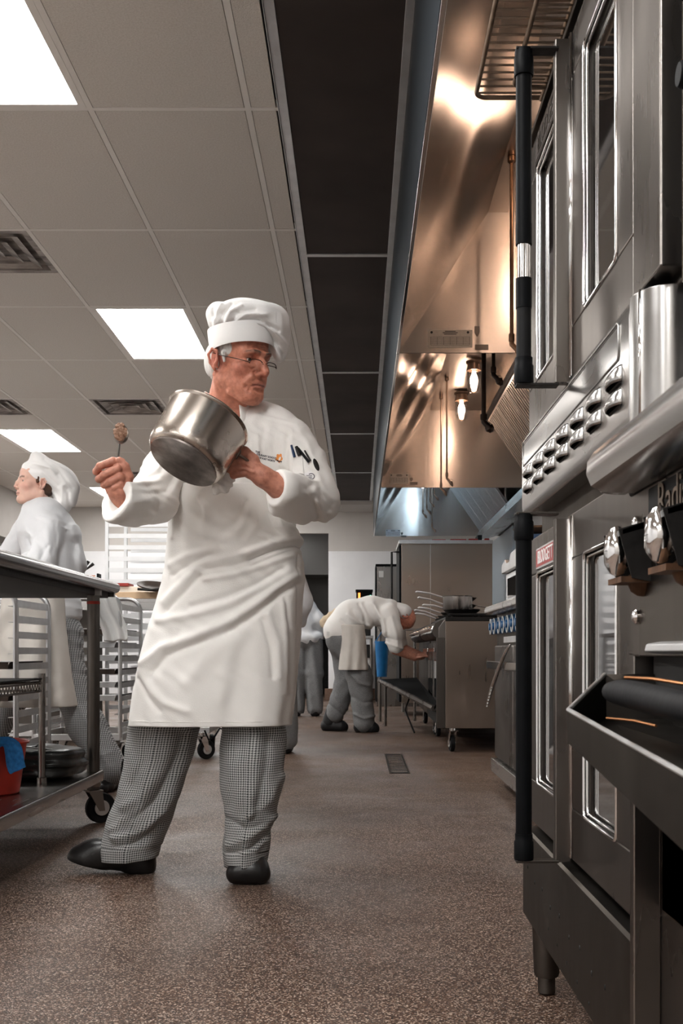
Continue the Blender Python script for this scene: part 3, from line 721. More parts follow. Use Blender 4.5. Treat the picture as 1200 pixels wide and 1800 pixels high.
# ================================================================ LEFT SIDE: worktable, racks, tubs
wt = thing('worktable', 'long steel worktable on casters with rolled edge at left', 'table', (-1.4, 3.6, 0))
b = MB(); b.box(-1.78, -1.045, 2.3, 4.745, .972, .992); b.box(-1.06, -1.045, 2.3, 4.745, .955, .975); b.box(-1.78, -1.045, 4.725, 4.745, .935, .975); b.build('tabletop', STEELH, wt, bevel=.002)
b = MB(); pts = [(-1.045, 2.3, .978), (-1.045, 4.735, .978)]
b.lathe((-1.045, 2.3, .974), (0, 1, 0), [(0, 0), (.0235, 0), (.0235, 2.43), (.019, 2.447), (0, 2.449)], 24); b.build('rolled_edge', mat('smooth_rolled_steel', (.30, .31, .33), .22, 1, edge=.8), wt, smooth='auto')
b = MB(); b.box(-1.74, -1.07, 2.32, 4.72, .930, .968); b.build('underframe', IRON, wt, bevel=.003)
for (x, y) in ((-1.083, 4.51), (-1.72, 4.51), (-1.083, 2.5), (-1.72, 2.5)):
    b = MB(); b.cyl((x, y, .13), (x, y, .972), .0255, n=28); b.build('leg', STEELD, wt, smooth='auto')
    b = MB(); b.lathe((x, y, .15), (0, 0, 1), [(.028, 0), (.030, .004), (.030, .05), (.027, .055)], 24); b.lathe((x, y, .93), (0, 0, 1), [(.034, 0), (.034, .03), (.038, .042)], 24); b.build('leg_collar', STEEL, wt, smooth='auto')
    caster('c', wt, x, y, .155, .0625, .034, yaw=-.95 if y > 4 else .4)
b = MB(); b.lathe((-1.083, 4.51, .895), (0, 0, 1), [(.026, 0), (.0265, .001), (.0265, .011), (.026, .012)], 24); b.build('red_tape', RED, wt, smooth='auto')
b = MB(); b.box(-1.75, -1.055, 2.42, 4.56, .205, .213)
b.prism([(-1.062, .168), (-1.054, .168), (-1.050, .205), (-1.054, .213), (-1.062, .213)], 'y', 2.42, 4.56); b.box(-1.75, -1.055, 4.55, 4.56, .17, .21)
b.build('lower_shelf', STEELH, wt, bevel=.002)
# on the tabletop
t = thing('cutting_board', 'beige cutting board end lying on the steel worktable', 'board', (-1.18, 3.55, .992))
MB().box(-1.6, -1.110, 2.9, 3.42, .9925, 1.010).build('board', mat('beige_board', (.62, .50, .38), .5, var=.2, vscale=20), t, bevel=.008, seg=3)
t = thing('sheet_pan', 'grey sheet pan tilted on the worktable beside the beige board', 'pan', (-1.3, 3.9, .992))
b = MB(); b.prism([(-1.62, 1.012), (-1.60, .9925), (-1.14, .9925), (-1.115, 1.018), (-1.119, 1.019), (-1.143, .997), (-1.597, .997), (-1.616, 1.013)], 'y', 3.48, 4.05); b.build('pan_body', STEELD, t, bevel=.001)
b = MB(); b.tube([(-1.115, 3.48, 1.018), (-1.115, 4.05, 1.018), (-1.14, 4.10, .995)], .003, 8); b.build('pan_rim', ALU, t, smooth='auto')
for i, (y, z, l) in enumerate(((4.3, .9925, 'small steel tray at the far end of the worktable'),)):
    t = thing('steel_tray', l, 'tray', (-1.5, y, z)); MB().box(-1.76, -1.36, y-.15, y+.15, z, z+.03).build('tray_body', STEEL, t, bevel=.004)
# small wire shelf standing on the lower shelf
t = thing('wire_shelf_stand', 'low wire shelf with steel posts standing on the worktable lower shelf', 'shelf', (-1.3, 3.9, .213))
for (x, y) in ((-1.176, 4.10), (-1.176, 3.3), (-1.6, 4.10)):
    b = MB(); b.cyl((x, y, .215), (x, y, .62), .0125, n=16); b.lathe((x, y, .213), (0, 0, 1), [(.018, 0), (.018, .02), (.0125, .022)], 16); b.build('post', STEEL, t, smooth='auto')
b = MB(); b.tube([(-1.6, 4.10, .585), (-1.176, 4.10, .585), (-1.176, 3.3, .585)], .004, 8); b.tube([(-1.6, 4.10, .555), (-1.176, 4.10, .555), (-1.176, 3.3, .555)], .004, 8)
for k in range(24): y = 4.08-.033*k; b.tube([(-1.176, y, .585), (-1.176, y-.016, .555), (-1.176, y-.033, .585)], .0018, 6)
for k in range(14): x = -1.19-.03*k; b.cyl((x, 3.3, .590), (x, 4.10, .590), .002, n=6)
b.build('wire_shelf', STEEL, t, smooth='auto')
b = MB(); b.box(-1.6, -1.172, 3.3, 4.09, .597, .603); b.build('black_liner', BLACK, t, bevel=.002)
# red bucket with blue cloth
t = thing('red_bucket', 'red plastic bucket on the worktable lower shelf', 'bucket', (-1.275, 3.80, .213))
b = MB(); b.lathe((-1.275, 3.80, .2135), (0, 0, 1), [(0, 0), (.098, 0), (.104, .004), (.128, .170), (.136, .172), (.138, .178), (.134, .182), (.126, .178), (.100, .010), (0, .010)], 40); b.build('bucket_body', RED, t, smooth='auto')
def cloth_strip(name, label, cat, pts, w, m, seed=1, lift=.006):
    t = []; rr = random.Random(seed); ph = rr.random()*6
    n = len(pts); rows = []
    for k in range(n):
        p = Vector(pts[k]); d = (Vector(pts[min(k+1, n-1)])-Vector(pts[max(k-1, 0)])).normalized(); sd = d.cross(Vector((0, -.6, .8))).normalized()
        nn = sd.cross(d); rows.append([p+sd*w*(j/8-.5)+nn*lift*math.sin(j*1.6+ph+k*.5) for j in range(9)])
    b = MB(); b.sheet(rows); o = b.build(name, m, None, smooth=True, solid=.003, subd=1); tag(o, label, cat); return o
cloth_strip('blue_cloth', 'blue cleaning cloth draped over the rim of the red bucket', 'cloth', [(-1.225, 3.66, .33), (-1.222, 3.655, .372), (-1.21, 3.68, .398), (-1.18, 3.70, .402), (-1.155, 3.685, .390), (-1.145, 3.672, .36), (-1.14, 3.665, .325), (-1.128, 3.662, .305)], .06, mat('blue_cloth', (.02, .16, .42), .9, var=.4, vscale=80, bump=.001, bscale=200), 3)
cloth_strip('grey_towel', 'grey blue towel hanging in front of the red bucket', 'cloth', [(-1.235, 3.60, .40), (-1.232, 3.58, .36), (-1.228, 3.575, .30), (-1.225, 3.57, .25), (-1.223, 3.57, .216)], .10, mat('grey_towel', (.22, .28, .32), .9, var=.3, vscale=80), 5)
# black bag: lumpy closed bag
def lumpy(name, c, rx, ry, rz, m, parent, seed=0, amp=.12, sq=3.0):
    rr = random.Random(seed); ph = [rr.random()*6 for _ in range(9)]
    b = MB(); n1, n2 = 26, 44; vs = []; fs = []
    for i in range(n1+1):
        th = math.pi*i/n1
        for j in range(n2):
            a = 2*math.pi*j/n2
            d = Vector((math.sin(th)*math.cos(a), math.sin(th)*math.sin(a), math.cos(th)))
            k = (abs(d.x)**sq+abs(d.y)**sq+abs(d.z)**sq)**(-1/sq)
            f = 1+amp*(math.sin(3*a+ph[0]+2*d.z)*.5+abs(math.sin(5*a+4*th+ph[1]))*.4+.4*math.sin(7*d.z*1.5+ph[2]+a))
            p = Vector((d.x*k*f*rx, d.y*k*f*ry, d.z*k*(f if d.z > 0 else 1)*rz)); vs.append(Vector(c)+p)
    for i in range(n1):
        for j in range(n2): fs.append((i*n2+j, (i+1)*n2+j, (i+1)*n2+(j+1) % n2, i*n2+(j+1) % n2))
    b.add(vs, fs); return b.build(name, m, parent, smooth=True)
BAG = mat('black_vinyl', (.012, .014, .014), .32, 0, var=.3, vscale=12, bump=.003, bscale=18)
t = thing('black_bag', 'slumped shiny black bag on the worktable lower shelf beside the bucket', 'bag', (-1.22, 4.28, .213))
lumpy('bag_body', (-1.245, 4.28, .275), .165, .17, .060, BAG, t, 4, .10, 4)
b = MB(); b.tube([(-1.33, 4.16, .335), (-1.25, 4.15, .342), (-1.17, 4.16, .334), (-1.10, 4.19, .318)], .005, 8, flat=.6); b.build('zip_edge', mat('grey_piping', (.3, .31, .31), .5), t, smooth='auto')
# ---------------------------------------------------------------- sheet pan racks
def pan_rack(name_label, x1, x0, ya, yb, zt_, zb_, nr, pans, grp, m=ALU, zwh=.11, slats=True, z_first=None, rungw=.03):
    """x1 right side, x0 left side; runners go along y between the two arched frames"""
    t = thing('pan_rack', name_label, 'rack', ((x0+x1)/2, (ya+yb)/2, 0), grp)
    R = .085
    for y in (ya, yb):
        pts = [Vector((x0, y, zb_)), Vector((x0, y, zt_-R))]
        for k in range(1, 6): a = math.pi/2*k/6; pts.append(Vector((x0+R-R*math.cos(a), y, zt_-R+R*math.sin(a))))
        pts += [Vector((x0+R, y, zt_)), Vector((x1-R, y, zt_))]
        for k in range(1, 6): a = math.pi/2*k/6; pts.append(Vector((x1-R+R*math.sin(a), y, zt_-R+R*math.cos(a))))
        pts += [Vector((x1, y, zt_-R)), Vector((x1, y, zb_))]
        b = MB(); b.tube(pts, .017, 8, flat=.75); b.build('arched_frame', m, t, smooth='auto')
    b = MB()
    for x in (x0, x1): b.box(x-.016, x+.016, ya, yb, zb_-.02, zb_+.02)
    for y in (ya, yb): b.box(x0, x1, y-.016, y+.016, zb_-.02, zb_+.02)
    b.build('base_rail', m, t, bevel=.003)
    z0 = zb_+.07 if z_first is None else z_first; dz = (zt_-.07-z0)/(nr-1)
    for i in range(nr):
        z = z0+dz*i
        for x, s in ((x0, 1), (x1, -1)):
            b = MB(); b.box(x-s*.002, x+s*.004, ya, yb, z-rungw/2, z+rungw/2); b.box(x, x+s*.035, ya, yb, z-rungw/2, z-rungw/2+.003); b.build('runner', m, t)
    for y in (ya+.04, yb-.04):
        for x in (x0+.03, x1-.03): caster('c', t, x, y, zb_-.015, min(.055, (zb_-.02)*.42), .028, yaw=.6+y)
    for (i, kind) in pans:
        z = z0+dz*i
        tp = thing('sheet_pan', kind[0], 'pan', ((x0+x1)/2, (ya+yb)/2, z), kind[2] if len(kind) > 2 else None)
        q = MB(); q.prism([(x0+.02, z+.022), (x0+.035, z-rungw/2+.004), (x1-.035, z-rungw/2+.004), (x1-.02, z+.022), (x1-.024, z+.022), (x1-.038, z-rungw/2+.008), (x0+.038, z-rungw/2+.008), (x0+.024, z+.022)], 'y', ya-.01, yb-.02)
        q.box(x0+.03, x1-.03, ya-.012, ya-.009, z-rungw/2+.004, z+.022); q.build('pan_body', kind[1], tp, bevel=.001)
        q = MB()
        q.tube([(x0+.02, ya-.011, z+.022), (x1-.02, ya-.011, z+.022)], .003, 8); q.build('pan_rim', ALU, tp, smooth='auto')
    return t
DKPAN = mat('dark_baked_pan', (.07, .05, .04), .45, .6, var=.5, vscale=15)
pan_rack('dull aluminium half height pan rack directly behind the worktable', -1.505, -2.02, 4.85, 5.36, .985, .215, 10,
         [(5, ('dark sheet pan sticking out of the rack behind the worktable', DKPAN)), (3, ('lower sheet pan in the rack behind the worktable', DKPAN))], 'half height pan racks')
PB = [(7, ('sheet pan high in the second rack behind the table leg', DKPAN)), (4, ('baking pan with brown edge low in the second rack', DKPAN)), (2, ('lowest sheet pan in the second rack', ALU)), (5, ('grey sheet pan in the middle of the second rack', ALU)), (6, ('bright sheet pan above the middle of the second rack', ALU)), (3, ('second lowest sheet pan in the second rack', ALU))]
pan_rack('bright aluminium half height pan rack between the table leg and the apron', -1.425, -1.94, 6.6, 7.22, 1.045, .19, 10, PB, 'half height pan racks')
pan_rack('pan rack holding trays seen low behind the walking woman', -2.10, -2.6, 7.2, 7.85, 1.0, .17, 10, [(1, ('lowest tray in the rack behind the woman', ALUW)), (2, ('second tray in the rack behind the woman', ALUW)), (3, ('third tray in the rack behind the woman', ALUW)), (4, ('fourth tray in the rack behind the woman', ALU))], 'half height pan racks')
# paper sheet caught in the rack
cloth_strip('paper_sheet', 'crumpled white paper sheet hanging in the bright pan rack', 'paper', [(-1.55, 6.57, 1.05), (-1.51, 6.56, 1.0), (-1.50, 6.56, .93), (-1.45, 6.57, .85), (-1.44, 6.55, .76)], .15, WHITEP, 8, .03)
# rolling cart whose caster shows between the legs
t = thing('rolling_cart', 'steel cart hidden behind the apron with one chrome caster showing between the trouser legs', 'cart', (-1.15, 7.4, 0))
b = MB(); b.box(-1.30, -.97, 7.2, 7.75, .17, .21); b.box(-1.30, -.97, 7.2, 7.75, .80, .83)
b.build('deck', ALU, t, bevel=.004)
for (x, y) in ((-1.28, 7.22), (-.99, 7.22), (-1.28, 7.72), (-.99, 7.72)):
    MB().cyl((x, y, .2), (x, y, .82), .014).build('post', ALU, t, smooth='auto')
caster('c', t, -1.02, 7.20, .175, .0625, .03, yaw=-.9, metal=CHROME)
caster('c', t, -1.25, 7.25, .175, .0625, .03, yaw=.3, metal=CHROME); caster('c', t, -1.02, 7.70, .175, .0625, .03, yaw=.3, metal=CHROME); caster('c', t, -1.25, 7.70, .175, .0625, .03, yaw=.3, metal=CHROME)
tag(MB().tube([(-1.0, 7.17, .19), (-.97, 7.15, .13), (-.93, 7.15, .155), (-.90, 7.16, .205), (-.86, 7.18, .19)], .006, 8).build('black_strap', BLACK, None, smooth='auto'), 'thin black strap dangling from the hidden cart beside its caster', 'strap')
# ---------------------------------------------------------------- tall white rack and prep counter behind
t = thing('tall_rack', 'tall pale aluminium rack with many white slats behind the raised sleeve', 'rack', (-1.6, 9.3, 0))
for (x, y) in ((-2.05, 9.0), (-2.05, 9.72), (-1.25, 9.0), (-1.25, 9.72)):
    MB().box(x-.014, x+.014, y-.014, y+.014, .10, 1.82).build('post', ALUW, t, bevel=.002)
for i in range(17):
    z = .25+.093*i
    MB().box(-2.04, -1.25, 8.99, 9.0, z-.018, z+.018).build('slat', ALUW, t)
    MB().box(-2.0, -1.25, 9.69, 9.70, z+.02, z+.052).build('slat', ALUW, t)
for (x, y) in ((-2.05, 9.0), (-2.05, 9.72), (-1.25, 9.0), (-1.25, 9.72)): caster('c', t, x, y, .105, .04, .024, yaw=.5)
pc = thing('prep_counter', 'steel prep counter covered with parcels behind the racks', 'counter', (-1.9, 8.2, 0))
b = MB(); b.box(-3.2, -1.30, 7.95, 8.65, 1.055, 1.085); b.box(-3.2, -1.30, 7.95, 7.97, 1.0, 1.06); b.build('countertop', STEELH, pc, bevel=.004)
for (x, y) in ((-1.36, 8.0), (-3.1, 8.0), (-1.36, 8.6), (-3.1, 8.6)): MB().box(x-.025, x+.025, y-.025, y+.025, 0, 1.056).build('leg', IRON, pc, bevel=.003)
KRAFT = mat('kraft_paper', (.62, .43, .27), .8, var=.15, vscale=8)
def small(name, label, cat, m, *boxes, bevel=.004, group=None):
    b = MB()
    for q in boxes: b.box(*q)
    o = b.build(name, m, None, bevel=bevel); tag(o, label, cat, group); return o
small('kraft_parcel', 'flat kraft paper parcel lying on the prep counter', 'parcel', KRAFT, (-1.78, -1.45, 8.0, 8.4, 1.0855, 1.135))
small('white_parcel', 'white paper wrapped stack behind the kraft parcel', 'parcel', mat('cream_paper', (.72, .66, .57), .8), (-1.95, -1.40, 8.42, 8.62, 1.0855, 1.20))
small('red_strip', 'dark red flat tray on top of the white wrapped stack', 'tray', mat('dull_red', (.28, .03, .02), .5), (-1.96, -1.75, 8.40, 8.6, 1.201, 1.225))
t = thing('salad_bag', 'clear bag of green leaves on the counter behind the woman', 'bag', (-2.08, 8.1, 1.085)); lumpy('leaf_bag', (-2.1, 8.12, 1.135), .12, .08, .048, mat('green_leaf_bag', (.33, .42, .30), .5, var=.5, vscale=40, vcol=(.55, .58, .52)), t, 9, .2)
t = thing('ladle_pan', 'dark shallow pan tilted on the prep counter near the apron', 'pan', (-1.45, 8.0, 1.085))
b = MB(); b.lathe((-1.47, 8.03, 1.155), (.15, -.25, 1), [(0, -.0), (.10, .002), (.14, .02), (.145, .03), (.142, .03), (.10, .008), (0, .006)], 32); b.build('pan_bowl', DKPAN, t, smooth='auto')
b = MB(); b.tube([(-1.58, 7.90, 1.150), (-1.48, 7.89, 1.142), (-1.36, 7.92, 1.16)], .010, 10); b.build('pan_handle', IRON, t, smooth='auto')
t = thing('plastic_wrap', 'crumpled clear plastic wrap on the prep counter', 'wrap', (-1.4, 8.3, 1.09)); lumpy('wrap_heap', (-1.36, 8.25, 1.127), .07, .08, .04, mat('cloudy_plastic', (.6, .62, .62), .15, coat=.5, var=.3, vscale=30), t, 12, .3)
t = thing('spice_jar', 'clear jar with orange lid standing behind the woman', 'jar', (-2.15, 8.9, 1.09))
b = MB(); b.box(-3.2, -2.08, 8.7, 8.97, .0, 1.19); tag(b.build('storage_box', STEELD, None, bevel=.004), 'dark low storage box behind the prep counter', 'box')
b = MB(); b.lathe((-2.16, 8.9, 1.1905), (0, 0, 1), [(0, 0), (.035, 0), (.035, .10), (0, .10)], 20); b.build('jar_body', ALUW, t, smooth='auto')
b = MB(); b.lathe((-2.16, 8.9, 1.291), (0, 0, 1), [(.037, 0), (.037, .025), (0, .027)], 20); b.build('jar_lid', mat('orange_lid', (.65, .18, .04), .4), t, smooth='auto')
t = thing('whisk_crock', 'dark utensil bundle standing behind the woman near the jar', 'utensils', (-2.26, 9.0, 1.19))
for k in range(5):
    b = MB(); a = k*.25-.5; b.tube([(-2.26, 9.0, 1.191), (-2.26+.05*a, 9.0, 1.36), (-2.24+.16*a, 9.0, 1.50-.02*k)], [.006, .005, .014], 8); b.build('utensil', IRON, t, smooth='auto')
small('binder_row', 'thin dark upright folder beside the orange lidded jar', 'folder', BLACK, (-2.10, -2.085, 8.85, 8.95, 1.1905, 1.33))
small('wall_shelf', 'grey steel shelf board at the far left behind the woman', 'shelf', STEEL, (-3.6, -2.95, 9.0, 9.4, 1.60, 1.66))
small('cabinet_unit', 'white cabinet against the left under the grey shelf board', 'cabinet', WHITEP, (-3.6, -2.96, 9.0, 9.5, .0, 1.55))
# ================================================================ BLUE KNOB RANGE beyond the ovens
r1 = thing('gas_range', 'steel gas range with row of blue knobs beyond the stacked ovens', 'range', (1.1, 4.6, 0))
b = MB(); b.box(.735, 1.5, 3.2, 5.86, .07, .90); b.build('body', STEELD, r1, bevel=.003)
b = MB(); b.prism([(.76, .892), (.672, .894), (.660, .902), (.658, .918), (.664, .932), (.76, .936)], 'y', 3.2, 5.05); b.build('front_rail', STEELH, r1, smooth='auto')
b = MB(); b.prism([(.76, .892), (.672, .894), (.660, .902), (.658, .918), (.664, .932), (.76, .936)], 'y', 5.06, 5.78); b.build('front_rail', STEELH, r1, smooth='auto')
MB().box(.76, 1.5, 3.2, 5.86, .90, .935).build('cooktop', IRON, r1, bevel=.003)
for k, y in enumerate((5.85, 5.70, 5.52, 5.36, 5.20, 5.04, 4.88, 4.7, 4.5)):
    q = MB(); q.lathe((.735, y, .833), (-1, 0, 0), [(.014, 0), (.014, .012), (.040, .014), (.043, .02), (.040, .034), (.020, .036), (.018, .045), (0, .046)], 24); kb = q.build('blue_knob', BLUE, r1, smooth='auto')
    q = MB(); q.lathe((.735-.0345, y, .833), (-1, 0, 0), [(.036, 0), (.0415, .0), (.0415, .004), (.036, .004)], 24); q.build('knob_ring', WHITEP, kb, smooth='auto')
MB().box(.722, .737, 3.2, 5.5, .745, .775).build('valve_strip', ALU, r1, bevel=.002)
for (a, c) in ((5.18, 5.84), (3.9, 5.14)):
    d = MB().box(.720, .736, a, c, .152, .733).build('oven_door', STEEL, r1, bevel=.012, seg=3)
    h = MB(); h.box(.655, .668, a-.02 if a > 5 else a, c-.18, .615, .655); 
    for y in (a+.08, c-.26): h.box(.66, .722, y-.012, y+.012, .622, .648)
    h.build('door_handle', CHROME, d, bevel=.004)
MB().box(.700, .74, 3.2, 5.84, .072, .142).build('kick_panel', STEELH, r1, bevel=.003)
for y in (5.7, 3.4):
    for x in (.80, 1.4): MB().cyl((x, y, 0), (x, y, .08), .022).build('leg', IRON, r1, smooth='auto')
sk = thing('perforated_strip', 'curved shiny perforated strip hanging from the blue knob range door handle', 'utensil', (.64, 5.3, .66))
pts = [Vector((.650, 4.70, .74)), Vector((.648, 4.95, .68)), Vector((.646, 5.15, .60)), Vector((.644, 5.32, .53)), Vector((.642, 5.45, .465)), Vector((.641, 5.52, .42))]
b = MB(); b.tube(pts, [.008, .010, .012, .012, .010, .003], 8, flat=.4); b.build('strip', CHROME, sk, smooth=True, subd=1)
b = MB()
for k in range(7): p = pts[3]+(pts[5]-pts[3])*(k/6)*.9; b.lathe(p+Vector((-.004, -.012, 0)), (-.2, -1, 0), [(0, 0), (.0035, 0), (.0035, .002), (0, .002)], 8)
b.build('punched_dots', WHITEP, sk)
# countertop oven standing on it
co = thing('toaster_oven', 'small countertop oven with dark glass on the blue knob range', 'oven', (.9, 5.2, .935))
b = MB(); b.box(.735, 1.15, 4.72, 5.50, .94, 1.085); b.build('case', ALU, co, bevel=.004)
MB().box(.728, .736, 4.78, 5.44, .955, 1.070).build('window_frame', ALUW, co, bevel=.002)
MB().box(.724, .730, 4.85, 5.37, .962, 1.055).build('glass', GLASS, co)
b = MB(); b.prism([(4.80, 1.09), (5.52, 1.09), (5.52, 1.135), (5.40, 1.15), (5.35, 1.13), (5.25, 1.13), (5.20, 1.165), (4.80, 1.18)], 'x', .715, 1.1); b.build('upper_case', ALU, co, bevel=.003)
for y in (4.76, 5.46): MB().box(.75, 1.1, y-.01, y+.01, .936, .942).build('foot', BLACK, co)
t = thing('stock_pot_blue', 'dark blue round container above the countertop oven', 'container', (.85, 5.05, 1.17)); b = MB(); b.lathe((.86, 5.0, 1.181), (0, 0, 1), [(0, 0), (.10, 0), (.11, .03), (.11, .045), (0, .045)], 24); b.build('container_body', mat('navy', (.01, .04, .10), .4), t, smooth='auto')
t = thing('copper_pan', 'shallow coppery pan balanced on the dark blue container', 'pan', (.85, 5.0, 1.226)); b = MB(); b.lathe((.87, 5.0, 1.227), (0, 0, 1), [(0, 0), (.10, 0), (.165, .022), (.17, .03), (.16, .026), (.1, .006), (0, .005)], 32); b.build('pan_bowl', BRASS, t, smooth='auto')
# ================================================================ RANGE ON CASTERS
r2 = thing('gas_range', 'steel range on casters with big plain side panel, chrome knobs and stacked pans', 'range', (1.0, 8.5, 0))
b = MB(); b.box(.607, 1.5, 7.72, 9.25, .166, .915); b.build('body', STEELW, r2, bevel=.003)
MB().box(.545, .605, 7.72, 7.76, .166, .80).build('front_post', STEELD, r2, bevel=.003)
b = MB(); b.prism([(.61, .79), (.555, .795), (.530, .81), (.515, .84), (.535, .90), (.575, .922), (.61, .925)], 'y', 7.74, 9.25); b.build('control_panel', STEELD, r2, smooth='auto')
MB().prism([(.61, .79), (.56, .79), (.56, .87), (.60, .925), (.61, .925)], 'y', 7.722, 7.74).build('panel_end', STEEL, r2, bevel=.002)
for k in range(8):
    y = 7.86+.17*k; q = MB(); q.lathe((.527, y, .858), (-1, 0, .35), [(.014, -.006), (.03, 0), (.032, .006), (.020, .012), (.018, .035), (0, .037)], 20); q.build('chrome_knob', CHROME, r2, smooth='auto')
MB().box(.607, 1.5, 7.72, 9.25, .916, .945).build('cooktop', IRON, r2, bevel=.004)
g = MB()
for k in range(5):
    y0 = 7.76+.30*k
    for x in (.66, .85, 1.05, 1.25): g.box(x-.006, x+.006, y0, y0+.26, .960, .972); g.box(x-.006, x+.006, y0+.02, y0+.035, .944, .965)
    for yy in (y0+.01, y0+.13, y0+.25): g.box(.64, 1.40, yy-.006, yy+.006, .960, .972)
g.build('burner_grate', IRON, r2, bevel=.001)
for (a, c) in ((7.80, 8.50), (8.55, 9.22)):
    d = MB().box(.580, .606, a, c, .26, .77).build('oven_door', STEEL, r2, bevel=.006)
    MB().box(.535, .548, a+.05, c-.05, .70, .73).build('door_handle', CHROME, d, bevel=.004)
    MB().box(.576, .581, a+.1, c-.1, .36, .64).build('door_glass', GLASS, d)
MB().box(.575, .606, 7.80, 9.22, .17, .25).build('kick_panel', DARK, r2)
for (x, y) in ((.66, 7.78), (1.40, 7.80), (.66, 9.15), (1.40, 9.15)): caster('c', r2, x, y-.03, .168, .058, .034, yaw=.12, metal=CHROME)
# second range unit behind it
r3 = thing('oven_range', 'dark fronted range next behind the range on casters', 'range', (1.0, 10.1, 0))
MB().box(.60, 1.5, 9.30, 10.95, .16, .93).build('body', STEELD, r3, bevel=.003)
b = MB(); b.prism([(.61, .79), (.555, .795), (.530, .81), (.515, .84), (.535, .90), (.575, .922), (.61, .925)], 'y', 9.30, 10.95); b.build('control_panel', IRON, r3, smooth='auto')
for k in range(8):
    y = 9.42+.18*k; q = MB(); q.lathe((.527, y, .858), (-1, 0, .35), [(.014, -.006), (.03, 0), (.032, .006), (.020, .012), (.018, .035), (0, .037)], 16); q.build('chrome_knob', CHROME, r3, smooth='auto')
for (x, y) in ((.66, 9.4), (1.40, 9.4), (.66, 10.85), (1.40, 10.85)): caster('c', r3, x, y-.03, .163, .055, .034, yaw=.12)
A, B = Vector((.545, 8.0, .29)), Vector((.20, 10.6, .425)); 
t = thing('slanted_shelf', 'long slanting dark shelf leaf with steel edge hanging low beside the ranges', 'shelf', (.4, 9.3, .35))
b = MB(); b.add([A, B, B+Vector((.36, 0, .02)), A+Vector((.03, .0, .03))], [(0, 1, 2, 3)]); b.build('shelf_board', mat('matt_black', (.004, .004, .004), .9, spec=.05), t, solid=.02)
b = MB(); b.tube([A, B], .022, 6); b.build('steel_edge', STEEL, t, smooth='auto')
for q in (A+(B-A)*.93,): MB().cyl((q.x+.03, q.y, 0), (q.x+.03, q.y, q.z), .014).build('leg', STEEL, t, smooth='auto')
b = MB(); b.tube([(.46, 9.6, .35), (.40, 9.5, .20), (.47, 9.3, .02)], .007, 8); tag(b.build('power_cable', BLACK, None, smooth='auto'), 'thin dark cable trailing to the floor below the slanted shelf', 'cable')
# pots and pans
pt = thing('sauce_pot', 'low round steel pot on the range with casters', 'pot', (.80, 8.0, .99))
b = MB(); cx = (804-VX)/F*8.0; b.lathe((cx, 8.0, 1.005), (0, 0, 1), [(0, 0), (.104, 0), (.106, .005), (.106, .095), (.110, .098), (.108, .10), (.102, .097), (.102, .01), (0, .01)], 40); b.build('pot_body', STEEL, pt, smooth='auto')
b = MB(); b.tube([(cx+.105, 7.98, 1.045), (cx+.16, 7.98, 1.03), (cx+.28, 7.98, 1.012)], .008, 8, flat=.5); b.build('pot_handle', CHROME, pt, smooth='auto')
t = thing('black_skillet', 'black skillet under the low steel pot', 'pan', (cx, 8.0, .973)); b = MB(); b.lathe((cx+.03, 8.0, .9735), (0, 0, 1), [(0, 0), (.10, 0), (.135, .030), (.130, .031), (.098, .006), (0, .006)], 36); b.build('pan_bowl', IRON, t, smooth='auto')
hs = [((778, 1050), (730, 1041), 8.6), ((778, 1062), (734, 1051), 8.5), ((782, 1070), (742, 1064), 8.4), ((770, 1076), (734, 1069), 8.9), ((765, 1082), (728, 1073), 9.1), ((762, 1086), (729, 1079), 9.3)]
nm = ['topmost', 'second', 'third', 'fourth', 'fifth', 'lowest']
for k, (a, c, Y) in enumerate(hs):
    a_ = P(*a, Y); c_ = P(*c, Y); z = a_.z-.02
    t = thing('steel_skillet', '%s of the skillets whose bright handles fan out left of the pot' % nm[k], 'pan', a_.to_tuple(), 'skillets with fanned handles')
    b = MB(); b.lathe((a_.x+.14, Y, z-.015), (0, 0, 1), [(0, 0), (.09, 0), (.125, .03), (.121, .031), (.088, .005), (0, .005)], 32); b.build('pan_bowl', STEELD, t, smooth='auto')
    m = (a_+c_)/2+Vector((0, 0, .012)); b = MB(); b.tube([a_+Vector((.02, 0, -.006)), a_, m, c_+Vector((.01, 0, .003)), c_], [.010, .013, .014, .018, .012], 10, flat=.5); b.build('pan_handle', ALUW, t, smooth='auto')
# ================================================================ TALL CABINET, FAR APPLIANCES
tcb = thing('tall_cabinet', 'tall steel cabinet whose plain side faces the aisle at the far right', 'cabinet', (.95, 12.6, 0))
MB().box(.47, 1.466, 12.1, 13.0, .14, 1.90).build('body', STEELW, tcb, bevel=.003)
MB().box(.44, 1.47, 12.08, 13.02, 1.885, 1.925).build('top_cap', ALU, tcb, bevel=.003)
MB().box(.785, .79, 12.09, 12.1, .15, 1.88).build('side_seam', ALU, tcb)
d = MB().box(.445, .468, 12.1, 13.0, .15, 1.87).build('door', BLACK, tcb, bevel=.003)
h = MB(); h.tube([(.445, 12.15, 1.80), (.365, 12.15, 1.80), (.365, 12.15, 1.25), (.445, 12.15, 1.25)], .012, 8); h.build('door_handle', IRON, d, smooth='auto')
for (x, y) in ((.52, 12.16), (1.4, 12.16), (.52, 12.9), (1.4, 12.9)): MB().cyl((x, y, 0), (x, y, .15), .02).build('leg', STEEL, tcb, smooth='auto')
for i, (a, c) in enumerate(((758, 782), (790, 818), (822, 838), (850, 858))):
    p0 = P(a, 950, 12.5); p1 = P(c, 950, 12.5); small('red_tray', ['leftmost', 'second', 'third', 'rightmost'][i]+' bright red tray on top of the tall steel cabinet', 'tray', RED, (p0.x, p1.x, 12.4, 12.8, 1.926, 1.965+.004*i), group='red trays on the cabinet')
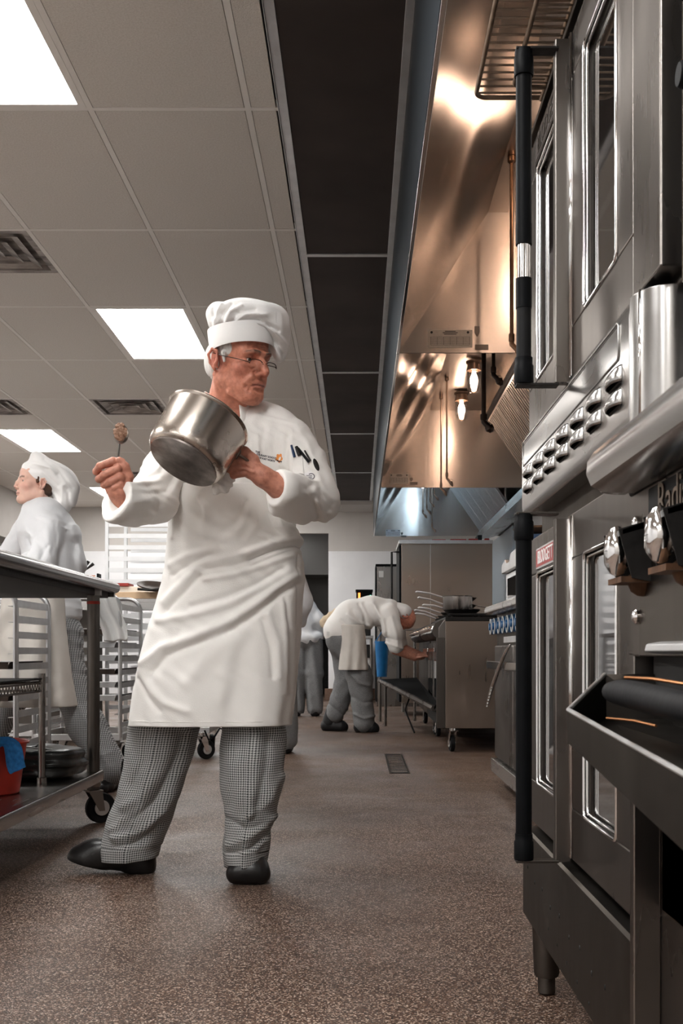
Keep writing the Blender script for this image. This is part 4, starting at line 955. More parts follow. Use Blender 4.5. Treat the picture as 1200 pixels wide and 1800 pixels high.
small('hinge_block', 'dark block standing on the tall steel cabinet between red trays', 'block', IRON, (P(840, 950, 12.4).x, P(848, 950, 12.4).x, 12.45, 12.7, 1.926, 2.02))
wp = small('wall_panel', 'bright pale blue steel wall sheet right of the tall cabinet', 'panel', mat('pale_blue_steel', (.62, .72, .80), .3, .6), (1.70, 1.76, 12.2, 15.9, 1.3, 2.1))
fu = thing('upright_cooler', 'grey upright cooler with black top edge behind the bent cook', 'cooler', (.4, 14.5, 0))
MB().box(.235, .80, 14.2, 14.9, .0, 1.80).build('body', STEEL, fu, bevel=.003); MB().box(.22, .81, 14.18, 14.92, 1.80, 1.83).build('top_edge', BLACK, fu)
MB().box(.22, .234, 14.2, 14.9, .06, 1.79).build('door', BLACK, fu); MB().box(.26, .32, 14.185, 14.198, 1.66, 1.74).build('sticker', WHITEP, fu); MB().box(.56, .66, 14.185, 14.198, 1.25, 1.58).build('notice_sheet', WHITEP, fu)
ct = thing('back_counter', 'steel counter with dark lower shelf along the end wall behind the bent cook', 'counter', (.1, 15.4, 0))
MB().box(-.30, .20, 14.9, 15.9, .88, .92).build('countertop', STEELH, ct, bevel=.003); MB().box(-.28, .18, 15.0, 15.9, .3, .78).build('lower_cabinet', WHITEP, ct, bevel=.003)
MB().box(-.1, .19, 14.95, 15.0, .62, .80).build('dark_gap', DARK, ct)
for x in (-.27, .17): MB().cyl((x, 14.95, 0), (x, 14.95, .88), .02).build('leg', STEEL, ct, smooth='auto')
cb = thing('coffee_brewer', 'black coffee brewer with orange and green lights on the end wall counter', 'coffee machine', (0, 15.2, .92))
p0 = P(626, 1064, 15.1); p1 = P(654, 1037, 15.1)
MB().box(p0.x, p1.x, 15.1, 15.5, p0.z+.04, p1.z).build('body', BLACK, cb, bevel=.01); MB().box(p0.x+.02, p1.x-.02, 15.14, 15.5, .921, p0.z+.05).build('stand', IRON, cb)
MB().box(p0.x-.01, p1.x+.01, 15.08, 15.5, p1.z-.02, p1.z+.005).build('top', BLACK, cb, bevel=.004)
MB().box(p0.x+.025, p0.x+.055, 15.085, 15.10, p0.z+.10, p0.z+.17).build('orange_light', mat('orange_lamp', (1, .3, .08), .5, emis=(1, .25, .05), estr=2.0), cb)
MB().box(p1.x-.035, p1.x-.015, 15.085, 15.10, p0.z+.12, p0.z+.14).build('green_light', mat('green_lamp', (.3, 1, .6), .5, emis=(.2, 1, .6), estr=1.5), cb)
# mop trolley with blue bucket and steel leg
tb = thing('steel_stand', 'thin steel stand with pole beside the blue bucket', 'stand', (.2, 10.9, 0))
MB().cyl((.215, 11.1, 0), (.215, 11.1, .92), .016).build('pole', STEEL, tb, smooth='auto'); MB().box(.20, .60, 10.95, 11.25, .915, .935).build('top_plate', STEEL, tb); MB().cyl((.57, 11.2, 0), (.57, 11.2, .92), .016).build('pole', STEEL, tb, smooth='auto')
bb = thing('blue_bucket', 'blue plastic bucket hanging beside the steel stand past the bent cook', 'bucket', (.24, 10.9, .5))
cx = (671-VX)/F*10.9; b = MB(); b.lathe((cx, 10.9, .455), (0, 0, 1), [(0, 0), (.050, 0), (.068, .33), (.073, .33), (.073, .35), (.066, .35), (.048, .01), (0, .01)], 28); b.build('bucket_body', BLUEB, bb, smooth='auto')
b = MB(); b.tube([(cx-.065, 10.9, .80), (cx, 10.9, .90), (cx+.065, 10.9, .80)], .006, 8); b.build('bail_handle', BLUEB, bb, smooth='auto')
# room beyond the opening
small('far_exhaust_box', 'grey box unit high in the room beyond the doorway', 'cabinet', mat('grey_metal_paint', (.34, .33, .32), .5), (-1.1, -.40, 17.6, 18.4, 1.93, 2.62))
small('far_cabinet', 'grey cabinet below the box in the room beyond the doorway', 'cabinet', mat('grey_metal_paint', (.34, .33, .32), .5), (-.95, -.44, 18.5, 18.9, 0, 1.93))
small('far_table', 'dark table in the room beyond the doorway', 'table', IRON, (-.95, -.40, 17.2, 18.2, 1.0, 1.06), (-.93, -.88, 17.2, 17.3, 0, 1.0), (-.47, -.42, 17.2, 17.3, 0, 1.0), (-.93, -.42, 17.9, 18.1, .1, .9))
# ================================================================ ORGANIC MODELLING: signed distance fields -> surface nets
class SDF:
    def __init__(s, lo, hi, h):
        s.lo = np.array(lo, float); s.h = h; s.n = np.ceil((np.array(hi)-s.lo)/h).astype(int)+1
        s.d = np.full(s.n, 1.0, np.float32)
    def sub(s, lo, hi):
        a = np.clip(np.floor((np.array(lo)-s.lo)/s.h).astype(int), 0, s.n); b = np.clip(np.ceil((np.array(hi)-s.lo)/s.h).astype(int)+1, 0, s.n)
        if np.any(b-a < 1): return None, None
        sl = tuple(slice(a[i], b[i]) for i in range(3))
        ax = [s.lo[i]+s.h*np.arange(a[i], b[i]) for i in range(3)]
        X, Y, Z = np.meshgrid(*ax, indexing='ij', sparse=True)
        return sl, (X, Y, Z)
    def op(s, lo, hi, fn, k=0.0, mode='u'):
        m = k+3*s.h
        sl, g = s.sub(np.array(lo)-m, np.array(hi)+m)
        if sl is None: return s
        e = fn(*g); e = np.broadcast_to(e, s.d[sl].shape); d = s.d[sl]
        if mode == 'u':
            if k > 0: hh = np.maximum(k-np.abs(d-e), 0)/k; s.d[sl] = np.minimum(d, e)-hh*hh*k*.25
            else: s.d[sl] = np.minimum(d, e)
        else:
            e = -e
            if k > 0: hh = np.maximum(k-np.abs(d-e), 0)/k; s.d[sl] = np.maximum(d, e)+hh*hh*k*.25
            else: s.d[sl] = np.maximum(d, e)
        return s
    def ell(s, c, r, k=0.0, R=None, mode='u'):
        c = np.array(c, float); r = np.array(r, float); m = max(r)
        Rm = np.array(R) if R is not None else None
        def fn(X, Y, Z):
            x, y, z = X-c[0], Y-c[1], Z-c[2]
            if Rm is not None:
                x, y, z = (Rm[0][0]*x+Rm[1][0]*y+Rm[2][0]*z, Rm[0][1]*x+Rm[1][1]*y+Rm[2][1]*z, Rm[0][2]*x+Rm[1][2]*y+Rm[2][2]*z)
            k0 = np.sqrt((x/r[0])**2+(y/r[1])**2+(z/r[2])**2); k1 = np.sqrt((x/r[0]**2)**2+(y/r[1]**2)**2+(z/r[2]**2)**2)+1e-9
            return k0*(k0-1)/k1
        bb = r if Rm is None else np.array([m, m, m])
        return s.op(c-bb, c+bb, fn, k, mode)
    def cap(s, a, b, ra, rb=None, k=0.0, mode='u', sc=(1, 1, 1)):
        rb = ra if rb is None else rb; a = np.array(a, float); b = np.array(b, float); S_ = np.array(sc, float)
        m = max(ra, rb)*max(1/S_.min(), 1)
        lo = np.minimum(a, b)-m; hi = np.maximum(a, b)+m
        a2 = a*S_; b2 = b*S_; ba = b2-a2; L2 = float(ba @ ba)+1e-12
        def fn(X, Y, Z):
            x, y, z = X*S_[0]-a2[0], Y*S_[1]-a2[1], Z*S_[2]-a2[2]
            t = np.clip((x*ba[0]+y*ba[1]+z*ba[2])/L2, 0, 1)
            return np.sqrt((x-ba[0]*t)**2+(y-ba[1]*t)**2+(z-ba[2]*t)**2)-(ra+(rb-ra)*t)
        return s.op(lo, hi, fn, k, mode)
    def path(s, pts, rs, k=0.0, mode='u', sc=(1, 1, 1)):
        rs = rs if isinstance(rs, (list, tuple)) else [rs]*len(pts)
        for i in range(len(pts)-1): s.cap(pts[i], pts[i+1], rs[i], rs[i+1], k, mode, sc)
        return s
    def groove(s, pts, r, k=.003, sink=.35, n=5):
        """carve a shallow line exactly on the +y surface, given (x, z) points"""
        P_ = []
        for (x0, z0), (x1, z1) in zip(pts[:-1], pts[1:]):
            for i in range(n): P_.append((x0+(x1-x0)*i/n, z0+(z1-z0)*i/n))
        P_.append(pts[-1]); out = []
        for x, z in P_:
            i = int(round((x-s.lo[0])/s.h)); j = int(round((z-s.lo[2])/s.h)); col = s.d[i, :, j]; w_ = np.where(col < 0)[0]
            if len(w_) == 0: continue
            m = w_[-1]; a, b = col[m], col[min(m+1, len(col)-1)]; y = s.lo[1]+s.h*(m+(a/(a-b) if a != b else 0)); out.append((x, y+r*(1-2*sink)*.5, z))
        return s.path(out, r, k, 's') if len(out) > 1 else s
    def disp(s, fn, lim=.06):
        X, Y, Z = np.meshgrid(*[s.lo[i]+s.h*np.arange(s.n[i]) for i in range(3)], indexing='ij', sparse=True)
        s.d += (-fn(X, Y, Z)).astype(np.float32)*(np.abs(s.d) < lim); return s
    def mesh(s):
        d = s.d; n = d.shape; ins = d < 0
        c = np.zeros((n[0]-1, n[1]-1, n[2]-1), np.uint8)
        for i in (0, 1):
            for j in (0, 1):
                for k in (0, 1): c += ins[i:n[0]-1+i, j:n[1]-1+j, k:n[2]-1+k]
        act = (c > 0) & (c < 8); idx = np.argwhere(act); vid = np.full(act.shape, -1, np.int64); vid[act] = np.arange(len(idx))
        acc = np.zeros((len(idx), 3)); cnt = np.zeros(len(idx))
        cor = [(i, j, k) for i in (0, 1) for j in (0, 1) for k in (0, 1)]
        for a in cor:
            for ax in range(3):
                if a[ax]: continue
                b = list(a); b[ax] = 1
                da = d[idx[:, 0]+a[0], idx[:, 1]+a[1], idx[:, 2]+a[2]]; db = d[idx[:, 0]+b[0], idx[:, 1]+b[1], idx[:, 2]+b[2]]
                m = (da < 0) != (db < 0); t = np.where(m, da/np.where(m, da-db, 1), 0)
                p = np.array(a, float)[None]+np.zeros((len(idx), 3)); p[:, ax] += t
                acc += p*m[:, None]; cnt += m
        V = (idx+acc/np.maximum(cnt, 1)[:, None])*s.h+s.lo
        F_ = []
        for ax in range(3):
            a = [slice(1, -1)]*3; a[ax] = slice(0, -1); b = [slice(1, -1)]*3; b[ax] = slice(1, None)
            A = ins[tuple(a)]; B = ins[tuple(b)]; m = A != B; e = np.argwhere(m); 
            if len(e) == 0: continue
            o = np.ones(3, int); o[ax] = 0; e0 = e+o
            u, v = [(1, 2), (2, 0), (0, 1)][ax]
            def q(du, dv):
                w_ = e0.copy(); w_[:, u] -= du; w_[:, v] -= dv; return vid[w_[:, 0], w_[:, 1], w_[:, 2]]
            quad = np.stack([q(1, 1), q(0, 1), q(0, 0), q(1, 0)], 1); fl = B[m]
            quad[fl] = quad[fl][:, ::-1]; F_.append(quad)
        return V, np.concatenate(F_)
def mesh_obj(name, parts, m, parent=None, smooth_it=0, M=None, colf=None, decim=0):
    """parts: list of (V,F); joined in one mesh"""
    Vs = []; Fs = []; o = 0
    for V, Fc in parts: Vs.append(V); Fs.append(Fc+o); o += len(V)
    V = np.concatenate(Vs); Fc = np.concatenate(Fs)
    col = colf(V) if colf is not None else None
    if M is not None:
        A = np.array(M); V = V @ A[:3, :3].T+A[:3, 3]
    me = bpy.data.meshes.new(name); me.vertices.add(len(V)); me.vertices.foreach_set('co', V.astype(np.float32).ravel())
    me.loops.add(len(Fc)*4); me.polygons.add(len(Fc)); me.loops.foreach_set('vertex_index', Fc.astype(np.int32).ravel())
    me.polygons.foreach_set('loop_start', np.arange(0, len(Fc)*4, 4, dtype=np.int32)); me.polygons.foreach_set('loop_total', np.full(len(Fc), 4, np.int32))
    me.polygons.foreach_set('use_smooth', np.ones(len(Fc), bool)); me.update(calc_edges=True); me.validate()
    if col is not None:
        ca = me.color_attributes.new('Col', 'FLOAT_COLOR', 'POINT'); ca.data.foreach_set('color', np.concatenate([col, np.ones((len(V), 1))], 1).astype(np.float32).ravel())
    me.materials.append(m); ob = bpy.data.objects.new(name, me); COL.objects.link(ob)
    if smooth_it:
        md = ob.modifiers.new('smooth', 'SMOOTH'); md.iterations = smooth_it; md.factor = .5
    if parent is not None: adopt(ob, parent)
    return ob
def seg_dist2(X, Z, pts):
    """2D distance to a polyline given as [(x,z)...]"""
    best = None
    for (ax, az), (bx, bz) in zip(pts[:-1], pts[1:]):
        dx, dz = bx-ax, bz-az; L2 = dx*dx+dz*dz+1e-12
        t = np.clip(((X-ax)*dx+(Z-az)*dz)/L2, 0, 1); q = (X-ax-dx*t)**2+(Z-az-dz*t)**2
        best = q if best is None else np.minimum(best, q)
    return best
def folds(X, Z, lines):
    """lines: list of (pts, width, amplitude); ridge (+) or valley (-)"""
    r = 0.0
    for pts, w_, a in lines:
        q = seg_dist2(X, Z, pts); r = r+a*np.exp(-q/(w_*w_))
    return r
SKIN = mat('ruddy_skin', (.6, .3, .22), .48, attr=True, var=.30, vscale=70, bump=.0011, bscale=210, sss=.06)
SKINF = mat('fair_skin', (.7, .45, .36), .5, attr=True, var=.10, vscale=30, sss=.12)
HAIRW = mat('white_hair', (.72, .70, .67), .6, var=.3, vscale=60, bump=.002, bscale=180, stretch=(1, 1, .3))
COTTON = mat('white_cotton', (.84, .82, .79), .85, 0, var=.04, vscale=6, bump=.0006, bscale=350, sheen=.2)
COTTONH = mat('white_hat_cotton', (.87, .86, .85), .85, 0, var=.03, vscale=6, bump=.0005, bscale=300)
COTTONG = mat('cool_white_cotton', (.72, .73, .75), .85, 0, var=.05, vscale=6, bump=.001, bscale=60)
CLOG = mat('black_clog_leather', (.012, .011, .011), .33, 0, var=.4, vscale=18, bump=.0008, bscale=90)
def check_mat(name, scale, dark=(.018, .020, .022), light=(.50, .50, .49), uv=True):
    m = bpy.data.materials.new(name); m.use_nodes = True; nt = m.node_tree; N = nt.nodes; L = nt.links; b = N['Principled BSDF']
    tc = N.new('ShaderNodeTexCoord'); sp = N.new('ShaderNodeSeparateXYZ'); L.new(tc.outputs['UV' if uv else 'Object'], sp.inputs[0])
    def math_(op, a, bb=None):
        x = N.new('ShaderNodeMath'); x.operation = op
        for i, v in enumerate((a, bb)):
            if v is None: continue
            if isinstance(v, (int, float)): x.inputs[i].default_value = v
            else: L.new(v, x.inputs[i])
        return x.outputs[0]
    u = math_('MULTIPLY', sp.outputs[0], scale); v = math_('MULTIPLY', sp.outputs[1 if uv else 2], scale)
    fu = math_('LESS_THAN', math_('FRACT', u), .5); fv = math_('LESS_THAN', math_('FRACT', v), .5)
    diag = math_('LESS_THAN', math_('FRACT', math_('MULTIPLY', math_('ADD', u, v), 2.0)), .5)
    both = math_('MULTIPLY', fu, fv); one = math_('SUBTRACT', math_('MAXIMUM', fu, fv), both)
    val = math_('ADD', both, math_('MULTIPLY', one, diag))
    mx = N.new('ShaderNodeMix'); mx.data_type = 'RGBA'; mx.inputs['A'].default_value = light+(1,); mx.inputs['B'].default_value = dark+(1,)
    L.new(val, mx.inputs['Factor']); L.new(mx.outputs['Result'], b.inputs['Base Color']); b.inputs['Roughness'].default_value = .85
    return m
CHECK = check_mat('houndstooth_trousers', 1/.0072)
CHECKS = mat('grey_check_trousers', (.11, .115, .12), .85, var=.35, vscale=240, vcol=(.26, .26, .26), bump=.001, bscale=90)
def rotm(yaw=0, pitch=0, roll=0):
    return (Matrix.Rotation(yaw, 4, 'Z') @ Matrix.Rotation(pitch, 4, 'X') @ Matrix.Rotation(roll, 4, 'Y'))
# ================================================================ HEAD / HAND kit (local frame: face looks +Y, up +Z, origin between the eyes level, metres)
def head_parts(h=.0022, female=False, lean=1.0):
    s = SDF((-.10, -.13, -.24), (.10, .14, .14), h)
    k = .028
    s.ell((0, -.006, .036), (.069, .086, .080))
    s.ell((0, .036, -.036), (.057, .060, .083), .035)
    s.ell((0, .040, .050), (.058, .048, .045), .03)
    jw = .044 if female else .050
    for q in (-1, 1):
        s.cap((q*jw, .004, -.060), (q*.017, .070, -.100), .019, .016, .028)
        s.ell((q*.043, .060, -.024), (.021, .020, .017), .022)
    s.ell((0, .080, -.101), (.020 if female else .024, .015, .016), .02)
    for q in (-1, 1):
        s.cap((q*.010, .088, .018), (q*.046, .070, .018), .0085 if not female else .006, .008, .014)
        s.ell((q*.031, .094, -.003), (.017, .013, .0115), .012, mode='s')
        s.path([(q*.047, .066, .001), (q*.040, .0775, .006), (q*.031, .0825, .0075), (q*.022, .080, .005), (q*.016, .075, -.001)], .0042, .004)
        s.path([(q*.046, .066, -.006), (q*.038, .0765, -.010), (q*.030, .0795, -.0115), (q*.021, .077, -.009), (q*.016, .075, -.003)], .0036, .004)
        if not female:
            s.path([(q*.041, .077, -.017), (q*.029, .0835, -.0205), (q*.018, .084, -.016)], .0044, .006)       # eye bags
            s.groove([(q*.019, -.036), (q*.029, -.054), (q*.036, -.080)], .0042, .006)
            s.path([(q*.026, .090, -.046), (q*.036, .077, -.064)], .006, .010)  # nasolabial fold
            s.groove([(q*.027, -.074), (q*.031, -.092)], .0024, .004)
            s.groove([(q*.042, -.0235), (q*.030, -.0285), (q*.020, -.024)], .0018, .004)
            s.groove([(q*.052, -.008), (q*.061, -.014)], .0014, .003); s.groove([(q*.053, -.002), (q*.062, .001)], .0014, .003); s.groove([(q*.006, .022), (q*.005, .010)], .0018, .003)
            s.path([(q*.052, .030, -.098), (q*.030, .060, -.112), (q*.008, .070, -.118)], .006, .014)
            s.path([(q*.014, .0965, .020), (q*.034, .0905, .0205), (q*.048, .074, .013)], .0055, .008)
    s.path([(0, .089, .012), (0, .104 if not female else .103, -.012), (0, .115 if not female else .111, -.033)], [.0078, .0088 if not female else .0075, .0115 if not female else .0085], .012)
    for q in (-1, 1):
        s.ell((q*.0125, .101, -.040), (.0075, .0105, .0075), .006)
        s.ell((q*.0065, .106, -.0475), (.0035, .0055, .0035), .002, mode='s')
    s.ell((0, .076, -.067), (.028, .019, .022), .02)
    s.path([(-.023, .085, -.067), (-.010, .0955, -.064), (0, .0965, -.0655), (.010, .0955, -.064), (.023, .085, -.067)], .0042 if not female else .005, .005)
    s.path([(-.021, .085, -.0735), (0, .0955, -.076), (.021, .085, -.0735)], [.004, .0055, .004], .005)
    dn = -.006 if not female else .0
    s.groove([(-.026, -.070+dn), (-.012, -.0695), (0, -.0695), (.012, -.0695), (.026, -.070+dn)], .0016, .002)
    s.groove([(-.016, -.084), (0, -.086), (.016, -.084)], .0025, .006)
    if not female:
        for z, a in ((.032, .0), (.039, .001), (.046, .003), (.053, .005)):
            s.groove([(-.040, z-.002), (-.018, z+.003), (0, z), (.018, z+.003), (.040, z-.002)], .0022, .003)
    for q in (-1, 1):
        R = rotm(q*-.35, 0, 0).to_3x3()
        s.ell((q*.077, -.014, -.006), (.0075, .0185, .031), .006, R)
        s.ell((q*.084, -.010, -.002), (.0045, .0095, .018), .004, R, 's')
        s.path([(q*.078, .001, -.030), (q*.083, -.004, -.022), (q*.082, .002, -.010)], .0035, .004)
        s.path([(q*.081, -.003, .016), (q*.086, -.018, .020), (q*.089, -.028, .004), (q*.084, -.024, -.018), (q*.078, -.010, -.036)], .0034, .004)
    # neck with the two neck cords and larynx
    s.cap((0, -.022, -.060), (0, -.048, -.235), .052 if not female else .046, .057 if not female else .05, .03)
    for q in (-1, 1): s.cap((q*.058, -.020, -.050), (q*.018, .010, -.225), .010, .011, .018)
    s.cap((0, .038, -.105), (0, .012, -.165), .012, .010, .02)
    return s.mesh()
def head_color(male=True):
    def f(V):
        x, y, z = V[:, 0], V[:, 1], V[:, 2]
        base = np.array((.60, .235, .15)) if male else np.array((.78, .50, .40))
        c = np.tile(base, (len(V), 1))
        def blend(mask, col):
            m = np.clip(mask, 0, 1)[:, None]; nonlocal c; c = c*(1-m)+np.array(col)*m
        g = lambda cx, cy, cz, r: np.exp(-((x-cx)**2+(y-cy)**2+(z-cz)**2)/(r*r))
        for q in (-1, 1):
            blend(.55*g(q*.045, .065, -.03, .024), (.60, .19, .14) if male else (.78, .34, .28))
            blend(.6*g(q*.08, -.01, -.005, .03), (.60, .20, .15) if male else (.74, .38, .30))
            bm = np.exp(-((z-(.022-abs(x-q*.03)*.15))/.0045)**2)*(np.abs(x-q*.03) < .020)*(y > .055)
            blend(bm*(.55 if male else .85), (.20, .14, .11) if male else (.10, .05, .03))
        blend(.5*g(0, .115, -.038, .014), (.62, .2, .15) if male else (.76, .4, .33))
        lm = np.exp(-((z+.0700)/.0075)**2)*(np.abs(x) < .024)*(y > .080)
        blend(lm*.6, (.44, .15, .12) if male else (.55, .20, .18))
        ml = np.exp(-((z+.0700)/.0018)**2)*(np.abs(x) < .026)*(y > .080)
        blend(ml*.85, (.16, .05, .04))
        blend((z < -.11)*np.clip((-z-.11)/.03, 0, 1)*.5, (.56, .24, .17) if male else (.74, .46, .37))
        if male:
            nf = lambda a, b_, d, ph: np.sin(x*a+ph)*np.sin(y*b_+1.3*ph)*np.sin(z*d+.7*ph)
            blend(np.clip(.5*nf(310, 270, 290, .3)+.4*nf(610, 530, 570, 1.1), 0, 1)*.22, (.45, .12, .08)); blend(np.clip(.5*nf(350, 310, 330, 2.0), 0, 1)*.28, (.72, .40, .29))
            for q in (-1, 1): blend(.55*g(q*.031, .084, .002, .014), (.34, .13, .09))
        return c
    return f
def xf(VF, M):
    V, Fc = VF; A = np.array(M); return (V @ A[:3, :3].T+A[:3, 3], Fc)
def eyes(parent, M, female=False, look=(0, 1, 0)):
    wm = mat('eye_white', (.72, .68, .64), .2); im = mat('eye_iris', (.05, .035, .025), .1)
    for q in (-1, 1):
        c = Vector((q*.031, .0705, -.0015)); b = MB(); n = 16
        b.lathe(c-Vector((0, .0115, 0)), (0, 1, 0), [(.0115*math.sin(math.pi*i/10), .0115*(1-math.cos(math.pi*i/10))) for i in range(11)], 20)
        b.v = [tuple(M @ Vector(v)) for v in b.v]; e = b.build('eyeball', wm, parent, smooth=True)
        b = MB(); d = Vector(look).normalized(); b.lathe(c+d*.0103, d, [(.0055, 0), (.005, .0012), (.0025, .0018), (0, .002)], 16)
        b.v = [tuple(M @ Vector(v)) for v in b.v]; b.build('iris', im, e, smooth=True)
def hand_fist(h=.0016):
    pass
from mathutils.bvhtree import BVHTree
def bvh_of(VF):
    V, Fc = VF; return BVHTree.FromPolygons([tuple(v) for v in V], [tuple(f) for f in Fc])
def stick(o, tree, off=.0008, d=(0, 1, 0), back=.35):
    d = Vector(d).normalized()
    for v in o.data.vertices:
        p = Vector(v.co); hit = tree.ray_cast(p-d*back, d)
        if hit[0] is not None: v.co = hit[0]-d*off*(1.0)+(d*0)
    o.data.update(); return o
# ================================================================ MAIN CHEF
YB_ = 3.42
ch = thing('person', 'older cook in tall white hat and apron holding a saucepan and a raised spoon', 'person', (-.42, 3.42, 0))
Mh = Matrix.Translation(P(417, 634, 3.36)) @ Matrix.Rotation(math.radians(-128), 4, 'Z') @ Matrix.Rotation(math.radians(-9), 4, 'X') @ Matrix.Rotation(math.radians(3), 4, 'Y') @ Matrix.Scale(1.05, 4)
hp = head_parts(.0021)
hc = head_color(True)(hp[0])
# --- right hand (picture left): fist round the spoon handle
def build_right_hand():
    Yh = 3.08; q = lambda x, y, dy=0: P(x, y, Yh+dy)
    s = SDF(tuple(P(150, 935, 3.0)+Vector((0, -.04, 0))), tuple(P(245, 790, 3.0)+Vector((0, .24, 0))), .0017)
    # forearm and wrist
    s.path([q(244, 888, .12), q(214, 886, .04), q(206, 866, .010)], [.028, .027, .025], .01, sc=(1, 1, 1))
    # palm / back of hand
    s.path([q(206, 862, .008), q(203, 840, .012), q(198, 826, .014)], [.024, .026, .020], .012)
    s.ell(q(200, 838, .02), (.026, .020, .030), .012)
    # four fingers: knuckle -> middle joint -> tip, wrapping the handle, each a different length
    F4 = [((214, 812, .020), (198, 811, -.012), (176, 819, -.020), (169, 829, .004), (180, 834, .016), .0108),
          ((218, 822, .016), (206, 824, -.018), (183, 835, -.026), (174, 842, -.002), (186, 846, .012), .0112),
          ((220, 834, .016), (211, 838, -.016), (191, 848, -.022), (183, 853, .000), (193, 856, .012), .0106),
          ((219, 846, .016), (212, 851, -.010), (199, 858, -.014), (191, 862, .002), (200, 863, .010), .0094)]
    for a, b, c, d, e, r in F4:
        s.path([q(*a), q(*b)], [r*1.05, r*1.08], .006); s.path([q(*b), q(*c)], [r*1.08, r], .003); s.path([q(*c), q(*d)], [r, r*.95], .003); s.path([q(*d), q(*e)], [r*.95, r*.85], .003)
    # separate creases between the fingers
    for k in range(3):
        a, b = F4[k], F4[k+1]; m = [tuple((np.array(a[i])+np.array(b[i]))/2) for i in range(4)]
        s.path([q(u[0], u[1], u[2]-.011) for u in m[1:4]], .0013, .003, 's')
    # thumb from the side of the palm closing over the index finger
    s.path([q(222, 858, .012), q(226, 838, .004), q(220, 820, -.006), q(210, 809, -.012)], [.015, .0135, .0115, .0095], .006)
    return s.mesh()
rh = build_right_hand()
def build_left_hand():
    Yh = 3.12; q = lambda x, y, dy=0: P(x, y, Yh+dy)
    s = SDF(tuple(P(365, 925, 3.0)+Vector((0, -.06, 0))), tuple(P(535, 765, 3.0)+Vector((0, .26, 0))), .0018)
    s.path([q(520, 868, .10), q(492, 856, .03), q(462, 838, .004), q(448, 828, 0)], [.034, .036, .029, .027], .01, sc=(1, 1, 1))
    s.ell(q(432, 818, .006), (.042, .022, .031), .016, rotm(0, 0, .38).to_3x3())
    s.ell(q(418, 811, .008), (.030, .020, .028), .014, rotm(0, 0, .3).to_3x3())
    # knuckles with fingers reaching left round the handle and curling under
    F4 = [((424, 801, -.008), (404, 800, -.020), (389, 806, -.012), (386, 816, .006), .0112),
          ((424, 811, -.012), (402, 812, -.026), (386, 818, -.016), (384, 828, .004), .0116),
          ((424, 822, -.012), (404, 824, -.024), (390, 829, -.014), (388, 838, .004), .0110),
          ((428, 832, -.008), (411, 835, -.018), (399, 839, -.010), (397, 846, .004), .0096)]
    for a, b, c, d, r in F4:
        s.path([q(*a), q(*b), q(*c), q(*d)], [r*1.1, r*1.06, r, r*.9], .004)
        s.ell(q(a[0], a[1], a[2]-.006), (.010, .008, .009), .006)
    for k in range(3):
        a, b = F4[k], F4[k+1]; m = [tuple((np.array(a[i])+np.array(b[i]))/2) for i in range(4)]
        s.path([q(u[0], u[1], u[2]-.012) for u in m[:3]], .0013, .003, 's')
    # thumb lies along the top of the handle
    s.path([q(446, 808, -.004), (q(430, 794, -.010)), q(412, 789, -.012), q(398, 791, -.010)], [.016, .0135, .0115, .0092], .008)
    # tendons and veins
    for (a, b) in (((444, 822, -.026), (428, 812, -.020)), ((446, 830, -.026), (428, 823, -.022))):
        s.path([q(*a), q(*b)], .003, .006)
    return s.mesh()
lh = build_left_hand()
def hand_col(V):
    c = np.tile(np.array((.60, .26, .18)), (len(V), 1)); return c
# hidden core of the body so that head, arms and legs belong to one figure
def core():
    s = SDF((-.95, 3.0, .08), (-.02, 3.68, 1.56), .013)
    n = P(396, 722, 3.42); c = P(405, 800, 3.44); pl = P(402, 1000, 3.46)
    s.path([n+Vector((0, 0, .05)), n, c], [.05, .055, .08]); s.path([c, pl], [.09, .09], .05)
    ls, rs = P(495, 772, 3.43), P(335, 772, 3.43)
    s.path([c, ls, P(556, 878, 3.37), P(492, 856, 3.14)], [.05, .040, .034, .032], .01)
    s.path([c, rs, P(272, 866, 3.29), P(226, 880, 3.14)], [.05, .036, .030, .022], .01)
    s.path([pl, P(440, 1060, 3.44), P(442, 1300, 3.40), P(434, 1500, 3.38)], [.10, .065, .045, .032], .02)
    s.path([pl, P(340, 1060, 3.46), P(285, 1300, 3.47), P(232, 1490, 3.50)], [.10, .065, .045, .032], .02)
    return s.mesh()
hw_ = xf(hp, Mh); cr = core()
allc = np.concatenate([hc, hand_col(rh[0]), hand_col(lh[0]), np.tile(np.array((.60, .26, .18)), (len(cr[0]), 1))])
body = mesh_obj('body', [hw_, rh, lh, cr], SKIN, ch, colf=lambda V: allc)
body['label'] = 'lined ruddy face, neck and hands'
eyes(ch, Mh, look=(.10, 1, -.10))
# hair at the sides
s = SDF((-.10, -.13, -.10), (.10, .09, .10), .0025)
for q in (-1, 1):
    s.ell((q*.060, .010, .030), (.0135, .032, .030), .01); s.ell((q*.052, -.046, -.005), (.016, .034, .050), .01); s.path([(q*.075, .018, .012), (q*.073, .022, -.012)], [.007, .004], .008)
s.ell((0, -.062, -.015), (.048, .028, .058), .01)
hr = s.mesh(); mesh_obj('hair', [xf(hr, Mh)], HAIRW, ch)
# eyebrows
b = MB()
for q in (-1, 1):
    for k in range(26):
        t = k/25; p = Vector((q*(.012+.036*t), .1035-.0245*t*t-.001, .021+.004*math.sin(math.pi*t)-.003*t)); e = p+Vector((q*.006, .003, .003*(1-t)))
        b.tube([p, e], [.0013, .0003], 5)
b.v = [tuple(Mh @ Vector(v)) for v in b.v]; b.build('eyebrows', mat('grey_brow_hair', (.25, .19, .16), .7), ch)
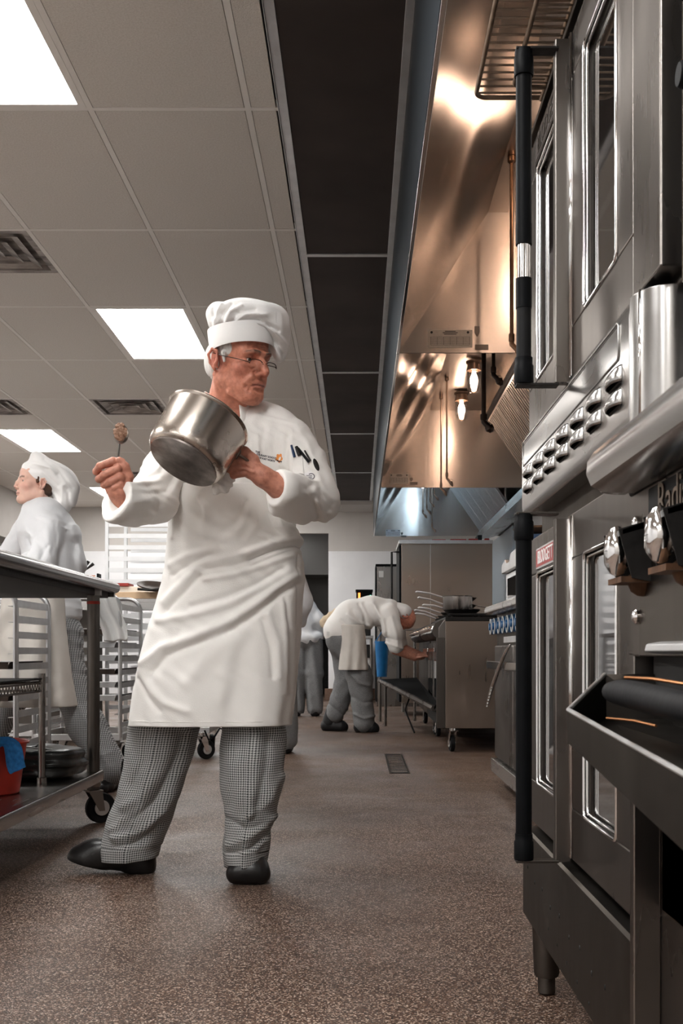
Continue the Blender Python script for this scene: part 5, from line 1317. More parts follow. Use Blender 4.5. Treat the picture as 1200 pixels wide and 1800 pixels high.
# glasses low on the nose
g = MB(); lens = []
for q in (-1, 1):
    c = Vector((q*.031, .111, -.016)); pts = []
    for k in range(24):
        a = 2*math.pi*k/24; ex = .024*np.sign(math.cos(a))*abs(math.cos(a))**.7; ez = .014*np.sign(math.sin(a))*abs(math.sin(a))**.8
        pts.append(c+Vector((ex, -abs(c.x+ex)*.12, ez)))
    g.tube([p for p in pts if p.z > c.z-.002] if True else pts, .0011, 6, caps=True) if False else None
    top = [p for p in sorted(pts, key=lambda p: p.x) if p.z >= c.z-.001]
    g.tube(top, .0012, 6); lens.append(pts)
    g.tube([Vector((q*.055, .104, -.013)), Vector((q*.070, .085, -.008)), Vector((q*.0795, .02, .002)), Vector((q*.082, -.018, .010))], .0013, 6)
g.tube([Vector((-.010, .1115, -.012)), Vector((0, .1155, -.009)), Vector((.010, .1115, -.012))], .0012, 6)
g.v = [tuple(Mh @ Vector(v)) for v in g.v]
gl = g.build('glasses_frame', mat('glasses_metal', (.10, .08, .07), .25, .9), ch, smooth=True)
for pts in lens:
    b = MB(); b.add([Mh @ p for p in pts], [tuple(range(len(pts)))]); b.build('lens', LENS, gl)
# --- hat
def PL_(lst, Y=3.26): return [(P(x, y, Y).x, P(x, y, Y).z) for x, y in lst]
Hc = P(424, 602, 3.355)
b = MB(); rows = []; NN = 72
tilt = Matrix.Rotation(math.radians(-6), 3, 'Y') @ Matrix.Rotation(math.radians(4), 3, 'X')
for (z, r, rx) in ((-.030, .0965, 1), (-.033, .0985, 1), (-.030, .0995, 1), (.000, .0985, 1), (.034, .0985, 1), (.038, .098, 1), (.038, .092, 1)):
    row = []
    for i in range(NN):
        a = 2*math.pi*i/NN; row.append(Hc+tilt @ Vector((r*1.0*math.cos(a), r*1.06*math.sin(a), z+.010*math.cos(a+math.pi/2)*(z < -.01)+.004)))
    rows.append(row)
vs = [p for r in rows for p in r]; fs = [(i*NN+j, (i+1)*NN+j, (i+1)*NN+(j+1) % NN, i*NN+(j+1) % NN) for i in range(len(rows)-1) for j in range(NN)]
b.add(vs, fs); hb = b.build('hat_band', COTTONH, ch, smooth='auto')
s = SDF(tuple(Hc+Vector((-.14, -.17, -.09))), tuple(Hc+Vector((.20, .18, .16))), .003)
s.ell(Hc+Vector((0, 0, .050)), (.098, .103, .030))
s.ell(Hc+Vector((-.030, 0, .078)), (.074, .095, .036), .025); s.ell(Hc+Vector((.020, .01, .078)), (.092, .10, .040), .03); s.ell(Hc+Vector((.060, .01, .072)), (.078, .10, .044), .035)
s.ell(Hc+Vector((.105, .03, .042)), (.040, .085, .050), .03); s.ell(Hc+Vector((.112, .050, -.005)), (.024, .055, .042), .03); s.ell(Hc+Vector((-.075, .0, .086)), (.024, .06, .034), .02)
LH = [(PL_([(372, 570), (380, 545), (388, 532)]), .006, .006), (PL_([(384, 572), (392, 548), (406, 536)]), .006, -.007), (PL_([(392, 572), (404, 550), (424, 538)]), .006, .007), (PL_([(404, 570), (418, 552), (446, 544)]), .007, -.008), (PL_([(410, 570), (432, 554), (466, 552)]), .006, .008),
      (PL_([(428, 568), (450, 560), (486, 572)]), .006, -.008), (PL_([(436, 570), (464, 566), (498, 588)]), .006, .007), (PL_([(450, 572), (474, 582), (494, 606)]), .007, -.007), (PL_([(466, 582), (482, 598), (492, 624)]), .007, .007), (PL_([(470, 600), (478, 620), (484, 636)]), .006, -.005), (PL_([(378, 560), (374, 548), (372, 538)]), .005, -.005)]
def pleats(X, Y, Z):
    x = X-Hc.x; y = Y-Hc.y; z = Z-Hc.z; a = np.arctan2(y, x); r = np.sqrt(x*x+y*y)
    f = -.0045*np.abs(np.sin(a*8+.9*np.sin(a*3)+z*9))**1.2*np.exp(-((z-.060)/.03)**2)*np.clip(r/.07, 0, 1)*np.where(Y > Hc.y+.01, 1, .35)
    f = f+.003*np.sin(x*40+z*30+2*np.sin(y*30))*np.clip((z-.02)/.05, 0, 1)
    return f+folds(X, Z, LH)*(Y < Hc.y+.03)
s.disp(pleats); mesh_obj('hat_puff', [s.mesh()], COTTONH, ch, smooth_it=2)
hb['label'] = 'flat white hat band'
# --- jacket
def PX(x, y, Y=3.42): p = P(x, y, Y); return (p.x, p.z)
def PL(lst, Y=3.3): return [PX(x, y, Y) for x, y in lst]
def jacket():
    s = SDF((-.84, 2.95, .92), (-.02, 3.66, 1.54), .0045)
    s.ell(P(408, 800, 3.45), (.190, .125, .17)); s.ell(P(408, 880, 3.45), (.185, .138, .16), .06); s.ell(P(410, 930, 3.46), (.195, .135, .09), .06)
    s.path([P(352, 742, 3.44), P(480, 748, 3.44)], [.056, .056], .06)
    s.path([P(395, 735, 3.45), P(408, 775, 3.44)], [.066, .10], .04)
    s.path([P(372, 742, 3.44), P(440, 742, 3.44)], [.058, .058], .04)
    # left arm (picture right)
    s.path([P(496, 764, 3.43), P(508, 775, 3.42)], [.066, .068], .04); s.path([P(512, 776, 3.415), P(534, 815, 3.395), P(556, 872, 3.36)], [.068, .070, .069], .010)
    s.path([P(557, 880, 3.36), P(520, 872, 3.25), P(496, 860, 3.15)], [.064, .060, .056], .02)
    s.ell(P(575, 892, 3.37), (.026, .04, .030), .03)
    s.path([P(530, 905, 3.30), P(490, 892, 3.20)], [.03, .028], .03)
    # right arm (picture left)
    s.path([P(335, 758, 3.44), P(322, 780, 3.42)], [.068, .07], .04); s.path([P(318, 785, 3.40), P(292, 825, 3.35), P(268, 870, 3.29)], [.068, .068, .066], .010)
    s.path([P(275, 882, 3.29), P(238, 886, 3.18), P(214, 886, 3.12)], [.066, .060, .055], .02)
    s.path([P(232, 884, 3.14), P(204, 882, 3.065)], [.056, .062], .012)
    s.ell(P(232, 905, 3.16), (.06, .05, .028), .02)
    # sleeve openings: cut square, then hollow
    def plane(c, n):
        c = np.array(c); n = np.array(n); n = n/np.linalg.norm(n)
        def fn(X, Y, Z):
            d = (X-c[0])*n[0]+(Y-c[1])*n[1]+(Z-c[2])*n[2]
            r = np.sqrt((X-c[0])**2+(Y-c[1])**2+(Z-c[2])**2)-.115
            return np.maximum(-d, r)
        s.op(c-.12, c+.12, fn, .004, 's')
    cl = P(487, 856, 3.13); plane(cl, (-1, -.75, .1)); cr_ = P(205, 879, 3.065); plane(cr_, (-.62, -.66, .42))
    CUT = ((cl, (-1, -.75, .1), .0445), (cr_, (-.62, -.66, .42), .0475))
    # collar opening
    s.path([P(398, 640, 3.40), P(400, 726, 3.39)], [.068, .056], .006, 's')
    s.path([P(402, 715, 3.34), P(407, 748, 3.29)], [.046, .016], .006, 's')
    L = [
        (PL([(300, 790), (275, 850), (250, 880)]), .012, .006), (PL([(320, 800), (300, 860), (285, 905)]), .010, -.007), (PL([(250, 840), (240, 880), (262, 912)]), .012, -.006),
        (PL([(232, 850), (225, 900), (240, 925)]), .010, .006), (PL([(285, 880), (255, 900), (215, 905)]), .010, -.006), (PL([(268, 862), (258, 895)]), .008, .005),
        (PL([(300, 835), (262, 868)]), .008, .006), (PL([(218, 862), (214, 915)]), .006, .004),
        (PL([(505, 760), (502, 790), (500, 830)]), .008, -.008), (PL([(510, 750), (508, 800), (505, 835)]), .008, .006), (PL([(495, 760), (492, 810)]), .010, .005),
        (PL([(550, 840), (560, 870), (578, 892)]), .009, -.007), (PL([(555, 830), (572, 862), (590, 885)]), .008, .006), (PL([(556, 850), (562, 890), (572, 915)]), .008, .006), (PL([(548, 860), (553, 895), (560, 920)]), .008, -.006),
        (PL([(495, 900), (530, 888), (555, 870)]), .012, .005), (PL([(490, 880), (530, 878), (548, 862)]), .010, -.005), (PL([(487, 905), (530, 902), (580, 900)]), .005, .004),
        (PL([(450, 760), (452, 800), (448, 840)]), .006, .0035), (PL([(436, 770), (434, 830)]), .006, -.003), (PL([(470, 750), (474, 790)]), .010, .004), (PL([(530, 745), (515, 765), (500, 780)]), .012, .005),
        (PL([(445, 720), (480, 728), (520, 738)]), .004, .003), (PL([(300, 800), (285, 835), (262, 850)]), .006, -.006), (PL([(290, 850), (270, 866), (240, 868)]), .005, .005), (PL([(296, 870), (272, 884), (246, 896), (220, 912)]), .005, -.005), (PL([(280, 895), (262, 905), (240, 918)]), .005, .004),
        (PL([(545, 790), (556, 815), (566, 845)]), .007, .004), (PL([(512, 905), (545, 900), (572, 905)]), .005, -.004), (PL([(540, 870), (552, 885), (560, 905)]), .004, -.006), (PL([(562, 865), (574, 880), (584, 886)]), .004, -.005), (PL([(520, 745), (535, 765), (548, 790)]), .008, .004), (PL([(500, 850), (530, 845), (552, 850)]), .006, .004), (PL([(462, 745), (458, 780), (462, 830)]), .006, -.003), (PL([(485, 760), (482, 800), (486, 830)]), .006, .003),
    ]
    def fn(X, Y, Z):
        f = folds(X, Z, L)*(Y < 3.5)
        f = f+.0013*np.sin(X*48+3*np.sin(Z*31)+Y*20)+.001*np.sin(Z*70+4*np.sin(X*25))
        f = f+.0012*np.sin(X*140+Z*90+3*np.sin(Z*60))
        f = f*np.where(X > -.30, .75, 1)
        for c, n_, r_ in CUT:
            f = f*np.clip((np.sqrt((X-c[0])**2+(Y-c[1])**2+(Z-c[2])**2)-.05)/.07, .25, 1)
        return f
    s.disp(fn, .05)
    for c, n_, r_ in CUT:
        n_ = Vector(n_).normalized(); s.path([c+n_*.03, c-n_*.030], [r_, r_*.45], .004, 's')
    return s.mesh()
jk = jacket(); jko = mesh_obj('jacket', [jk], COTTON, ch, smooth_it=1)
jt = bvh_of(jk)
# collar: stand-up band, open at the front, tips folded apart
rows = []
for k, (z, r) in enumerate(((-.2, -.004), (0, .0), (.35, .003), (.7, .004), (1, .001))):
    row = []
    for i in range(41):
        a = math.radians(-58+(234+58)*i/40); ft = max(0, -math.sin(a))
        c = P(401, 716, 3.415); row.append(c+Vector(((.086-.016*z+r)*math.cos(a), (.080-.014*z+r+.016*ft)*math.sin(a), -.022+.066*z-.040*ft-.008*math.cos(a))))
    rows.append(row)
b = MB(); b.sheet(rows); b.build('collar', COTTON, ch, smooth=True, solid=.006, subd=1)
# undershirt seen in the collar opening
b = MB(); b.lathe(P(404, 748, 3.365), (0, -.25, 1), [(.0, -.02), (.036, -.015), (.040, .0), (.038, .012), (.034, .014)], 28); b.build('undershirt', mat('pale_tshirt', (.66, .72, .78), .9), ch, smooth=True)
# placket seam and buttons
for (x, y) in ((422, 746), (424, 777)):
    p = P(x, y, 3.3); hit = jt.ray_cast(p-Vector((0, .3, 0)), Vector((0, 1, 0)))
    if hit[0]:
        b = MB(); b.lathe(hit[0]+Vector((0, .001, 0)), (0, -1, 0), [(.0055, 0), (.006, .002), (.004, .0045), (0, .005)], 16); b.build('button', mat('knotted_button', (.5, .49, .46), .6), ch, smooth=True)
def decal_text(body_, size, x, y, ang, m, name, xs=1.0, bold=.0004):
    M = Matrix.Translation(P(x, y, 3.25)) @ Matrix.Rotation(ang, 4, 'Y') @ Matrix.Rotation(math.radians(90), 4, 'X')
    o = text_mesh(name, body_, size, M, m, None, depth=0, bold=bold, xs=xs); stick(o, jt); adopt(o, ch); return o
EMB = mat('navy_embroidery', (.02, .02, .04), .8)
decal_text('THE', .0080, 448, 785.5, math.radians(9), EMB, 'embroidered_line', .95, .0003); decal_text('CULINARY SCHOOL', .0082, 463.5, 792, math.radians(9), EMB, 'embroidered_line', .80, .0003)
decal_text('OF FORT WORTH', .0074, 464, 797.6, math.radians(9), EMB, 'embroidered_line', .80, .0003)
def decal_shape(pts2d, m, name, Y=3.25, par=None, tree=None, off=.001, thick=0, width=0):
    b = MB(); vs = [P(x, y, Y) for x, y in pts2d]; c = sum(vs, Vector())/len(vs); n = len(vs)
    inner = [c+(v-c)*.5 for v in vs]
    b.add(vs+inner+[c], [(i, (i+1) % n, n+(i+1) % n, n+i) for i in range(n)]+[(n+i, n+(i+1) % n, 2*n) for i in range(n)])
    o = b.build(name, m, None, fix=False); stick(o, tree or jt, off); adopt(o, par or ch)
    if thick: md = o.modifiers.new('s', 'SOLIDIFY'); md.thickness = thick; md.offset = 0
    return o
def blob(cx, cy, rx, ry, n=18, rot=0, f=lambda a: 1):
    return [(cx+rx*f(2*math.pi*k/n)*math.cos(2*math.pi*k/n)*math.cos(rot)-ry*f(2*math.pi*k/n)*math.sin(2*math.pi*k/n)*math.sin(rot), cy+rx*f(2*math.pi*k/n)*math.cos(2*math.pi*k/n)*math.sin(rot)+ry*f(2*math.pi*k/n)*math.sin(2*math.pi*k/n)*math.cos(rot)) for k in range(n)]
ORG = mat('orange_embroidery', (.80, .30, .08), .8)
decal_shape(blob(486, 794, 6.0, 7.5, 24, 0, lambda a: 1+.16*math.sin(5*a)), ORG, 'orange_emblem'); decal_shape(blob(487, 795, 2.0, 3.5, 12, .5), COTTON, 'orange_emblem', off=.0018)
decal_shape([(478, 797), (484, 800.5), (491, 802), (491, 800), (485, 798.5), (480, 795)], EMB, 'embroidered_pan')
# sleeve pocket with pens and thermometer
def decal_grid(corn, m, name, off=.0025, n=14):
    b = MB(); g = []
    for i in range(n+1):
        row = []
        for k in range(n+1):
            u, v = k/n, i/n; x = (corn[0][0]*(1-u)+corn[1][0]*u)*(1-v)+(corn[3][0]*(1-u)+corn[2][0]*u)*v; y = (corn[0][1]*(1-u)+corn[1][1]*u)*(1-v)+(corn[3][1]*(1-u)+corn[2][1]*u)*v
            row.append(P(x, y, 3.25))
        g.append(row)
    b.sheet(g); o = b.build(name, m, None, fix=False, smooth=True); stick(o, jt, off); adopt(o, ch); md = o.modifiers.new('s', 'SOLIDIFY'); md.thickness = .0025; md.offset = 0; return o
decal_grid([(510, 792), (529, 793), (534, 837), (513, 834)], COTTON, 'sleeve_pocket')
NAVY = mat('navy_plastic', (.01, .035, .10), .35)
def pen(a, c, r, m, label, name='pen', extra=None):
    pa, pc = P(*a, 3.25), P(*c, 3.25)
    def onto(p):
        h_ = jt.ray_cast(p-Vector((0, .3, 0)), Vector((0, 1, 0))); return (h_[0]-Vector((0, r+.002, 0))) if h_[0] else p
    A_, B_ = onto(pa), onto(pc); b = MB(); b.tube([A_, (A_+B_)/2, B_], [r*.8, r, r], 10)
    o = b.build(name, m, None, smooth='auto'); tag(o, label, 'pen', 'pens in the sleeve pocket'); return o
pen((509, 774), (515, 796), .0042, NAVY, 'navy blue pen clipped in the sleeve pocket'); pen((518, 777), (524, 793), .0060, IRON, 'fat black marker in the sleeve pocket')
pen((521, 779), (541, 806), .0040, BLACK, 'long black thermometer lying across the sleeve pocket', 'thermometer'); pen((533, 784), (544, 803), .0028, IRON, 'thin black clip pen right of the sleeve pocket')
pen((527, 785), (540, 808), .0018, ALU, 'thin steel probe beside the thermometer', 'probe')
decal_shape(blob(554, 810, 4.3, 12.5, 20, -.35), IRON, 'dark_sleeve_spot', off=.001)  # dark oval spot laid on the sleeve
pc_ = decal_shape(blob(541, 832, 10, 9, 20), COTTONH, 'sleeve_patch', off=.0016)
ring = MB(); pts = []
for k in range(20):
    a = 2*math.pi*k/24-2.4; p = P(545.5+5.5*math.cos(a), 832.5+5.5*math.sin(a), 3.25); h_ = jt.ray_cast(p-Vector((0, .3, 0)), Vector((0, 1, 0)))
    if h_[0]: pts.append(h_[0]-Vector((0, .0026, 0)))
ring.tube(pts, .0011, 6)
for (x0, x1, y) in ((537, 547, 831), (537, 547, 834)):
    q = [jt.ray_cast(P(x, y, 3.25)-Vector((0, .3, 0)), Vector((0, 1, 0)))[0] for x in (x0, x1)]
    if all(q): ring.tube([v-Vector((0, .0026, 0)) for v in q], .0008, 6)
ring.build('patch_logo', EMB, ch)
# --- apron
def apron():
    prof = [  # y, left, right
        (848, 302, 474), (880, 298, 488), (905, 296, 506), (925, 294, 522), (942, 293, 528), (952, 292.5, 528), (958, 292, 524), (965, 291, 526), (985, 289, 532), (1010, 285, 534), (1060, 272, 530), (1110, 256, 527), (1160, 243, 523), (1220, 232, 517), (1262, 227, 512), (1278, 225.5, 510)]
    ys_ = np.linspace(848, 1278, 210); l = np.interp(ys_, [p[0] for p in prof], [p[1] for p in prof]); r = np.interp(ys_, [p[0] for p in prof], [p[2] for p in prof])
    Lf = [([(530, 950), (505, 957), (470, 970), (438, 984)], .007, -.020), ([(530, 938), (505, 944), (470, 956), (430, 972)], .012, .014), ([(438, 984), (405, 994), (360, 1000)], .009, -.007), ([(430, 972), (395, 982), (350, 990)], .012, .005), ([(512, 972), (465, 992), (410, 1010), (360, 1018)], .010, .008), ([(516, 962), (480, 978), (440, 996)], .006, -.006),
          ([(300, 860), (303, 900), (298, 940)], .010, .006), ([(470, 900), (478, 925), (500, 940)], .008, -.007), ([(485, 905), (495, 925), (515, 935)], .007, .006), ([(345, 870), (360, 905), (356, 940)], .014, .005), ([(430, 880), (420, 910), (395, 935)], .012, -.004), ([(450, 890), (452, 920), (430, 950)], .012, .005),
          ([(518, 1008), (484, 1032), (447, 1062), (403, 1092), (343, 1118), (282, 1138), (246, 1165)], .015, .015), ([(518, 1022), (486, 1048), (450, 1080), (406, 1108), (345, 1133), (290, 1153), (262, 1180)], .012, -.013),
          ([(505, 1000), (460, 1030), (400, 1062), (330, 1082), (275, 1090)], .014, .011), ([(495, 1000), (450, 1028), (392, 1052), (335, 1066)], .011, -.010),
          ([(343, 1000), (312, 1030), (284, 1056)], .014, .010), ([(350, 1012), (318, 1044), (290, 1072)], .010, -.010), ([(372, 965), (330, 975), (296, 990)], .013, .008), ([(366, 975), (332, 990), (300, 1010)], .009, -.008),
          ([(243, 1180), (262, 1210), (288, 1235), (330, 1250)], .013, .009), ([(240, 1195), (256, 1225), (280, 1250)], .009, -.009), ([(470, 1080), (486, 1130), (488, 1190)], .013, .008), ([(462, 1090), (476, 1140), (478, 1190)], .010, -.008),
          ([(500, 1050), (508, 1120), (508, 1220)], .008, -.008), ([(495, 1060), (500, 1130), (500, 1220)], .008, .006), ([(400, 1130), (360, 1160), (330, 1200)], .022, .007), ([(430, 1110), (400, 1160), (390, 1230)], .022, .006),
          ([(310, 1110), (300, 1150), (262, 1190)], .016, -.006), ([(360, 890), (352, 930), (360, 950)], .018, .006), ([(440, 880), (430, 920), (400, 945)], .016, .005), ([(320, 925), (345, 945), (390, 955)], .013, -.006),
          ([(520, 965), (521, 1050), (519, 1150), (511, 1270)], .005, -.009), ([(460, 940), (490, 955), (520, 960)], .010, .007)]
    Lw = [(PL(p, 3.29), w_*.85, a*.82) for p, w_, a in Lf]
    rows = []; NC = 150
    for yy, xl, xr in zip(ys_, l, r):
        t = max(0, (yy-925)/(1278-925)); Yc = 3.46; row = []
        bd = .158+.030*t
        pass
        Yf = Yc-bd; 
        XL_, XR_ = (xl-VX)/F*(Yc-.05), (xr-VX)/F*(Yc-.02); xc = (XL_+XR_)/2; w_ = (XR_-XL_)/2
        q_ = min(1, max(0, (yy-860)/110)); a0 = -82-36*q_; a1 = 76+54*q_
        sc = 1
        zc = CH+(VY-yy)/F*Yf
        for j in range(NC):
            a = math.radians(a0+(a1-a0)*j/(NC-1)); sa, ca = math.sin(a), math.cos(a); e = .68
            x = xc+w_*sc*np.sign(sa)*abs(sa)**e; y = Yc-bd*np.sign(ca)*abs(ca)**e
            z = CH+(VY-yy)/F*(Yf+ (y-Yf)*.35)
            # soft large waves near the hem
            wv = .010*t*math.sin(a*7+1.0+t*2)+.006*t*math.sin(a*13+2)
            fo = float(folds(x, z, Lw)) if ca > -.1 else 0
            fo += .0012*math.sin(x*90+z*60+2*math.sin(z*40))
            d = fo+wv*.5
            row.append(Vector((x+np.sign(sa)*abs(sa)**e*d*.6, y-max(ca, .15)*d, z)))
        rows.append(row)
    b = MB(); b.sheet(rows); o = b.build('apron', COTTON, ch, smooth=True, solid=.0035, fix=False); return rows
ar = apron()
b = MB(); hem = [Vector(p) for p in ar[-3]]; b.tube([p+Vector((0, -.0015, .008)) for p in hem[10:-20]], .0012, 5); b.build('apron_hem_stitch', COTTON, ch, smooth=True)
# waist tie
tie = [P(300, 968, 3.312), P(360, 975, 3.296), P(430, 973, 3.294), P(490, 962, 3.312), P(522, 954, 3.36)]
# --- trousers
def leg(rows_, name, yc0, Lf, seed, xoff=0.0):
    """rows_: (y, left px, right px, Y depth, depth radius) ; lofted with metric UVs"""
    ysx = [q[0] for q in rows_]; yv = np.linspace(ysx[0], ysx[-1], 120); it = lambda k: np.interp(yv, ysx, [q[k] for q in rows_])
    lx, rx, Yd, rd = it(1), it(2), it(3), it(4); n = 96; V = []; UV = []
    Lw = [(PL(p, yc0), w_, a) for p, w_, a in Lf]; vacc = 0; pz = None
    for i, yy in enumerate(yv):
        Y_ = Yd[i]; xc = ((lx[i]+rx[i])/2-VX)/F*Y_; w_ = (rx[i]-lx[i])/2/F*Y_
        c = P((lx[i]+rx[i])/2, yy, Y_)
        if pz is not None: vacc += (c-pz).length
        pz = c.copy()
        for j in range(n):
            a = 2*math.pi*j/n; sa, ca = math.sin(a), math.cos(a)
            x = xc+w_*sa; y = Y_-rd[i]*ca; z = c.z+.006*sa*(1 if i > 110 else 0)
            d = float(folds(x, z, Lw))*(1 if ca > 0 else .4)+.0025*math.sin(6*a+z*20+seed)+.0015*math.sin(z*60+3*math.sin(a*2+seed))
            crease = .006*math.exp(-((a-.05+ (2*math.pi if a > 4 else 0)*0)/.16)**2) if a < 3 else 0
            V.append(Vector((x+sa*d, y-ca*(d+crease), z))); UV.append((a/(2*math.pi)*2*math.pi*.092, vacc))
    m = len(yv); fs = [(i*n+j, i*n+(j+1) % n, (i+1)*n+(j+1) % n, (i+1)*n+j) for i in range(m-1) for j in range(n)]
    return V, fs, UV, n
def trousers(name, legs, mat_, parent):
    V = []; F_ = []; U = []; o = 0; N_ = 96
    for (v, f, u, n) in legs:
        V += v; F_ += [tuple(i+o for i in q) for q in f]; U += u; o += len(v)
    me = bpy.data.meshes.new(name); me.from_pydata([tuple(v) for v in V], [], F_); uvl = me.uv_layers.new(name='UVMap'); per = 2*math.pi*.092
    for p in me.polygons:
        p.use_smooth = True; us = [U[me.loops[l].vertex_index][0] for l in p.loop_indices]; mx = max(us)
        for l in p.loop_indices:
            u_, v_ = U[me.loops[l].vertex_index]
            if mx-u_ > per*.5: u_ += per
            uvl.data[l].uv = (u_, v_)
    me.materials.append(mat_); ob = bpy.data.objects.new(name, me); COL.objects.link(ob)
    md = ob.modifiers.new('solid', 'SOLIDIFY'); md.thickness = .003; md.offset = -1; adopt(ob, parent); return ob
LA = leg([(1190, 250, 372, 3.46, .12), (1278, 228, 348, 3.47, .105), (1330, 222, 335, 3.48, .10), (1400, 206, 312, 3.49, .095), (1455, 187, 291, 3.50, .092), (1490, 180, 279, 3.50, .09), (1508, 181, 276, 3.50, .088)], 'l', 3.40,
         [([(332, 1285), (318, 1350), (285, 1420), (250, 1460)], .014, .010), ([(322, 1290), (304, 1350), (270, 1410), (236, 1440)], .011, -.010), ([(300, 1290), (285, 1350), (250, 1400), (215, 1420)], .013, .007), ([(262, 1290), (255, 1340), (232, 1380)], .012, -.007),
          ([(280, 1430), (240, 1465), (195, 1475)], .010, .008), ([(276, 1450), (240, 1482), (200, 1490)], .008, -.008), ([(215, 1440), (205, 1455), (190, 1462)], .009, .006), ([(296, 1400), (282, 1450), (274, 1490)], .012, .006)], 1)
RA = leg([(1190, 380, 490, 3.46, .08), (1262, 388, 499, 3.435, .085), (1285, 390, 503, 3.43, .095), (1340, 388, 497, 3.41, .10), (1390, 391, 492, 3.39, .095), (1435, 398, 483, 3.385, .088), (1480, 393, 473, 3.38, .084), (1518, 396, 467, 3.38, .082)], 'r', 3.31,
         [([(450, 1290), (448, 1370), (442, 1430)], .012, .008), ([(470, 1290), (466, 1360), (452, 1420), (430, 1460)], .012, -.007), ([(410, 1300), (412, 1370), (402, 1420)], .012, -.006), ([(480, 1440), (440, 1470), (402, 1485)], .009, .008), ([(476, 1462), (440, 1492), (402, 1500)], .008, -.008), ([(400, 1440), (430, 1455), (470, 1450)], .009, -.006), ([(425, 1500), (450, 1492), (462, 1480)], .006, .006), ([(490, 1370), (470, 1410), (430, 1440)], .012, .007)], 4)
trousers('checked_trousers', [LA, RA], CHECK, ch)
# hips inside the apron
s = SDF((-.62, 3.2, .58), (-.10, 3.66, 1.0), .01); s.ell(P(400, 1110, 3.47), (.165, .115, .20)); mesh_obj('trouser_seat', [s.mesh()], CHECKS, ch)
# --- clogs
def clog_left():
    s = SDF(tuple(P(100, 1550, 3.5)+Vector((0, -.12, 0))), tuple(P(300, 1465, 3.5)+Vector((0, .12, 0))), .0028)
    g0 = 3.50; q = lambda x, y, dy=0: P(x, y, g0+dy)
    s.path([q(252, 1512), q(215, 1505), q(175, 1507)], [.040, .042, .038], .02); s.path([q(175, 1507), q(150, 1507), q(139, 1506)], [.040, .040, .034], .02)
    s.path([q(255, 1524), q(235, 1524)], [.034, .034], .01); s.ell(q(155, 1509), (.058, .046, .036), .02); s.ell(q(175, 1490), (.05, .040, .030), .03)
    s.path([q(258, 1490), q(235, 1478)], [.03, .034], .02)
    s.op((-9, -9, -9), (9, 9, 9), lambda X, Y, Z: (Z-(.004+.0*X+np.clip((-.83-X)*.35, 0, .05))), .004, 's') if False else None
    # flatten the bottom into a rocker sole
    s.d = np.maximum(s.d, -( (s.lo[2]+s.h*np.arange(s.n[2]))[None, None, :]-(.0015+np.clip((-.77-(s.lo[0]+s.h*np.arange(s.n[0])))*.30, 0, .06)[:, None, None]) ).astype(np.float32))
    # arch notch in front of the heel
    s.path([q(222, 1541, -.08), q(222, 1541, .08)], .007, .006, 's')
    return s.mesh()
mesh_obj('clog', [clog_left()], CLOG, ch, smooth_it=1)
def clog_right():
    s = SDF(tuple(P(380, 1575, 3.32)+Vector((0, -.09, 0))), tuple(P(495, 1480, 3.32)+Vector((0, .20, 0))), .0028)
    c = P(437, 1535, 3.34); x0 = c.x
    s.path([(x0-.014, 3.335, .044), (x0+.014, 3.335, .044)], .040); s.path([(x0-.012, 3.40, .050), (x0+.012, 3.40, .050)], .040, .03); s.path([(x0-.004, 3.50, .05), (x0+.004, 3.50, .05)], .036, .03)
    s.path([(x0-.034, 3.325, .036), (x0+.034, 3.325, .036)], .032, .015); s.path([(x0-.030, 3.345, .056), (x0+.030, 3.345, .056)], .026, .015); s.path([(x0, 3.43, .065), (x0, 3.48, .08)], .032, .02)
    s.path([(x0-.04, 3.33, .026), (x0+.04, 3.33, .026)], .024, .012)
    s.d = np.maximum(s.d, (.0012-(s.lo[2]+s.h*np.arange(s.n[2]))[None, None, :]).astype(np.float32)*np.ones_like(s.d))
    s.path([(x0-.055, 3.292, .020), (x0+.055, 3.292, .020)], .0022, .002, 's')
    return s.mesh()
mesh_obj('clog', [clog_right()], CLOG, ch, smooth_it=1)
# --- saucepan
dpan = Vector((-.39, -.40, -.83)).normalized(); bc = P(322, 813, 3.02)
sp = thing('saucepan', 'tilted steel saucepan held over the chest of the older cook, its scorched base showing', 'pan', bc.to_tuple())
PANS = mat('brushed_pan_steel', (.52, .46, .41), .24, 1, bump=.00003, bscale=60, rvar=.02, smudge=.05, edge=.8)
PANB = mat('scorched_pan_base', (.16, .14, .13), .42, .9, var=.5, vscale=30, vcol=(.30, .27, .25), bump=.0004, bscale=70)
up_ = -dpan
b = MB(); b.lathe(bc, up_, [(0, .004), (.098, .004), (.1065, .008), (.110, .014), (.113, .022), (.1145, .034), (.116, .09), (.1175, .146), (.121, .150), (.1225, .153), (.121, .156), (.1175, .154), (.115, .148), (.112, .03), (.10, .012), (0, .010)], 96); b.build('pan_body', PANS, sp, smooth='auto')
b = MB(); b.lathe(bc, up_, [(0, -.003), (.094, -.003), (.0985, -.001), (.0985, .007), (.094, .009)], 80); b.build('clad_base', PANB, sp, smooth='auto')
hp0 = bc+up_*.115; side = (P(430, 812, 3.10)-hp0); side = (side-up_*side.dot(up_)).normalized()
b = MB(); a0 = hp0+side*.112; hnd = P(448, 822, 3.125); b.tube([a0, a0+side*.03, (a0+side*.03+hnd)/2+Vector((0, 0, .004)), hnd, hnd+(hnd-a0).normalized()*.004], [.009, .009, .008, .009, .009], 12, flat=.5); b.build('pan_handle', STEEL, sp, smooth='auto')
b = MB(); b.lathe(a0+side*.002, side, [(.016, 0), (.016, .004), (.010, .008), (0, .009)], 16); b.build('handle_rivet_plate', STEEL, sp, smooth='auto')
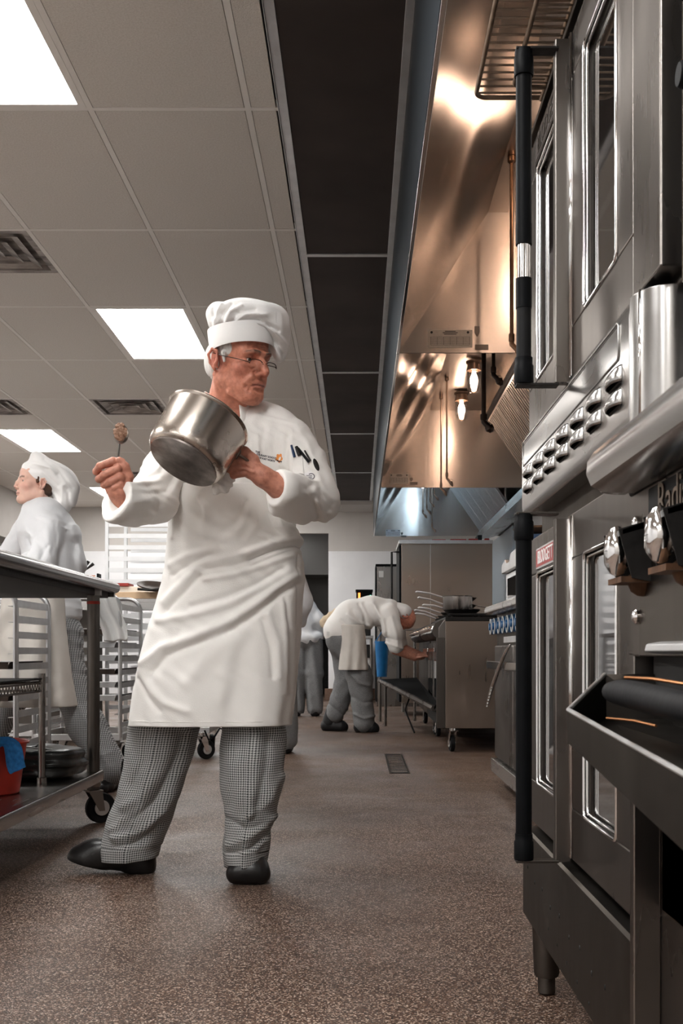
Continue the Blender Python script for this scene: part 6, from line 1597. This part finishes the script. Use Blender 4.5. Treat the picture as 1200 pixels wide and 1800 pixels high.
# side towel wrapped round the handle
def towel():
    s = SDF(tuple(P(365, 875, 3.02)+Vector((0, -.02, 0))), tuple(P(430, 770, 3.02)+Vector((0, .20, 0))), .0025)
    s.path([P(394, 812, 3.13), P(412, 806, 3.14)], [.022, .026]); s.path([P(396, 798, 3.13), P(408, 786, 3.13), P(424, 783, 3.14)], [.012, .014, .010], .015)
    s.path([P(396, 832, 3.12), P(388, 850, 3.11), P(381, 866, 3.11)], [.026, .020, .008], .02); s.path([P(402, 838, 3.12), P(400, 862, 3.11)], [.020, .006], .012); s.ell(P(378, 832, 3.12), (.018, .01, .022), .02)
    s.disp(lambda X, Y, Z: .0025*np.sin(X*190+Z*120+3*np.sin(Z*80)), .03); return s.mesh()
tag(mesh_obj('side_towel', [towel()], COTTON, None, smooth_it=1), 'white side towel wrapped around the saucepan handle under the hand', 'towel')
# --- spoon with brown mince
st = thing('spoon', 'steel spoon heaped with brown food held up in the raised fist', 'spoon', P(207, 811, 3.08).to_tuple())
b = MB(); b.tube([P(203, 842, 3.10), P(206, 815, 3.085), P(209, 792, 3.075), P(210.5, 778, 3.07)], [.0065, .0065, .0055, .0050], 10, flat=.6); b.build('spoon_handle', STEEL, st, smooth='auto')
s = SDF(tuple(P(190, 790, 3.0)+Vector((0, -.01, 0))), tuple(P(240, 738, 3.0)+Vector((0, .12, 0))), .0012)
c = P(213, 763, 3.065); s.ell(c, (.0205, .012, .028)); s.ell(c+Vector((0, -.013, .002)), (.018, .011, .025), .002, mode='s'); mesh_obj('spoon_bowl', [s.mesh()], STEEL, st)
fd = thing('spoonful_of_food', 'heap of crumbly brown food on the raised spoon', 'food', (c-Vector((0, .004, 0))).to_tuple())
s = SDF(tuple(c-Vector((.04, .05, .045))), tuple(c+Vector((.04, .03, .045))), .0011); s.ell(c+Vector((0, -.009, .002)), (.0165, .010, .022))
rr = random.Random(5)
for k in range(60):
    a = rr.random()*6.28; r = math.sqrt(rr.random()); s.ell(c+Vector((.0165*r*math.cos(a), -.016+.004*r*r-.003*rr.random(), .003+.022*r*math.sin(a))), (.003+.0025*rr.random(),)*3, .002)
mesh_obj('food_heap', [s.mesh()], mat('brown_mince', (.20, .095, .055), .6, var=.6, vscale=180, vcol=(.36, .22, .15), bump=.001, bscale=300), fd)
# ================================================================ OTHER COOKS
def px3(l): return P(*l)
def mitten_hand(s, a, b, spread, r=.010, curl=Vector((0, 0, -.02))):
    """palm from a towards b with five fingers continuing along (b-a)"""
    a, b = Vector(a), Vector(b); d = (b-a).normalized(); sp = Vector(spread).normalized(); L = (b-a).length
    s.path([a, b], [.024, .026], .01); s.ell(b-d*L*.3, (.038, .030, .026), .01)
    for k, (o, ln) in enumerate(((-1.5, .85), (-.5, 1.0), (.5, .95), (1.5, .75))):
        p0 = b+sp*(o*.019); p1 = p0+d*.035*ln+curl*.3; p2 = p1+d*.026*ln+curl; p3 = p2+d*.010*ln+curl*1.2
        s.path([p0, p1, p2, p3], [r*1.05, r, r*.95, r*.85], .003)
    t0 = a+(b-a)*.35-sp*.024; s.path([t0, t0-sp*.022+d*.03, t0-sp*.024+d*.06], [.013, .0115, .009], .005)
# ---------------------------------------------------------------- woman walking at left
YW = 5.85
wo = thing('person', 'woman in floppy white cap and white jacket striding left behind the worktable', 'person', (-1.6, 5.85, 0))
Mw = Matrix.Translation(P(64, 850, YW)) @ Matrix.Rotation(math.radians(121), 4, 'Z') @ Matrix.Rotation(math.radians(5), 4, 'X') @ Matrix.Scale(.97, 4)
hpw = head_parts(.003, True); hcw = head_color(False)(hpw[0])
q = lambda x, y, dy=0: P(x, y, YW+dy)
s = SDF(tuple(q(-110, 1420, 0)+Vector((0, -.55, 0))), tuple(q(250, 860, 0)+Vector((0, .5, 0))), .014)
s.path([q(75, 890), q(78, 930), q(85, 1000), q(80, 1085)], [.045, .08, .10, .10], .04)
s.path([q(95, 925, -.10), q(70, 985, -.22), q(15, 1000, -.25)], [.03, .025, .022], .02); s.path([q(40, 925, .13), q(0, 985, .15), q(-50, 1000, .1)], [.03, .025, .022], .02)
s.path([q(85, 1095, 0), q(118, 1200, -.1), q(190, 1345, -.28)], [.08, .055, .035], .02); s.path([q(60, 1095, .05), q(10, 1220, .05), q(-40, 1330, .05)], [.08, .055, .035], .02)
cw = s.mesh()
s = SDF(tuple(q(-70, 1040)+Vector((0, -.42, 0))), tuple(q(35, 960)+Vector((0, 0, 0))), .0035); mitten_hand(s, q(15, 1000, -.25), q(-5, 1003, -.25), (0, .3, -1), .0085); hwm = s.mesh()
skc = lambda V: np.tile(np.array((.76, .48, .38)), (len(V), 1))
ac = np.concatenate([hcw, skc(cw[0]), skc(hwm[0])]); mesh_obj('body', [xf(hpw, Mw), cw, hwm], SKINF, wo, colf=lambda V: ac)
eyes(wo, Mw)
def jacket_w():
    s = SDF(tuple(q(-75, 1115)+Vector((0, -.45, 0))), tuple(q(170, 870)+Vector((0, .42, 0))), .008)
    s.path([q(78, 915), q(92, 990), q(88, 1050)], [.125, .135, .13], .05, sc=(1, .75, 1)) 
    s.ell(q(86, 940), (.155, .20, .12), .05); s.ell(q(98, 1000), (.135, .18, .17), .06); s.ell(q(92, 1075), (.15, .18, .13), .05)
    s.path([q(62, 897), q(74, 907)], [.062, .07], .03)
    s.path([q(88, 930, -.15), q(72, 985, -.24), q(22, 1002, -.25)], [.075, .066, .050], .03); s.path([q(50, 925, .15), q(10, 985, .17), q(-40, 1003, .1)], [.07, .06, .05], .03)
    s.path([q(56, 866, -.02), q(60, 880, 0)], [.05, .05], .01, 's')
    L = [(PL([(100, 920), (112, 960), (116, 1000)], 5.6), .014, -.012), (PL([(112, 915), (124, 960), (128, 1000)], 5.6), .012, .010), (PL([(82, 930), (90, 970), (96, 1000)], 5.6), .014, .008), (PL([(55, 940), (75, 960), (80, 985)], 5.6), .012, -.008),
         (PL([(100, 1048), (135, 1056)], 5.6), .010, .004), (PL([(104, 1064), (138, 1070)], 5.6), .010, .004), (PL([(106, 1080), (140, 1084)], 5.6), .010, .004), (PL([(40, 930), (60, 945)], 5.6), .01, .007), (PL([(60, 905), (82, 912), (105, 925)], 5.6), .006, .005), (PL([(42, 945), (52, 965), (50, 985)], 5.6), .008, -.008), (PL([(86, 960), (76, 985), (66, 1000)], 5.6), .008, -.010), (PL([(130, 960), (136, 985), (140, 1000)], 5.6), .008, .008), (PL([(92, 915), (96, 945), (92, 975)], 5.6), .006, -.006)]
    s.disp(lambda X, Y, Z: folds(X, Z, L)+.0018*np.sin(X*40+3*np.sin(Z*22)+Y*12)+.0012*np.sin(Z*60+3*np.sin(X*30)), .06); return s.mesh()
jw = jacket_w(); mesh_obj('jacket', [jw], COTTONG, wo, smooth_it=2)
# cap: tilted band with big floppy bag behind
Rw = (Matrix.Rotation(math.radians(115), 4, 'Z') @ Matrix.Rotation(math.radians(24), 4, 'X')); Hw = P(65, 850, YW)
s = SDF(tuple(Hw+Vector((-.22, -.22, -.22))), tuple(Hw+Vector((.26, .24, .22))), .005); R3 = Rw.to_3x3()
loc = lambda x, y, z: Hw+R3 @ Vector((x, y, z))
s.ell(loc(0, .0, .050), (.090, .106, .064), 0, R3); s.ell(loc(0, -.03, .105), (.105, .115, .045), .03, R3); s.ell(loc(.0, -.12, .06), (.10, .09, .07), .05, R3); s.ell(loc(0, -.165, -.01), (.085, .06, .08), .04, R3); s.ell(loc(0, .05, .13), (.06, .04, .025), .03, R3)
s.disp(lambda X, Y, Z: folds(X, Z, [(PL_([(48, 822), (70, 826), (95, 850)], 5.75), .010, -.008), (PL_([(54, 812), (84, 820), (108, 850)], 5.75), .010, .008), (PL_([(60, 838), (82, 858), (100, 884)], 5.75), .008, .006), (PL_([(96, 832), (112, 862), (112, 890)], 5.75), .010, -.008), (PL_([(104, 850), (100, 880)], 5.75), .008, .007), (PL_([(74, 806), (98, 822), (118, 852)], 5.75), .008, -.006)])+.0015*np.sin(X*60+Z*45), .05)
s.ell(loc(0, .018, -.045), (.086, .108, .075), .006, R3, 's')
mesh_obj('floppy_cap', [s.mesh()], COTTONH, wo, smooth_it=1)
s = SDF((-.10, -.13, -.12), (.10, .06, .10), .005); s.ell((0, -.045, -.005), (.075, .06, .065)); s.path([(.070, .010, .03), (.069, .012, 0), (.064, -.005, -.03)], [.014, .009, .005], .01); s.path([(-.070, .010, .03), (-.069, .012, 0)], [.014, .009], .01)
s.path([(0, .06, .075), (.04, .05, .07), (.062, .02, .045)], .016, .01)

mesh_obj('hair', [xf(s.mesh(), Mw)], mat('brown_hair', (.10, .05, .03), .5, var=.4, vscale=60), wo)
def slab(name, pts_rows, m, parent, th=.006, jit=.004, subd=1):
    rr = random.Random(len(name)); b = MB(); b.sheet([[v+Vector((0, rr.uniform(-jit, jit), 0)) for v in r] for r in pts_rows]); return b.build(name, m, parent, smooth=True, solid=th, subd=subd)
def interp_rows(prof, n, m, Yf, bulge, wrap=.12):
    """prof: (y,left,right) px rows -> bowed cloth panel at depth Yf"""
    ys_ = np.linspace(prof[0][0], prof[-1][0], n); l = np.interp(ys_, [p[0] for p in prof], [p[1] for p in prof]); r = np.interp(ys_, [p[0] for p in prof], [p[2] for p in prof]); rows = []
    for i, yy in enumerate(ys_):
        row = []
        for j in range(m):
            u = j/(m-1)*2-1; Yd = Yf-bulge*(1-abs(u)**2.2)+.012*math.sin(u*9+i*.15)*(i/n)+wrap*max(0, abs(u)-.85)*3
            p = P(l[i]+(r[i]-l[i])*(u+1)/2, yy, Yf); row.append(Vector((p.x, Yd, p.z)))
        rows.append(row)
    return rows
slab('apron', interp_rows([(1036, 0, 108), (1100, -8, 112), (1180, -15, 122), (1243, -20, 133)], 26, 22, 5.52, .08), mat('worn_apron_cotton', (.66, .62, .57), .9, var=.12, vscale=6), wo)
s = SDF(tuple(q(-90, 1400)+Vector((0, -.55, 0))), tuple(q(240, 1060)+Vector((0, .3, 0))), .009)
s.ell(q(92, 1110, .0), (.155, .16, .12)); s.path([q(104, 1120, -.06), q(120, 1200, -.13), q(152, 1275, -.22), q(196, 1352, -.33)], [.115, .095, .088, .080], .05)
s.path([q(60, 1120, .08), q(18, 1220, .06), q(-35, 1330, .03)], [.11, .095, .08], .05)
Lw2 = [(PL([(112, 1105), (138, 1112)], 5.6), .012, .005), (PL([(112, 1124), (136, 1132)], 5.6), .012, .005), (PL([(112, 1142), (132, 1150)], 5.6), .012, .005), (PL([(120, 1180), (150, 1190)], 5.6), .012, -.008), (PL([(140, 1240), (180, 1300), (200, 1340)], 5.6), .010, .009), (PL([(165, 1330), (205, 1318)], 5.6), .010, .009), (PL([(170, 1345), (210, 1335)], 5.6), .008, -.008)]
s.disp(lambda X, Y, Z: folds(X, Z, Lw2)+.0015*np.sin(Z*50+3*np.sin(X*30)), .06)
CHECKO = check_mat('fine_check_trousers', 1/.009, (.05, .052, .055), (.36, .36, .36), uv=False)
mesh_obj('checked_trousers', [s.mesh()], CHECKO, wo, smooth_it=1)
def shoe(name, heel, toe, parent, w=.045, hgt=.07, m=None):
    heel, toe = Vector(heel), Vector(toe); s = SDF(tuple(Vector((min(heel.x, toe.x), min(heel.y, toe.y), 0))-Vector((.09, .09, .01))), tuple(Vector((max(heel.x, toe.x), max(heel.y, toe.y), .14))+Vector((.09, .09, .03))), .005)
    d = (toe-heel); zz = Vector((0, 0, 1))
    s.path([heel+zz*.04, heel+d*.5+zz*.042, heel+d*.8+zz*.036, toe-d*.08+zz*.030], [w*.95, w*.95, w, w*.75], .02); s.path([heel+zz*.06, heel+d*.3+zz*.075], [.042, .036], .03)
    zg = (s.lo[2]+s.h*np.arange(s.n[2]))[None, None, :]; s.d = np.maximum(s.d, (.001+min(heel.z, toe.z)-zg).astype(np.float32)*np.ones_like(s.d))
    o = mesh_obj('shoe', [s.mesh()], m or CLOG, parent, smooth_it=1); return o
sw = lambda px, py: Vector(((px-VX)/F*(F*CH/(py-VY)), F*CH/(py-VY), 0))
shoe('shoe', sw(212, 1380), sw(176, 1396), wo); shoe('shoe', P(-30, 1350, 5.9).xy.to_3d(), P(-75, 1350, 5.85).xy.to_3d(), wo)
# ---------------------------------------------------------------- bent cook at the far ranges
YBn = 9.7
bn = thing('person', 'cook bent far forward reaching into the oven at the far ranges', 'person', (.05, 9.7, 0))
q = lambda x, y, dy=0: P(x, y, YBn+dy)
Mb = Matrix.Translation(q(708, 1086)) @ Matrix.Rotation(math.radians(-75), 4, 'Z') @ Matrix.Rotation(math.radians(-98), 4, 'X') @ Matrix.Scale(1.0, 4)
hb_ = head_parts(.005); hcb = head_color(True)(hb_[0])
s = SDF(tuple(q(540, 1300)+Vector((0, -.45, 0))), tuple(q(790, 1030)+Vector((0, .45, 0))), .012)
s.path([q(600, 1110), q(640, 1075), q(685, 1075), q(700, 1085)], [.11, .10, .09, .055], .04)
s.path([q(684, 1080, -.14), q(694, 1140, -.18), q(728, 1154, -.12)], [.045, .040, .030], .02); s.path([q(684, 1080, .14), q(700, 1135, .16), q(740, 1152, .1)], [.045, .040, .030], .02)
s.path([q(600, 1120, -.06), q(632, 1190, -.08), q(640, 1272, -.08)], [.09, .06, .04], .02); s.path([q(600, 1120, .08), q(612, 1195, .10), q(588, 1262, .10)], [.09, .06, .04], .02)
cbn = s.mesh()
s = SDF(tuple(q(680, 1180)+Vector((0, -.30, 0))), tuple(q(785, 1120)+Vector((0, .26, 0))), .005)
s.path([q(694, 1142, -.18), q(728, 1156, -.12)], [.042, .030], .01); mitten_hand(s, q(728, 1156, -.12), q(742, 1154, -.10), (0, 1, 0), .0105, Vector((.004, 0, -.006))); s.path([q(700, 1138, .16), q(738, 1152, .1)], [.04, .03]); mitten_hand(s, q(738, 1152, .10), q(751, 1150, .08), (0, 1, 0), .0105, Vector((.004, 0, -.006)))
hbn = s.mesh(); ruddy = lambda V: np.tile(np.array((.58, .27, .19)), (len(V), 1))
ac2 = np.concatenate([hcb, ruddy(cbn[0]), ruddy(hbn[0])]); mesh_obj('body', [xf(hb_, Mb), cbn, hbn], SKIN, bn, colf=lambda V: ac2)
s = SDF(tuple(q(560, 1150)+Vector((0, -.42, 0))), tuple(q(735, 1035)+Vector((0, .42, 0))), .009)
s.path([q(598, 1108), q(618, 1085), q(650, 1076), q(682, 1074)], [.15, .145, .135, .11], .05, sc=(1, .85, 1)); s.ell(q(604, 1108), (.13, .17, .14), .05)
s.path([q(684, 1078, -.15), q(690, 1110, -.18), q(695, 1136, -.18)], [.085, .08, .068], .04); s.path([q(686, 1078, .15), q(696, 1108, .17), q(703, 1130, .16)], [.08, .075, .065], .04)
Lb = [(PL([(640, 1062), (655, 1090), (660, 1108)], 9.5), .02, -.02), (PL([(655, 1060), (672, 1090), (676, 1112)], 9.5), .02, .018), (PL([(620, 1075), (640, 1100), (645, 1120)], 9.5), .022, -.016), (PL([(688, 1085), (696, 1115), (698, 1135)], 9.5), .016, .014), (PL([(678, 1090), (682, 1130)], 9.5), .014, -.012)]
Lb += [(PL([(610, 1080), (630, 1095), (650, 1100)], 9.5), .014, .014), (PL([(630, 1062), (640, 1078), (642, 1098)], 9.5), .012, -.014), (PL([(660, 1066), (666, 1085)], 9.5), .012, .012), (PL([(600, 1090), (615, 1105), (640, 1112)], 9.5), .012, -.012), (PL([(672, 1128), (690, 1134), (708, 1140)], 9.4), .010, .012), (PL([(676, 1120), (700, 1126)], 9.4), .008, -.010)]
s.disp(lambda X, Y, Z: folds(X, Z, Lb)+.002*np.sin(X*30+3*np.sin(Z*20)), .07); mesh_obj('jacket', [s.mesh()], COTTON, bn, smooth_it=2)
slab('apron', interp_rows([(1098, 596, 640), (1120, 598, 643), (1150, 597, 645), (1178, 594, 648)], 18, 16, 9.53, .06), mat('worn_apron_cotton', (.66, .62, .57), .9, var=.12, vscale=6), bn)
s = SDF(tuple(q(550, 1300)+Vector((0, -.4, 0))), tuple(q(690, 1080)+Vector((0, .42, 0))), .009)
s.ell(q(597, 1122), (.125, .17, .15)); s.path([q(612, 1130, -.06), q(632, 1190, -.08), q(640, 1270, -.08)], [.12, .105, .092], .05); s.path([q(602, 1130, .09), q(610, 1195, .10), q(588, 1256, .10)], [.12, .10, .085], .05)
Lt = [(PL([(612, 1180), (630, 1200), (650, 1205)], 9.6), .014, .012), (PL([(620, 1225), (638, 1235), (655, 1232)], 9.6), .014, -.010), (PL([(622, 1255), (640, 1262), (660, 1258)], 9.6), .012, .014), (PL([(590, 1225), (600, 1240), (612, 1250)], 9.6), .012, .012), (PL([(578, 1240), (592, 1250), (606, 1262)], 9.6), .010, -.012)]
s.disp(lambda X, Y, Z: folds(X, Z, Lt)+.0025*np.sin(Z*45+3*np.sin(X*25)), .06); mesh_obj('grey_trousers', [s.mesh()], CHECKS, bn, smooth_it=1)
MB().box(q(575, 0).x, q(580, 0).x, 9.50, 9.505, q(0, 1118).z, q(0, 1111).z).build('pocket_tag', WHITEP, bn)
bt = mat('black_work_boot', (.010, .010, .011), .5)
shoe('shoe', q(632, 1286, -.08).xy.to_3d(), q(660, 1286, -.08).xy.to_3d(), bn, .055, m=bt); shoe('shoe', q(574, 1283, .10).xy.to_3d()+Vector((0, 0, .0)), q(606, 1283, .10).xy.to_3d(), bn, .055, m=bt)
s = SDF(tuple(q(565, 1275)+Vector((0, 0, 0))), tuple(q(600, 1230)+Vector((0, .25, 0))), .006); s.path([q(583, 1250, .10), q(578, 1270, .10)], [.055, .06]); mesh_obj('boot_shaft', [s.mesh()], bt, bn)
s = SDF(tuple(q(676, 1110)+Vector((0, -.2, 0))), tuple(q(725, 1035)+Vector((0, .2, 0))), .006)
Rb = (Matrix.Rotation(math.radians(-75), 4, 'Z') @ Matrix.Rotation(math.radians(-98), 4, 'X')).to_3x3()
s.ell(q(700, 1078)+Vector((.035, 0, .01)), (.085, .095, .075), 0); s.ell(q(694, 1070), (.07, .09, .06), .03); s.ell(q(716, 1100), (.06, .10, .07), .01, mode='s'); mesh_obj('white_cap', [s.mesh()], COTTONH, bn, smooth_it=1)
tw = thing('cream_towel_roll', 'cream cloth bundle held behind the back of the bent cook', 'towel', q(585, 1085, .2).to_tuple())
s = SDF(tuple(q(555, 1110)+Vector((0, .0, 0))), tuple(q(610, 1055)+Vector((0, .35, 0))), .007); s.path([q(570, 1092, .2), q(585, 1080, .2), q(600, 1070, .2)], [.04, .035, .03]); s.path([q(568, 1098, .2), q(590, 1088, .2)], [.028, .03], .015); s.disp(lambda X, Y, Z: .004*np.sin(X*90+Z*60), .05); mesh_obj('cloth', [s.mesh()], mat('cream_cloth', (.66, .53, .38), .9), tw)
# ---------------------------------------------------------------- third cook standing by the doorway, head hidden behind the big apron
def standing(label, cx, Yp, sc, trm, jm, half=False, shoes=True, lean=0.0):
    t = thing('person', label, 'person', (0, 0, 0)); X0 = (cx-VX)/F*Yp; t.location = (X0, Yp, 0)
    g = lambda x, y, z: Vector((X0+x*sc+lean*max(z-.9, 0), Yp+y*sc, z*sc))
    hM = Matrix.Translation(g(0, .0, 1.60)) @ Matrix.Scale(sc, 4); h_ = head_parts(.006); hcol = head_color(True)(h_[0])
    s = SDF(tuple(g(-.40, -.3, -.01)-Vector((.1, 0, 0))), tuple(g(.40, .3, 1.56)+Vector((.1, 0, 0))), .015)
    s.path([g(0, 0, 1.5), g(0, 0, 1.32), g(0, 0, 1.0)], [.05, .10, .11], .04)
    for k in (-1, 1): s.path([g(k*.17, 0, 1.38), g(k*.23, .02, 1.12), g(k*.20, .16, .95)], [.045, .038, .028], .02); s.path([g(k*.09, 0, .95), g(k*.10, 0, .5), g(k*.10, 0, .10)], [.08, .055, .04], .02)
    c_ = s.mesh(); s2 = SDF(tuple(g(-.40, -.0, .80)-Vector((.1, 0, 0))), tuple(g(.40, .4, 1.1)+Vector((.1, 0, 0))), .008)
    for k in (-1, 1): mitten_hand(s2, g(k*.20, .16, .95), g(k*.17, .23, .93), (0, 0, 1), .0105)
    m_ = s2.mesh(); ac = np.concatenate([hcol, ruddy(c_[0]), ruddy(m_[0])]); mesh_obj('body', [xf(h_, hM), c_, m_], SKIN, t, colf=lambda V: ac)
    s = SDF(tuple(g(-.42, -.32, .78)-Vector((.1, 0, 0))), tuple(g(.42, .32, 1.5)+Vector((.1, 0, 0))), .010)
    s.ell(g(0, 0, 1.30), (.20, .14, .17)); s.ell(g(0, 0, 1.08), (.18, .15, .2), .05); s.ell(g(0, 0, .92), (.20, .155, .10), .05)
    for k in (-1, 1): s.path([g(k*.17, 0, 1.36), g(k*.235, .02, 1.12), g(k*.21, .13, .99)], [.078, .072, .055], .04)
    s.disp(lambda X, Y, Z: .003*np.sin(Z*32+3*np.sin(X*20))+.004*np.sin(X*55+Z*40), .06); mesh_obj('jacket', [s.mesh()], jm, t, smooth_it=2)
    s = SDF(tuple(g(-.30, -.25, .03)-Vector((.1, 0, 0))), tuple(g(.30, .25, 1.0)+Vector((.1, 0, 0))), .010)
    s.ell(g(0, 0, .90), (.17, .135, .12))
    for k in (-1, 1): s.path([g(k*.085, 0, .88), g(k*.10, 0, .5), g(k*.105, 0, .10)], [.105, .098, .092], .02)
    s.disp(lambda X, Y, Z: .006*np.sin(X*60+Z*9)+.0015*np.sin(Z*40+2*np.sin(X*30)), .06); mesh_obj('checked_trousers', [s.mesh()], trm, t, smooth_it=1)
    for k in (-1, 1): shoe('shoe', g(k*.105, -.03, 0), g(k*.115, .16, 0), t, .048, m=bt)
    s = SDF(tuple(g(-.15, -.15, 1.6)), tuple(g(.15, .15, 1.88)), .008); s.ell(g(0, 0, 1.69), (.095, .105, .07)); s.ell(g(0, 0, 1.76), (.12, .12, .05), .03); mesh_obj('white_cap', [s.mesh()], COTTONH, t)
    return t
standing('cook seen from behind at the doorway, in white jacket and dark checked trousers', 537, 12.0, .93, CHECKS, COTTONG, lean=-.36)
standing('mostly hidden cook whose grey trouser leg shows beside the big apron hem', 474, 7.62, .93, CHECKS, COTTONG)
